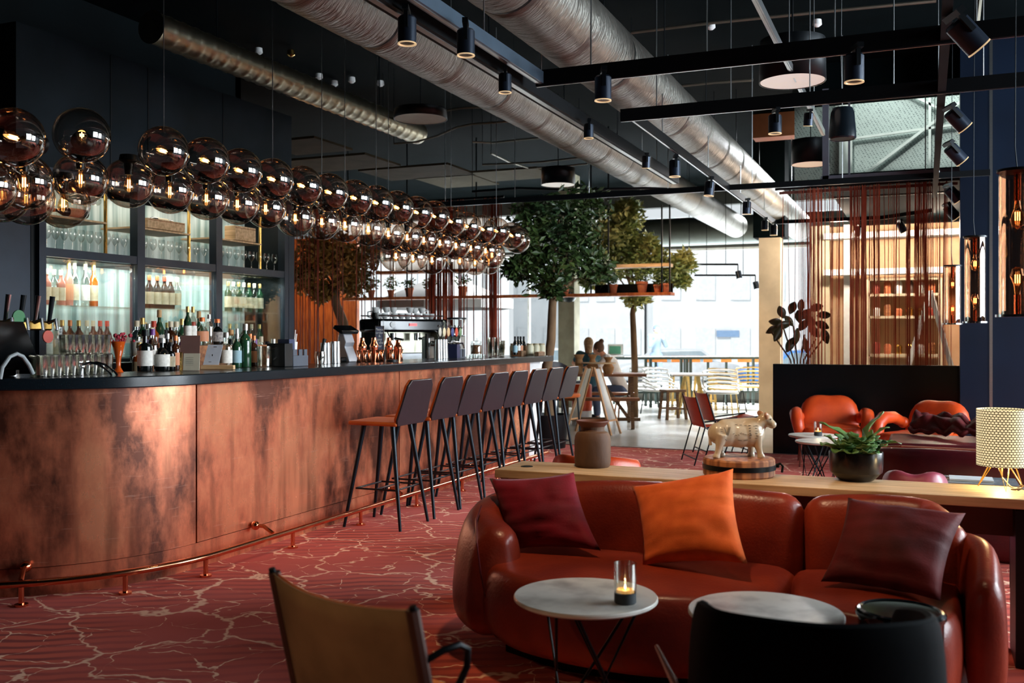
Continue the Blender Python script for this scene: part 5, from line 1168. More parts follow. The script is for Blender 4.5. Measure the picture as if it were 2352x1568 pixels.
# ================================================================ leather sling chairs
SLB = mat('sling_back_suede', rgb(150, 118, 84), .9, col2=rgb(118, 92, 64), nscale=4)
def sling(loc, rz, label, near=False):
    """local: faces +y, back at y=0; width .52"""
    t = thing('sling_chair', loc, label, 'lounge chair', rz=rz); W = .26
    pt = lambda x, s: None
    zt = .80 if near else .66; zb = .37; lean = .10
    # back sling: slightly hollow leather sheet, suede behind
    def sheet(y0, y1, m, nm, th):
        rg = []; N = 12; K = 8
        vs = []; fs = []
        for j in range(K + 1):
            for i in range(N + 1):
                u = i / N * 2 - 1; v = j / K; z = zb + (zt - zb) * v - .014 * (1 - u * u) * (v ** 2) * (1 if near else .5); y = -lean * v - .04 * (1 - u * u) + y0
                vs.append((u * W, y, z))
        for j in range(K):
            for i in range(N): a = j * (N + 1) + i; fs.append((a, a + 1, a + N + 2, a + N + 1))
        MB().add(vs, fs).build(nm, m, t, solid=th)
    sheet(.006, 0, LEATHT if near else LEATHO, 'back_leather', .004)
    if near: sheet(-.004, 0, SLB, 'back_lining', .003)
    # seat sling
    vs = []; fs = []; N = 10; K = 8
    for j in range(K + 1):
        for i in range(N + 1):
            u = i / N * 2 - 1; v = j / K; vs.append((u * W, .02 + (.38 if near else .5) * v, .36 - .10 * math.sin(PI * min(v * 1.1, 1)) * (1 - u * u * .6) * .6 + .05 * v))
    for j in range(K):
        for i in range(N): a = j * (N + 1) + i; fs.append((a, a + 1, a + N + 2, a + N + 1))
    MB().add(vs, fs).build('seat_leather', LEATHT if near else LEATHO, t, solid=.006)
    for s in (-1, 1):
        x = s * (W + .004)
        MB().tube([(x, -lean - .004, zt + .01), (x, .0, zb), (x, .03, zb - .02)], .009 if near else .007, 8).build('back_post', BLACKMETAL, t)
        MB().tube([(x * .98, -lean, zt), (x * .98, -.0, zb)], .016 if near else .01, 8).build('leather_sleeve', mat('sleeve_leather', rgb(74, 44, 34), .6), t)
        MB().tube([(x, .02, zb - .005), (x, .41 if near else .53, .42)], .008, 8).build('seat_rail', BLACKMETAL, t)
        MB().tube([(x, .0, zb), (x, -.12, .0)], .008, 8).build('leg', BLACKMETAL, t); MB().tube([(x, .40 if near else .52, .41), (x, .36, .0)], .008, 8).build('leg', BLACKMETAL, t)
        if near: MB().tube([(x, -.07, .68), (x + s * .02, -.03, .70), (x + s * .03, .01, .705), (x + s * .032, .035, .69), (x + s * .03, .035, .65), (x + s * .025, .01, .61), (x + s * .02, .01, .57), (x + s * .0, .05, .41)], .0085, 8).build('arm_hook', BLACKMETAL, t)
    MB().tube([(-W, -.10, .06), (W, -.10, .06)], .007, 8).tube([(-W, .43, .06), (W, .43, .06)], .007, 8).build('floor_bar', BLACKMETAL, t)
    return t
L_ = atd(632, 1316, 2.50); R_ = atd(945, 1402, 2.16); mid = (L_ + R_) / 2; d = (R_ - L_); ang = math.atan2(d.y, d.x)
yv = Vector((-math.sin(ang), math.cos(ang), 0)); loc = mid + yv * .10; sling((loc.x, loc.y, 0), ang, 'near sling chair with tan suede backed leather, seen from behind', True)
for i, (px, py, lab) in enumerate(((1604, 1062, 'orange leather wire frame chair nearest the console beyond the cow figurine'), (1628, 1044, 'second orange leather wire frame chair just behind its twin'))):
    p = atz(px, py, 0); t = sling((p.x, p.y, 0), R(-62), lab); t['group'] = 'orange wire frame chairs'; t.scale = (1.0, 1.0, 1.12)
# ================================================================ rear armchairs (puffy orange)
def puffy(loc, rz, label, m=LEATHO, w=.66, top=.74, name='armchair'):
    t = thing(name, loc, label, 'armchair', rz=rz)
    # local: faces -y
    rg = []; hw = w / 2
    b = MB()
    rg = []
    for i in range(17):
        u = i / 16 * 2 - 1; x = u * hw; f = (1 - abs(u) ** 4) ** .5 if abs(u) < 1 else .08; f = max(f, .12)
        tp_ = top - .006 * math.cos(u * 5.5) * (1 - abs(u)) - (1 - f) * .09; z0 = .30
        ring = []
        for k in range(20):
            a = 2 * PI * k / 20; ca, sa = math.cos(a), math.sin(a)
            yy = math.copysign(abs(ca) ** .8, ca) * .085 * f; zz = math.copysign(abs(sa) ** .8, sa)
            crease = .022 * math.exp(-((zz - .1 + .1 * (1 - u * u)) / .10) ** 2) * (1 if ca < 0 else 0) * max(0, 1 - u * u * 2.2)
            ring.append(Vector((x, .26 + yy + crease + .10 * (zz * .5 + .5), z0 + (tp_ - z0) * (zz * .5 * f + .5))))
        rg.append(ring)
    MB().rings(rg).build('backrest', m, t, ang=180)
    MB().slab(smoothpoly([(-.28, -.3), (0, -.34), (.28, -.3), (.3, 0), (.27, .26), (-.27, .26), (-.3, 0)]), .28, .43, p=2.4, dome=.02).build('seat_cushion', m, t, fix=True, ang=80)
    for s in (-1, 1):
        MB().tube([(s * (hw + .0), .24, .50), (s * (hw + .03), .1, .56), (s * (hw + .04), -.08, .56), (s * (hw + .03), -.2, .50), (s * (hw + .01), -.24, .40), (s * hw, -.2, .33)], .062, 14, rf=lambda u: .8 + .3 * math.sin(PI * u)).ball((s * (hw + .0), .24, .5), .06, 14, 10).ball((s * hw, -.2, .33), .06, 14, 10).build('armrest', m, t, ang=180)
        for y in (-.26, .26): MB().cyl((s * hw * .95, y, .3), (s * hw * 1.02, y * 1.08, 0), .012, .009, 10).build('leg', mat('leg_rust', rgb(110, 50, 38), .4, .4), t)
    return t
p = atz(1905, 1072, 0); puffy((p.x, p.y + .2, 0), R(8), 'puffed orange leather armchair under the curtain, behind the wire tables')
p = atz(2122, 1080, 0); puffy((p.x - .02, p.y - .42, 0), R(-28), 'orange leather armchair half hidden by dark red blanket by the column')
# low round tables at the back
for i, (px, py, D, lab) in enumerate(((1868, 998, .38, 'small round back table with the lit candle near the orange armchair'), (1890, 1012, .40, 'small round wire legged table overlapping the candle table'))):
    q = atz(px, py, .5); t = wiretable((q.x, q.y, 0), lab, rz=.4 + i, D=D + .06); t['category'] = 'side table'
q = atz(1879, 1000, .5); candle(q, 'lit candle in glass on the small round back table', .95)
# maroon sofa and blanket at right back, lounge backs peeking over the console
t = thing('maroon_sofa', (.35, 7.2, 0), 'maroon leather sofa with rounded end in the dim lounge behind the lamp', 'sofa')
wb(sweep([(-.42, 7.55), (-.42, 7.15), (-.1, 6.85), (.5, 6.8), (1.2, 6.8)], [.46, .62, .68, .68, .68], .0, .22), 'backrest', LEATHM, t)
wb(MB().slab(smoothpoly([(-.3, 7.6), (-.3, 7.1), (.2, 6.95), (1.2, 6.95), (1.2, 7.6)]), .15, .42, p=2.6), 'seat_cushion', LEATHM, t, fix=True, ang=80)
wb(MB().tube([(-.47, 7.5, .5), (-.5, 7.1, .64), (-.14, 6.74, .70), (.4, 6.68, .70), (1.2, 6.68, .70)], .006, 8), 'piping', mat('piping', rgb(170, 110, 90), .4), t)
# blanket over the second armchair
bl = []; fs = []; N = 26; M_ = 14
A = [aty(2085, 985, 9.6), aty(2250, 1000, 9.0), aty(2245, 958, 9.4), aty(2105, 948, 9.9)]
for j in range(M_ + 1):
    for i in range(N + 1):
        u, v = i / N, j / M_; q = A[0] * (1 - u) * (1 - v) + A[1] * u * (1 - v) + A[2] * u * v + A[3] * (1 - u) * v
        q = q + Vector((0, -.10 * noise.noise(Vector((u * 6 + v * 3, v * 4, 5))), .10 * noise.noise(Vector((u * 5, v * 3, 1))))); bl.append(q - A[0])
for j in range(M_):
    for i in range(N): a = j * (N + 1) + i; fs.append((a, a + 1, a + N + 2, a + N + 1))
tag(MB().add(bl, fs).build('blanket', VELD, None, loc=A[0], solid=.03, ang=180), 'crumpled dark red velvet blanket heaped by the second orange armchair', 'blanket')
t = thing('blanket_bench', (.45, 8.9, 0), 'low dark bench holding the crumpled red blanket', 'bench'); MB().box((0, .35, .46), (1.5, .9, .10)).build('bench_seat', LEATHM, t, bevel=.03)
for x in (-.7, .7):
    for y in (0, .7): MB().cyl((x, y, 0), (x, y, .4), .02, n=10).build('leg', BLACKMETAL, t)
# seat back tops showing above the console
def loungeback(px0, px1, pyt, Y, label, m):
    a, b = aty(px0, pyt, Y), aty(px1, pyt, Y); c = (a + b) / 2; w = (b - a).length; t = thing('low_armchair', (c.x, Y + .3, 0), label, 'armchair')
    top = c.z
    sweep([(-w / 2 + .05, -.1), (-w / 4, -.28), (0, -.31), (w / 4, -.28), (w / 2 - .05, -.1)], [top - .03, top, top - .015, top, top - .03], .3, .13).build('backrest', m, t)
    MB().slab(smoothpoly([(-w * .42, -.2), (0, -.26), (w * .42, -.2), (w * .45, .2), (0, .28), (-w * .45, .2)]), .26, .42, p=2.5).build('seat_cushion', m, t, fix=True, ang=80)
    for x in (-w * .35, w * .35):
        for y in (-.15, .2): MB().cyl((x, y, .3), (x, y, 0), .012, n=10).build('leg', BLACKMETAL, t)
loungeback(1243, 1452, 1046, 5.75, 'orange leather low chair whose back shows behind the brown jar', LEATHO)
loungeback(2020, 2182, 1082, 5.45, 'mauve leather low chair back just behind the plant pot', mat('mauve_leather', rgb(150, 64, 84), .4, bump=.05))
p = aty(2200, 1090, 5.5); t = thing('magazine_table', (p.x + .1, p.y + .5, 0), 'low glass table with magazines between plant and lamp behind the console', 'coffee table')
MB().box((0, 0, .60), (.42, .3, .012)).build('glass_top', mat('table_glass', rgb(140, 150, 156), .1), t); MB().box((-.02, 0, .612), (.22, .16, .01)).build('magazine', WHITE, t)
for x in (-.19, .19):
    for y in (-.13, .13): MB().cyl((x, y, 0), (x, y, .6), .01, n=8).build('leg', BLACKMETAL, t)

# ================================================================ trees
def leafmesh(name, n, centers, size, m, parent, seed):
    rr = random.Random(seed); vs, fs = [], []
    for _ in range(n):
        c, rad = rr.choice(centers); d = Vector((rr.gauss(0, 1), rr.gauss(0, 1), rr.gauss(0, 1))).normalized() * rad * (rr.random() ** .45)
        d.z *= .85; p = Vector(c) + d; s = size * rr.uniform(.6, 1.25)
        a = Vector((rr.gauss(0, 1), rr.gauss(0, 1), rr.gauss(0, .6))).normalized(); b = a.cross(Vector((rr.gauss(0, 1), rr.gauss(0, 1), rr.gauss(0, 1)))).normalized(); nn = a.cross(b)
        k = len(vs); vs += [p, p + a * s * .5 + b * s * .22 + nn * s * .06, p + a * s, p + a * s * .5 - b * s * .22 + nn * s * .06]; fs.append((k, k + 1, k + 2, k + 3))
    return MB().add(vs, fs).build(name, m, parent, smooth=False)
def tree(base, trunk, crown, n, leaf, m, label, r=.06, seed=1, name='indoor_tree', cat='tree'):
    t = thing(name, base, label, cat); B = Vector(base)
    P = [Vector(q) - B for q in trunk]; MB().tube(P, r, 12, rf=lambda u: 1.15 - .35 * u).build('trunk', BARKM, t, ang=80)
    rr = random.Random(seed); br = MB()
    for c, rad in crown:
        br.tube([P[-1] * 1, (P[-1] + Vector(c) - B) / 2 + Vector((rr.uniform(-.05, .05), 0, .03)), Vector(c) - B], r * .35, 6, rf=lambda u: 1 - .7 * u)
    br.build('branches', BARKM, t); o = leafmesh('foliage', n, [(Vector(c) - B, rad) for c, rad in crown], leaf, m, t, seed); o['kind'] = 'stuff'
    return t
D1 = 12.4
def cd(px, py, d, r): return (atd(px, py, d), r)
tr = [atd(1262, 1010, D1), atd(1262, 900, D1), atd(1256, 850, D1), atd(1266, 780, D1), atd(1268, 720, D1), atd(1270, 680, D1)]; b0 = tr[0].copy(); b0.z = 0; tr[0] = b0.copy()
tree(b0, tr, [cd(1285, 500, D1, .42), cd(1245, 560, D1, .38), cd(1340, 480, D1 + .2, .36), cd(1225, 500, D1 - .1, .30), cd(1215, 590, D1, .28), cd(1300, 590, D1, .38), cd(1255, 640, D1, .30), cd(1330, 560, D1 + .2, .34), cd(1185, 620, D1, .16), cd(1270, 670, D1, .10), cd(1365, 620, D1 + .3, .26)], 4600, .115, LEAFD, 'large dark leaved indoor tree rising beyond the far end of the bar', r=.062, seed=4)
pl = thing('tree_planter', (b0.x, b0.y, 0), 'dark round planter at the foot of the big indoor tree', 'planter'); MB().lathe([(.20, 0), (.26, .42), (.24, .42), (.18, .1)], n=28).build('planter_body', BLACKP, pl)
D2 = 16.9
tr = [atd(1458, 900, D2), atd(1458, 840, D2), atd(1455, 760, D2), atd(1453, 720, D2), atd(1458, 690, D2)]; b1 = tr[0].copy(); b1.z = 0; tr[0] = b1.copy()
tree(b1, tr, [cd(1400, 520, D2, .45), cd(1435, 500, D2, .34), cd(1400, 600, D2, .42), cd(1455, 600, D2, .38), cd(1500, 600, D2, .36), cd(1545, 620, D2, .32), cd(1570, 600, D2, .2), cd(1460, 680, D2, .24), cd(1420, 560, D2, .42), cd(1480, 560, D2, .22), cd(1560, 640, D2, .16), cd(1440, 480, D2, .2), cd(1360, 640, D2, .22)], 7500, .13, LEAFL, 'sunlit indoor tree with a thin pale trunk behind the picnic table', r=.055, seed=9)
D3 = 15.3
tr = [atd(800, 900, D3), atd(792, 780, D3), atd(788, 740, D3), atd(772, 700, D3), atd(768, 660, D3)]; b2 = tr[0].copy(); b2.z = 0; tr[0] = b2.copy()
tree(b2, tr, [cd(720, 600, D3, .45), cd(770, 590, D3, .45), cd(820, 600, D3, .35), cd(700, 640, D3, .30), cd(810, 650, D3, .28), cd(750, 560, D3, .4), cd(740, 670, D3, .2)], 4200, .11, mat('leaf_warm_lit', rgb(96, 84, 36), .5, col2=rgb(176, 128, 56), nscale=2), 'amber lit tree behind the string curtain left of the espresso machine', r=.08, seed=12)  # warm lamplight put into the amber leaf colour
# rubber plant by the half wall
D4 = 12.6; q = atd(1835, 1000, D4); q.z = 0
t = thing('rubber_plant', q, 'rubber plant with large oval leaves behind the copper curtain edge', 'potted plant')
MB().lathe([(.001, 0), (.17, 0), (.22, .45), (.19, .45), (.001, .4)], n=24, cap=False).build('pot', TERRA, t)
rr = random.Random(5); st = MB(); lv = MB()
for k in range(6):
    e = atd(1770 + 26 * k, 760 - 18 * math.sin(k * 1.2), D4) - q; st.tube([(0, 0, .4), Vector((e.x * .3, e.y * .3, 1.1)), e], .011, 6)
for px, py, a in ((1795, 715, 1.9), (1782, 738, 2.9), (1775, 755, 3.5), (1787, 765, 4.2), (1820, 705, 1.2), (1812, 735, 2.2), (1840, 700, 1.5), (1850, 720, .9), (1875, 705, .4), (1893, 722, .2), (1888, 745, -.3), (1870, 760, -.7), (1895, 770, -1.2), (1830, 770, 4.6), (1815, 790, 4.2), (1845, 745, 1.0), (1860, 735, 2.0), (1800, 745, 3.2), (1850, 790, 4.9), (1835, 725, 1.7)):
    c = atd(px, py, D4 + rr.uniform(-.15, .15)) - q; d = Vector((CT, ST, 0)) * math.cos(a) + Vector((0, 0, math.sin(a))); sd = (Vector((-ST, CT, 0)) * rr.uniform(-.6, .6) + d.cross(Vector((-ST, CT, 0)))).normalized()
    L_, W_ = .19, .055; vs = []
    for i in range(9):
        u = i / 8; w_ = W_ * math.sin(PI * min(.98, max(.03, u))) ** .7; pp = c + d * L_ * (u - .5) + Vector((0, 0, -.02 * u * u)); vs += [pp - sd * w_, pp + Vector((-ST, CT, 0)) * .01, pp + sd * w_]
    lv.add(vs, [f for i in range(8) for f in ((i * 3, i * 3 + 1, i * 3 + 4, i * 3 + 3), (i * 3 + 1, i * 3 + 2, i * 3 + 5, i * 3 + 4))])
st.build('stems', BARKM, t); lv.build('leaves', mat('rubber_leaf', rgb(52, 72, 44), .3, col2=rgb(84, 60, 42), nscale=2), t, solid=.003)
# ================================================================ hanging plant shelf
YS = 14.5
xl, xr = aty(795, 683, YS).x, aty(1545, 676, YS).x
t = thing('hanging_shelf', ((xl + xr) / 2, YS, 2.05), 'long two tier orange wood plant shelf hung on black rods', 'shelf')
wb(MB().box(((xl + xr) / 2, YS, 2.035), (xr - xl, .26, .045)), 'lower_board', WOODO, t); xu = aty(870, 620, YS).x; xu2 = aty(1100, 620, YS).x
wb(MB().box(((xu + xu2) / 2, YS, 2.47), (xu2 - xu, .22, .05)), 'upper_board', WOODO, t); x3, x4 = aty(1362, 612, YS).x, aty(1542, 612, YS).x
wb(MB().box(((x3 + x4) / 2, YS, 2.465), (x4 - x3, .22, .05)), 'upper_board', WOODL, t)
wb(MB().box(((x3 + x4) / 2, YS + .1, 2.13), (x4 - x3, .01, .14)), 'back_rail', BLACKMETAL, t)
for x in (xl + .1, xu + .6, xu2, x3, x3 + .28, x4 - .12, x4):
    wb(MB().cyl((x, YS - .1, 2.01), (x, YS - .1, 4.6 if abs(x + 3.44) > .25 else 3.36), .013, n=8), 'hanging_rod', BLACKMETAL, t)
PM = mat('shelf_plant_leaf', rgb(60, 88, 44), .5, col2=rgb(110, 130, 70), nscale=8)
for i, (px, w, hh) in enumerate(((853, 18, .18), (898, 17, .22), (940, 21, .1), (988, 18, .16), (1063, 22, .14), (1298, 20, .1), (1409, 19, .12), (1475, 24, .16), (1510, 17, .13), (1528, 19, .15))):
    p = aty(px, 670, YS - .02); s = w / 20 * 1.0; t = thing('terracotta_pot_plant', (p.x, p.y, 2.058), 'small plant in a terracotta pot on the hanging shelf, %s counting from the bar side' % ORD[i], 'potted plant', group='pots on the hanging shelf')
    MB().lathe([(.001, 0), (.048 * s, 0), (.066 * s, .11 * s), (.074 * s, .11 * s), (.074 * s, .14 * s), (.06 * s, .14 * s), (.001, .11 * s)], n=20, cap=False).build('pot', TERRA, t)
    leafmesh('foliage', 130, [(Vector((0, 0, .17 * s + hh * .4)), .06 + hh * .35)], .06, PM, t, i + 30)
# ================================================================ string curtains
CURT = mat('copper_string', rgb(196, 104, 76), .38, .3, col2=rgb(140, 66, 48), nscale=3)
SHEER = thin_glass('copper_sheer', (.92, .76, .70, 1), .25, rough=.4, base=.05)
def strings(name, label, Y, z0, z1, rng, dens, seed, rad=.0035, ripple=.12):
    xa = aty(rng[0], 600, Y).x; xb_ = aty(rng[1], 600, Y).x
    t = thing(name, ((xa + xb_) / 2, Y, z0), label, 'curtain'); rr = random.Random(seed); mb = MB(); n = 0
    for a, b, k, br in dens:
        for _ in range(k):
            px = rr.uniform(a, b); p = aty(px, 600, Y); x = p.x; y = Y + rr.uniform(-ripple, ripple); w = rad * rr.uniform(.6, 1.6) * br; sw = rr.uniform(-.02, .02)
            mb.tube([(x, y, z1), (x + sw, y, (z0 + z1) / 2), (x + sw * .5, y, z0)], w, 3, cap=False); n += 1
    o = wb(mb, 'strings', CURT, t); o['kind'] = 'stuff'; o['label'] = 'copper coloured curtain strings'
    wb(MB().cyl((xa - .05, Y, z1 + .02), (xb_ + .05, Y, z1 + .02), .018, n=8), 'curtain_rail', BLACKMETAL, t)
    hb = MB().box(((xa + xb_) / 2, Y, z1 - .03), (xb_ - xa, .012, .035))
    wb(hb, 'heading_tape', mat('heading_tape', rgb(110, 62, 52), .7), t)
    return t
strings('string_curtain', 'copper string curtain hanging before the warm shop, behind the dark half wall', 12.36, .04, 3.18, (1790, 2200),
        [(1790, 2200, 30, 1), (1850, 1888, 22, 1), (1835, 1870, 8, 1), (1925, 1935, 4, 1.6), (1950, 1992, 42, 1.1), (1992, 2022, 14, 1), (2100, 2140, 24, 1.1), (2060, 2200, 10, 1.5), (2085, 2092, 3, 1.6), (2160, 2175, 3, 1.6)], 3)
strings('string_curtain', 'thin copper string curtain at the back left beyond the bar cabinet', 12.1, .9, 3.25, (672, 1150),
        [(672, 1150, 26, 1.4), (680, 800, 12, 1.5), (985, 1030, 55, 1.5), (1030, 1110, 16, 1.2), (1120, 1146, 26, 1.5), (825, 832, 3, 2), (870, 874, 3, 2)], 6, rad=.0045)
# shop shelf behind the curtain
sx0, sx1 = aty(1995, 700, 16.7).x, aty(2160, 700, 16.7).x
t = thing('shop_shelf', ((sx0 + sx1) / 2, 16.7, 0), 'warm lit wooden shelf unit with boxes behind the curtain', 'shelf')
for x in (sx0, sx1): wb(MB().box((x, 16.75, 1.15), (.05, .4, 2.3)), 'side_board', CREAM, t)
for z in (.6, 1.1, 1.7, 2.05, 2.3): wb(MB().box(((sx0 + sx1) / 2, 16.75, z), (sx1 - sx0, .4, .04)), 'shelf_board', CREAM, t)
rr = random.Random(14); cols = [TERRA, WOODM, BRASS, mat('tin_red', rgb(150, 60, 50), .5), mat('tin_dark', rgb(70, 50, 44), .5), WHITE]; k = 0
for z in (.62, 1.12, 1.72, 2.07):
    for j in range(6):
        h = rr.uniform(.12, .22); x = sx0 + .12 + (sx1 - sx0 - .24) * j / 5
        tag(MB().lathe([(.001, 0), (.05, 0), (.055, h * .8), (.035, h), (.001, h)], n=14, cap=False).build('storage_jar', cols[rr.randrange(6)], None, loc=(x, 16.72, z)), 'small jar in the warm shop shelf, %s on its %s board' % (ORD[j], ('lowest', 'second', 'third', 'top')[(.62, 1.12, 1.72, 2.07).index(z)]), 'jar', 'jars in the shop shelf')
t = thing('folding_ladder', (atd(2130, 800, 14.3).x, atd(2130, 800, 14.3).y, 0), 'white leaning step ladder behind the copper curtain', 'ladder')
B_ = t.location; a1, a2, a3 = atd(2137, 668, 14.3) - B_, atd(2090, 830, 14.1) - B_, atd(2168, 780, 14.5) - B_
for e in (a2, a3): d_ = (e - a1).normalized(); f_ = a1 + d_ * ((a1.z) / -d_.z); MB().bar(a1, f_, .07, .03).build('leg', WHITE, t)
# ================================================================ tube lamps
def tube_lamp(px0, px1, py0, py1, d, label, n=2):
    a = atd((px0 + px1) / 2, py1, d); b = atd((px0 + px1) / 2, py0, d); r = (px1 - px0) / 2 * d / FPX; H = b.z - a.z
    t = thing('tube_lamp', a, label, 'pendant lamp')
    MB().lathe([(r, 0), (r, H), (r * .96, H), (r * .96, 0), (r, 0)], n=32, cap=False).build('glass_tube', SMOKE2, t)
    MB().lathe([(.001, -.012), (r * 1.2, -.012), (r * 1.2, .0), (.001, .0)], n=32, cap=False).build('bottom_plate', CHROME, t); MB().lathe([(.001, H), (r * 1.12, H), (r * 1.12, H + .012), (.001, H + .012)], n=32, cap=False).build('top_plate', BLACKMETAL, t)
    MB().cyl((r * .55, .0, 0), (r * .55, 0, H), r * .1, n=8).build('inner_rod', mat('rod_blue', rgb(60, 74, 120), .3, .6), t)
    MB().cyl((0, 0, 0), (0, 0, H * .14), r * .2, n=10).cyl((0, 0, H * .80), (0, 0, H), r * .2, n=10).build('socket', COPPERB, t)
    bm_ = MB().lathe([(r * .14, H * .14), (r * .2, H * .2), (r * .42, H * .27), (r * .3, H * .32), (.001, H * .335)], n=16, cap=False).lathe([(r * .14, H * .80), (r * .2, H * .74), (r * .42, H * .67), (r * .3, H * .62), (.001, H * .60)], n=16, cap=False); bm_.build('edison_bulbs', BULBG, t)
    f = MB()
    for z0 in (.22, .66):
        for k in range(3): x = (k - 1) * r * .12; f.cyl((x, 0, H * z0), (x, 0, H * (z0 + .06)), r * .03, n=6)
    f.build('filament', FILAM, t); MB().tube([(0, 0, H), (-.01, 0, H + .12), (.0, 0, 4.6 - a.z)], .003, 5).build('cable', BLACKMETAL, t)
SMOKE2 = thin_glass('tube_smoke', (.84, .70, .60, 1), .5, base=.05)
tube_lamp(2298, 2376, 395, 722, 4.6, 'largest glass tube lamp with two filament bulbs at the picture edge')
tube_lamp(2217, 2262, 546, 738, 7.0, 'middle glass tube lamp in front of the navy column')
tube_lamp(2170, 2206, 612, 742, 8.8, 'smallest glass tube lamp against the copper curtain')
# ================================================================ beyond the carpet: cafe furniture
OAKT = WOODD
# picnic table
A_, B2 = atz(1450, 985, 0), atd(1290, 980, 15.0)
t = thing('picnic_table', (atd(1375, 900, 15.45).x, atd(1375, 900, 15.45).y, 0), 'long wooden trestle table with benches on the polished floor', 'table', rz=TH - R(4))
for k in range(4): MB().box((0, -.27 + .18 * k, .80), (1.45 + .0, .17, .04)).build('top_plank', WOODM, t)
for y in (-.72, .72): MB().box((-.06, y, .46), (1.3, .26, .04)).build('bench_plank', WOODM, t)
for x in (-.5, .5):
    for s in (-1, 1): MB().bar((x, s * .25, .78), (x, s * .62, 0), .09, .05, up=(1, 0, 0)).build('leg', WOODD, t)
    MB().box((x, 0, .42), (.05, 1.5, .08)).build('cross_beam', WOODD, t)
MB().bar((.48, 0, .1), (0, 0, .76), .05, .05).build('brace', WOODD, t); MB().box((0, .0, .10), (1.3, .09, .05)).build('stretcher', WOODD, t)
CL = mat('clay_vase', rgb(176, 134, 88), .75, col2=rgb(146, 104, 64), nscale=9)
for i, (px, H, lab) in enumerate(((1330, .30, 'tall clay vase at the left of the three on the trestle table'), (1361, .30, 'clay vase with a wide neck between the other two'), (1397, .26, 'round bellied clay vase nearest the table end'))):
    p = atd(px, 862, 15.1); t = thing('clay_vase', (p.x, p.y, .821), lab, 'vase')
    MB().lathe([(.001, 0), (.06, 0), (.085, H * .25), (.09, H * .4), (.045, H * .68), (.04, H * .78), (.075, H), (.065, H), (.03, H * .8)] if i else [(.001, 0), (.05, 0), (.06, H * .3), (.062, H * .6), (.05, H * .75), (.085, H * 1.0), (.07, H)], n=24, cap=False).build('vase_body', CL, t)
p = atd(1375, 836, 14.9); tag(MB().lathe([(.001, 0), (.26, .0), (.265, .01), (.26, .018), (.001, .018)], n=32, cap=False).build('round_tray', WOODL, None, loc=(p.x, p.y, .985)), 'thin round wooden tray laid across the clay vases', 'tray')
# sandwich board
p = atd(1362, 985, 14.2); t = thing('sandwich_board', (p.x, p.y, 0), 'wooden folding A frame board with white panels on the shiny floor', 'sign board', rz=TH - R(30))
OK_ = mat('board_frame', rgb(206, 160, 116), .6)
for s in (-1, 1):
    for y in (-.17, .17): MB().bar((s * .06, y * .55, .95), (s * .36, y, 0), .03, .03).build('frame_leg', OK_, t)
    MB().add([(s * .068, -.08, .93), (s * .068, .08, .93), (s * .30, .12, .2), (s * .30, -.12, .2)], [(0, 1, 2, 3)]).build('panel', WHITE if s > 0 else mat('board_grey', rgb(170, 168, 156), .7), t, solid=.012)
    MB().bar((s * .30, -.16, .2), (s * .30, .16, .2), .025, .025).build('cross_rail', OK_, t)
# stool in wood
def wstool(loc, rz, label, m=WOODD, h=.47, name='wooden_stool', top=None):
    t = thing(name, loc, label, 'stool', rz=rz); MB().box((0, 0, h - .02), (.36, .30, .04)).build('seat', top or m, t, bevel=.006)
    for x in (-1, 1):
        for y in (-1, 1): MB().bar((x * .14, y * .11, h - .04), (x * .18, y * .15, 0), .04, .04).build('leg', m, t)
    for y in (-1, 1): MB().bar((-.16, y * .135, .18), (.16, y * .135, .18), .03, .03).build('stretcher', m, t)
p = atz(1545, 962, 0); wstool((p.x, p.y, 0), TH + .3, 'square wooden stool alone on the polished floor', h=.5)
# long high window table
a, b = atd(1330, 835, 19.4), atd(1742, 835, 19.8); c = (a + b) / 2; ang = math.atan2((b - a).y, (b - a).x); L_ = (b - a).length
t = thing('window_bar_table', (c.x, c.y, 0), 'long dark high table standing along the far glass front', 'table', rz=ang)
DG = mat('dark_green_metal', rgb(40, 58, 56), .5)
MB().box((0, 0, .97), (L_, .5, .05)).build('tabletop', DG, t)
for x in (-L_ * .48, -L_ * .12, L_ * .08, L_ * .10, L_ * .49):
    for y in (-.2, .2): MB().box((x, y, .48), (.05, .05, .96)).build('leg', DG, t)
MB().box((0, -.2, .3), (L_, .04, .04)).build('foot_bar', DG, t)
for i, (px, px2) in enumerate(((1402, 1418), (1480, 1532), (1542, 1608), (1616, 1636), (1656, 1680), (1694, 1742))):
    a_, b_ = atd(px, 822, 20.3), atd(px2, 822, 20.3); m_ = (a_ + b_) / 2
    tg = thing('orange_screen', (m_.x, m_.y, .0), 'low orange terrace panel outside the glass, %s from the pale trunk' % ORD[i], 'panel', group='orange terrace panels', rz=TH); MB().box((0, 0, .93), ((b_ - a_).length, .02, .13)).build('panel_sheet', mat('panel_orange', rgb(216, 130, 58), .6), tg); MB().box((0, 0, .43), (.05, .03, .87)).build('panel_post', DG, tg)
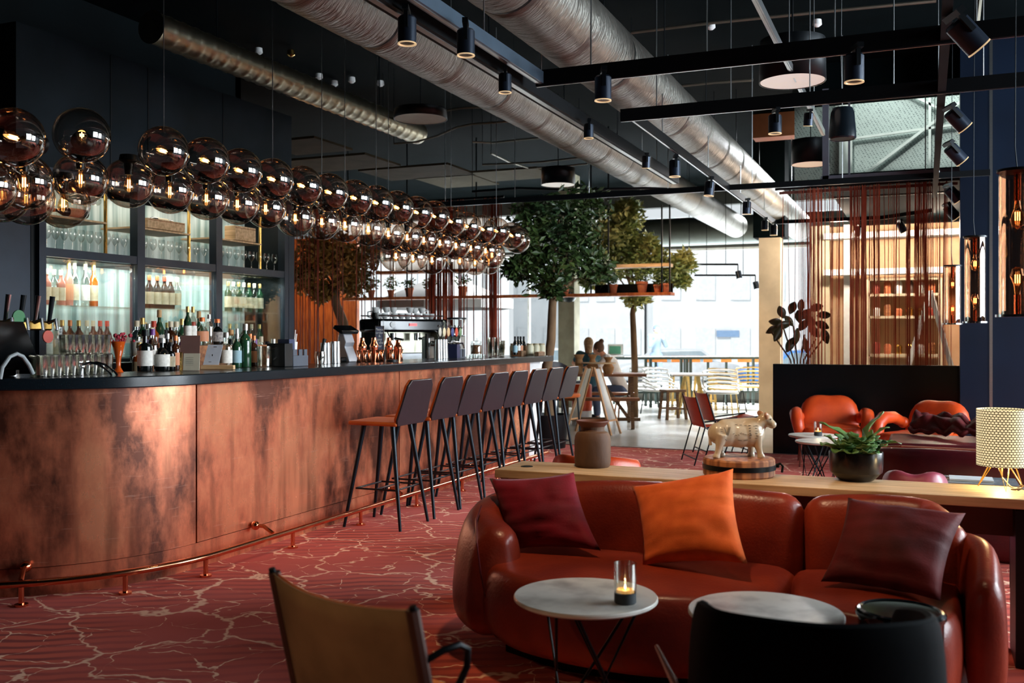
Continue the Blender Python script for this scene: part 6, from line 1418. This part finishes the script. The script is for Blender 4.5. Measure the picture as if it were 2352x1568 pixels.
# rattan stools and chairs near window
RAT = mat('pale_cane', rgb(214, 186, 116), .6, col2=rgb(190, 158, 90), nscale=20)
for i, (px, d, h) in enumerate(((1560, 18.75, .68), (1618, 18.75, .68))):
    p = atd(px, 900, d); wstool((p.x, p.y, 0), TH + .1, ('cane legged high stool with a dark seat, nearer the pale trunk', 'cane legged high stool with a dark seat, beside the cane chair')[i], RAT, h, 'high_stool', DG)
def canechair(px, py, rz, label, m, fm):
    p = atz(px, py, 0); t = thing('cane_chair', (p.x, p.y, 0), label, 'chair', rz=rz)
    MB().slab(smoothpoly([(-.24, -.22), (.24, -.22), (.26, .2), (0, .26), (-.26, .2)]), .41, .45, dome=.0).build('seat', m, t, fix=True)
    for z in (.50, .57, .64, .71, .78): MB().tube([(-.29, -.15 + (z - .5), z * .92), (-.30, .1, z), (-.18, .28, z + .02), (0, .32, z + .03), (.18, .28, z + .02), (.30, .1, z), (.29, -.15 + (z - .5), z * .92)], .016, 6).build('back_cane', m, t)
    for x, y in ((-.22, -.2), (.22, -.2), (-.2, .22), (.2, .22)): MB().cyl((x, y, .42), (x * 1.25, y * 1.2, 0), .011, n=8).build('leg', fm, t)
    MB().tube([(-.26, -.23, .16), (.26, -.23, .16), (.25, .25, .16), (-.25, .25, .16)], .007, 6, closed=True).build('leg_ring', fm, t)
canechair(1668, 946, R(150), 'cane armchair on thin black legs nearest the cream column', RAT, BLACKMETAL)
canechair(1728, 938, R(190), 'second cane armchair partly behind the first by the column', RAT, BLACKMETAL)
canechair(1656, 958, R(20), 'white painted chair at the small pale table', WHITE, RAT)
canechair(1518, 950, R(60), 'white slatted lounge chair behind the picnic table end', WHITE, DG)
canechair(1482, 938, R(200), 'white slatted chair farther towards the window beside the thin trunk', WHITE, DG)
p = atz(1588, 955, 0); t = thing('cafe_table', (p.x, p.y, 0), 'small pale square cafe table among the white chairs', 'table', rz=.3); MB().box((0, 0, .73), (.7, .7, .03)).build('tabletop', WHITE, t)
for x in (-.25, .25):
    for y in (-.25, .25): MB().bar((x * .4, y * .4, .72), (x, y, 0), .04, .04).build('leg', RAT, t)
p = atz(1742, 925, 0); t = thing('fire_extinguisher', (p.x, p.y + .3, 0), 'dark slim standing cylinder beside the cream column', 'extinguisher'); MB().lathe([(.001, 0), (.07, 0), (.075, .02), (.075, .42), (.04, .5), (.02, .56), (.001, .56)], n=20, cap=False).build('cylinder', mat('dark_cyl', rgb(50, 62, 62), .4), t); MB().box((0, 0, .58), (.09, .02, .03)).build('handle', BLACKP, t)
# small things on the table left of the trunk
p = atd(1415, 822, 19.0); t = thing('laptop', (p.x, p.y, .997), 'white laptop with a green lit screen on the high table', 'laptop', rz=TH); MB().box((0, 0, .01), (.3, .2, .02)).build('keyboard', WHITE, t); MB().box((0, .1, .14), (.3, .012, .22)).build('lid', WHITE, t); MB().box((-.01, .09, .135), (.22, .006, .15)).build('screen', mat('green_screen', rgb(96, 170, 140), .4), t)
# wall track with small spots near window
for i, (px0, px1, py, lab) in enumerate(((1555, 1695, 607, 'thin upper rail of small spots before the far windows'), (1595, 1735, 632, 'thin lower rail of small spots before the far windows'))):
    dd = 17.0 + .5 * i; a, b = atd(px0, py, dd), atd(px1, py, dd); t = thing('light_track', a, lab, 'light track'); wb(MB().bar(a, b, .03, .03), 'rail', TRACKM, t, smooth=False)
    for u in (.2, .8): q = a.lerp(b, u); wb(MB().cyl(q, (q.x, q.y, 4.6), .005, n=5), 'suspension_wire', TRACKM, t)
    q = b + Vector((0, 0, -.12)); wb(MB().cyl(q, q + Vector((.03, -.02, -.13)), .05, n=14).cyl(b, q, .01, n=6), 'spot_head', SPOTM, t)
# leather chair back & stool by bar end
p = atz(1292, 985, 0); t = thing('drum_stool', (p.x + .0, p.y + .9, 0), 'orange and white cylindrical stool behind the last bar stools', 'stool'); MB().lathe([(.001, 0), (.16, 0), (.16, .22), (.001, .22)], n=24, cap=False).build('white_base', WHITE, t); MB().lathe([(.16, .22), (.16, .62), (.15, .64), (.001, .64)], n=24, cap=False).build('orange_top', LEATHO, t)
p = atd(1285, 870, 13.2); t = thing('dining_chair', (p.x, p.y, 0), 'dark curved back chair just past the end of the bar', 'chair', rz=R(60))
sweep([(-.2, .02), (-.16, .16), (0, .2), (.16, .16), (.2, .02)], [.98, 1.04, 1.06, 1.04, .98], .6, .04).build('backrest', mat('grey_shell', rgb(76, 76, 80), .5), t); MB().slab(smoothpoly([(-.2, -.2), (.2, -.2), (.2, .16), (-.2, .16)]), .58, .64).build('seat', LEATHT, t, fix=True)
for x in (-.17, .17):
    for y in (-.17, .15): MB().cyl((x, y, .6), (x * 1.2, y * 1.2, 0), .012, n=8).build('leg', BLACKMETAL, t)
# ceiling dome on the grey column
p = aty(1307, 684, 18.2); tag(MB().lathe([(.001, -.09), (.09, -.07), (.13, -.02), (.14, 0), (.001, 0)], n=24, cap=False).cyl((0, 0, 0), (0, 0, .12), .02, n=8).cyl((0, 0, .1), (0, .2, .1), .015, n=8).build('dome_lamp', BLACKMETAL, None, loc=p), 'small dark dome lamp fixed to the grey column', 'wall lamp')
# ================================================================ people
def person(name_loc, label, rz, joints, radii, edges, body_m, parts, voxel=.022):
    """one continuous body from tapered limbs and blobs, remeshed; clothes are children"""
    t = thing('person', name_loc, label, 'person', rz=rz)
    mb = MB()
    for a, b in edges: mb.cyl(joints[a], joints[b], radii[a], radii[b], 14); mb.ball(joints[a], radii[a], 14, 10); mb.ball(joints[b], radii[b], 14, 10)
    return t, mb
SKIN = mat('skin', rgb(206, 150, 120), .55, col2=rgb(190, 132, 104), nscale=8)
def figure(loc, rz, label, J, top_m, leg_m, hair_m, hair='long', shoes=BLACKP, vox=.016):
    """J: joint positions (local). Body (skin) is one mesh; garments are slightly larger shells."""
    t = thing('person', loc, label, 'person', rz=rz)
    def seg(mb, pts, r):
        for (a, ra), (b, rb) in zip(zip(pts, r), list(zip(pts, r))[1:]): mb.cyl(a, b, ra, rb, 14); mb.ball(a, ra, 12, 8); mb.ball(b, rb, 12, 8)
    b = MB(); V = {k: Vector(v) for k, v in J.items() if k != 'long'}
    seg(b, [V['pelvis'], V['waist'], V['chest'], V['neck']], [.115, .105, .125, .055]); seg(b, [V['neck'], V['head']], [.05, .055]); b.ball(V['head'], .09, 18, 14, sc=(.82, .98, 1.18))
    fw = (V['face']).normalized(); sd = Vector((0, 0, 1)).cross(fw).normalized(); upv = fw.cross(sd)
    b.ball(V['head'] + fw * .086 - upv * .012, .016, 8, 6, sc=(.8, 1, 1.2)); b.ball(V['head'] + fw * .072 - upv * .06, .028, 10, 8)
    for s in (-1, 1): b.ball(V['head'] + sd * s * .076, .02, 8, 6, sc=(.6, 1, 1.2))
    hands = []
    for s in ('l', 'r'):
        seg(b, [V['sh' + s], V['el' + s], V['ha' + s]], [.052, .040, .027]); seg(b, [V['chest'], V['sh' + s]], [.09, .06])
        seg(b, [V['pelvis'], V['hip' + s], V['kn' + s], V['an' + s]], [.10, .085, .058, .04]); b.ball(V['an' + s] + V['toe'] * .08 - Vector((0, 0, .03)), .04, 10, 8, sc=(1, 1.0, .8))
        hd = (V['ha' + s] - V['el' + s]).normalized(); hs = hd.cross(Vector((0, 0, 1))).normalized()
        b.ball(V['ha' + s] + hd * .045, .036, 12, 8, sc=(.9, .9, .9))
        for k in range(4):
            q = V['ha' + s] + hd * .07 + hs * (k - 1.5) * .018; e = q + hd * (.038, .046, .042, .032)[k]; b.cyl(q, e, .0085, .008, 8); b.cyl(e, e + (hd - Vector((0, 0, .7))).normalized() * .03, .008, .007, 8)
        b.cyl(V['ha' + s] + hd * .03 + hs * .03, V['ha' + s] + hd * .07 + hs * .055, .010, .008, 8)
    b.build('body', SKIN, t, remesh=.011, smo=2)
    g = MB(); seg(g, [V['pelvis'] + Vector((0, 0, .02)), V['waist'], V['chest']], [.135, .125, .148]); seg(g, [V['chest'], V['chest'].lerp(V['neck'], .6)], [.14, .085])
    for s in ('l', 'r'): seg(g, [V['chest'], V['sh' + s]], [.115, .082]); seg(g, [V['sh' + s], V['sh' + s].lerp(V['el' + s], .98 if J.get('long', 0) else .6)], [.078, .06]); (seg(g, [V['el' + s], V['el' + s].lerp(V['ha' + s], .92)], [.06, .044]) if J.get('long', 0) else None)
    g.build('top', top_m, t, remesh=.016, smo=3)
    q = MB()
    for s in ('l', 'r'): seg(q, [V['pelvis'], V['hip' + s], V['kn' + s], V['kn' + s].lerp(V['an' + s], .93)], [.13, .105, .076, .056])
    q.build('trousers', leg_m, t, remesh=.016, smo=3)
    for s in ('l', 'r'): MB().ball(V['an' + s] + V['toe'] * .07 - Vector((0, 0, .045)), .055, 14, 8, M=rot('Z', math.atan2(-V['toe'].x, V['toe'].y)), sc=(.85, 2.1, .85)).build('shoe', shoes, t)
    h = MB(); h.ball(V['head'] - fw * .018 + Vector((0, 0, .018)), .098, 18, 12, sc=(.9, .98, 1.15))
    if hair == 'long': h.cyl(V['head'] - fw * .04, V['head'] - fw * .075 - Vector((0, 0, .24)), .085, .05, 14); h.ball(V['head'] - fw * .075 - Vector((0, 0, .24)), .05, 10, 8)
    if hair == 'bun': h.ball(V['head'] - fw * .07 + Vector((0, 0, .10)), .045, 12, 8)
    if hair != 'hood':
        hh = h.build('hair', hair_m, t, remesh=.012, smo=2)
    return t
H1 = mat('blond_hair', rgb(170, 140, 104), .7, col2=rgb(130, 100, 70), nscale=30); H2 = mat('brown_hair', rgb(92, 62, 44), .7)
def sj(lean, long_=0, hx=0, hy=.35, down=0):
    return dict(pelvis=(0, 0, .56), waist=(0, lean * .25, .76), chest=(0, lean * .62, .98), neck=(0, lean * .95, 1.13), head=(0, lean * 1.1 + down * .06, 1.27 - down * .03), face=(0, 1, -.6 * down),
                shl=(-.17, lean * .8, 1.08), shr=(.17, lean * .8, 1.08), ell=(-.25, lean * .8 + .12, .93), elr=(.25, lean * .8 + .12, .93), hal=(-.14, hy + .05, .93), har=(.14, hy + .05, .93),
                hipl=(-.09, .02, .54), hipr=(.09, .02, .54), knl=(-.11, .42, .54), knr=(.11, .42, .54), anl=(-.11, .40, .12), anr=(.11, .40, .12), toe=(0, 1, 0), long=long_)
J1 = sj(.10); J1['face'] = (.3, 1, 0)
q = atd(1356, 900, 17.4); figure((q.x, q.y, -.01), TH + R(12), 'seated person with long fair hair in a dark teal top, seen from behind', J1, mat('teal_top', rgb(36, 74, 84), .8), mat('dark_jeans', rgb(40, 44, 56), .8), H1, 'long')
J2 = sj(.30, 1, hy=.5, down=1)
q = atd(1426, 900, 16.75); figure((q.x, q.y, -.06), TH + R(82), 'person with a brown bun in a white shirt, bending over the table', J2, mat('white_shirt', rgb(232, 232, 232), .8), mat('blue_jeans', rgb(60, 74, 104), .8), H2, 'bun')
for i, (px, d, sh_) in enumerate(((1356, 17.4, .40), (1426, 16.75, .352))):
    q = atd(px, 900, d); t = thing('round_stool', (q.x, q.y, 0), ('low round stool under the person in the teal top', 'low round stool under the person in the white shirt')[i], 'stool'); MB().lathe([(.001, sh_ - .05), (.17, sh_ - .05), (.17, sh_), (.001, sh_)], n=24, cap=False).build('seat', WOODM, t)
    for k in range(3): MB().cyl((.1 * math.cos(2.1 * k), .1 * math.sin(2.1 * k), sh_ - .05), (.17 * math.cos(2.1 * k), .17 * math.sin(2.1 * k), 0), .014, n=8).build('leg', WOODM, t)
JS = dict(pelvis=(0, 0, .92), waist=(0, 0, 1.08), chest=(0, 0, 1.3), neck=(0, .01, 1.48), head=(0, .03, 1.62), face=(0, 1, -.2), shl=(-.18, 0, 1.42), shr=(.18, 0, 1.42), ell=(-.28, .05, 1.16), elr=(.22, .08, 1.15), hal=(-.10, .24, 1.36), har=(.06, .24, 1.40),
          hipl=(-.09, 0, .9), hipr=(.09, 0, .9), knl=(-.1, .03, .5), knr=(.1, -.02, .5), anl=(-.1, .0, .09), anr=(.1, -.05, .09), toe=(0, 1, 0), long=1)
q = atd(1507, 880, 27.5); ts = figure((q.x, q.y, -.03), TH + R(200), 'person in a pale blue jacket standing outside on the street, hands raised', JS, mat('pale_blue_jacket', rgb(88, 102, 112), .9), mat('faded_jeans', rgb(80, 94, 112), .9), mat('grey_hair', rgb(70, 84, 100), .9), 'short')
# ================================================================ outside: cars, parasol, buildings
def car(loc, rz, col, label):
    t = thing('car', loc, label, 'car', rz=rz); prof = [(-2.1, .35), (-2.15, .7), (-1.9, .85), (-1.3, .95), (-.8, 1.38), (.7, 1.42), (1.25, 1.0), (1.95, .88), (2.15, .65), (2.1, .35)]
    MB().prism(prof, 1.7, M=Matrix(((1, 0, 0), (0, 0, 1), (0, 1, 0))), c=(0, -.85, 0)).build('car_body', mat('paint_' + col[0], col[1], .3), t, fix=True, bevel=.05)
    gl = [(-1.2, .96), (-.78, 1.32), (.66, 1.35), (1.12, 1.0)]
    for y in (-.86, .845): MB().prism(gl, .02, M=Matrix(((1, 0, 0), (0, 0, 1), (0, 1, 0))), c=(0, y, 0)).build('side_window', mat('car_glass', rgb(130, 150, 160), .1), t, fix=True)
    for x in (-1.35, 1.35):
        for y in (-.86, .86): MB().cyl((x, y - .1, .33), (x, y + .1, .33), .33, n=24).cyl((x, y - .11, .33), (x, y + .11, .33), .19, n=20).build('wheel', mat('tyre', rgb(90, 94, 98), .8), t)
for px, d, rz, col, lab in ((1555, 34, 0, ('silver', rgb(196, 202, 206)), 'silver car parked outside behind the high window table'), (1856, 32, .0, ('blue', rgb(70, 130, 200)), 'blue car parked outside close to the cream column'), (1240, 36, 0, ('white', rgb(224, 228, 230)), 'white car parked across the street beyond the big tree trunk')):
    q = atd(px, 860, d); car((q.x, q.y, -.45), TH + rz, col, lab)
for i, (px0, px1, pyt, d, lab) in enumerate(((700, 1170, 380, 44, 'pale building across the street behind the bar end'), (1180, 1480, 480, 48, 'pale building across the street behind the trees'), (1500, 1900, 500, 46, 'pale building across the street with a blue shop sign'))):
    a, b = atd(px0, 850, d), atd(px1, 850, d); c = (a + b) / 2; w_ = (b - a).length; H = 1.4 + (HY - pyt) * d / FPX; t = thing('building', (c.x, c.y, -.45), lab, 'building', rz=TH)
    MB().box((0, 3, H / 2), (w_, 6, H)).build('wall', PALEB, t)
    for r in range(2):
        for k in range(5): MB().box((-w_ * .4 + w_ * .2 * k, -.03, 1.6 + 2.6 * r), (.9, .08, 1.3)).build('window', mat('pale_pane', rgb(220, 225, 228), .5), t)
    if i == 2: MB().box((atd(1671, 744, d).x * 0 - w_ * .5 + (1671 - px0) * d / FPX, -.08, 1.4 + (HY - 744) * d / FPX), (1.05, .06, .3)).build('shop_sign', mat('sign_blue', rgb(130, 160, 196), .6), t); MB().box((w_ * .5 - 2.6, -.08, 3.0), (.45, .06, 1.2)).build('banner', mat('banner_pink', rgb(224, 206, 200), .7), t)
q = atd(1020, 800, 24.5); t = thing('parasol', (q.x, q.y, -.03), 'large grey cafe parasol standing outside behind the string curtain', 'parasol')
zc = 1.4 + (HY - 690) * 24.5 / FPX; za = 1.4 + (HY - 628) * 24.5 / FPX; N = 8; rp = 1.75; vs = [(0, 0, za + .03)] + [(rp * math.cos(2 * PI * k / N + .2), rp * math.sin(2 * PI * k / N + .2), zc + .03) for k in range(N)] + [(rp * math.cos(2 * PI * k / N + .2), rp * math.sin(2 * PI * k / N + .2), zc - .18) for k in range(N)]
MB().add(vs, [(0, k + 1, (k + 1) % N + 1) for k in range(N)] + [(k + 1, N + k + 1, N + (k + 1) % N + 1, (k + 1) % N + 1) for k in range(N)]).build('canopy', mat('parasol_grey', rgb(84, 82, 80), .8), t, smooth=False, solid=.02); MB().cyl((0, 0, 0), (0, 0, za), .03, n=10).build('pole', WOODM, t); MB().box((0, 0, .04), (.6, .6, .08)).build('base', GREYP, t)
# ================================================================ light
w = bpy.data.worlds.new('World'); scn.world = w; w.use_nodes = True
bg = w.node_tree.nodes['Background']; bg.inputs['Color'].default_value = (.74, .80, .83, 1); bg.inputs['Strength'].default_value = 1.0
for i, (y0, y1, e) in enumerate(((4.0, 7.3, 600), (7.9, 10.9, 1100))):
    light('AREA', 'window_daylight', (5.35, (y0 + y1) / 2, 2.5), e, (.82, .92, 1), 3.4, y1 - y0, target=(0, (y0 + y1) / 2, 1.6))
# daylight falling in through the far glass front (from outside)
light('AREA', 'facade_daylight', (-4, 24.5, 6.5), 19000, (.92, .97, 1), 12, 4, target=(-4, 17, 0))
s_ = light('SUN', 'street_sun', (0, 30, 20), 2.9, (1, .98, .95)); s_.rotation_euler = (R(48), 0, R(-12)); s_.data.angle = R(3)
light('AREA', 'screen_daylight', (0, 12.8, 5.4), 60, (.9, 1, .97), 1.2, 1.2, target=(.2, 13.6, 3.8))
for p, e, t, s in (((-1.25, 3.75, 2.85), 120, (-1.1, 4.4, .65), 62), ((-.15, 3.85, 2.85), 45, (-.05, 4.6, .65), 58), ((-.1, 6.4, 2.9), 45, (-.6, 10.4, .5), 60), ((-2.4, 5.2, 2.9), 70, (-3.9, 6.0, .9), 80), ((-2.3, -.5, 2.8), 95, (-1.4, 1.95, .55), 30), ((-4.3, 12.6, 4.3), 420, (-3.1, 15.2, 2.6), 60)):
    light('SPOT', 'track_spot_beam', p, e, (1, .66, .38), .06, target=t, spot=s, blend=.8)
for x, z in ((-1.2, 2.95), (.2, 2.95), (1.6, 2.95)):
    light('POINT', 'shop_lamp', (x, 15.6, z), 120, (1, .80, .62), .12)
light('POINT', 'timber_zone_lamp', (-11.3, 15.9, 2.6), 40, (1, .6, .3), .15)
for y0, y1 in zip(ymul, ymul[1:]):  # added lamps without fittings, standing in for reflected window light
    light('AREA', 'cabinet_fill_light', (XB - .2, (y0 + y1) / 2, 2.03), 14, (.9, 1, .98), .9, .1, target=(XB - .4, (y0 + y1) / 2, 1.2))
    light('AREA', 'cabinet_fill_light', (XB - .2, (y0 + y1) / 2, 2.7), 3, (1, .93, .8), .9, .1, target=(XB - .4, (y0 + y1) / 2, 2.0))
# ================================================================ camera
cd = bpy.data.cameras.new('camera'); cam = bpy.data.objects.new('camera', cd); COL.objects.link(cam)
cam.location = CAM; cam.rotation_euler = (PI / 2, 0, TH); cd.sensor_width = 36; cd.lens = FPX / 2352 * 36; cd.shift_y = -(784 - HY) / 2352
cd.clip_start = .05; cd.clip_end = 200
cd.dof.use_dof = True; cd.dof.focus_distance = 6.2; cd.dof.aperture_fstop = 3.2
scn.camera = cam
vs = scn.view_settings; vs.view_transform = 'Standard'; vs.look = 'None'; vs.gamma = 1; vs.exposure = 0.0; vs.use_curve_mapping = False

# ---- small pieces that belong to a part sit one level deeper
SUB = {'filament': 'bulb', 'flame': 'wax', 'cup_handle': 'cup_wall', 'jug_handle': 'jug_body', 'print_lines': 'sheet', 'print_mark': 'sheet', 'ring_handle': 'metal_band', 'ear': 'body', 'tail': 'body',
       'ink_marks': 'body', 'eye': 'body', 'lettering': 'slate', 'display': 'head', 'gauge': 'head', 'cup_rail': 'head', 'contact_strip': 'rail', 'piping': 'backrest', 'seam': 'backrest', 'side_window': 'car_body',
       'window': 'wall', 'shop_sign': 'wall', 'banner': 'wall', 'cable_grommet': 'tabletop', 'marble_rim': 'marble_top', 'vent_plate': 'end_cabinet', 'slot': 'grey_side', 'lid_groove': 'box_body', 'tray_inset': 'tray_body'}
stem = lambda o: o.name.split('.')[0]
for r in [o for o in bpy.data.objects if o.parent is None and o.children]:
    kids = list(r.children)
    for c in kids:
        want = SUB.get(stem(c))
        if not want: continue
        host = [k for k in kids if stem(k) == want and k is not c]
        if host:
            c.parent = host[0]; c.location = c.location - host[0].location
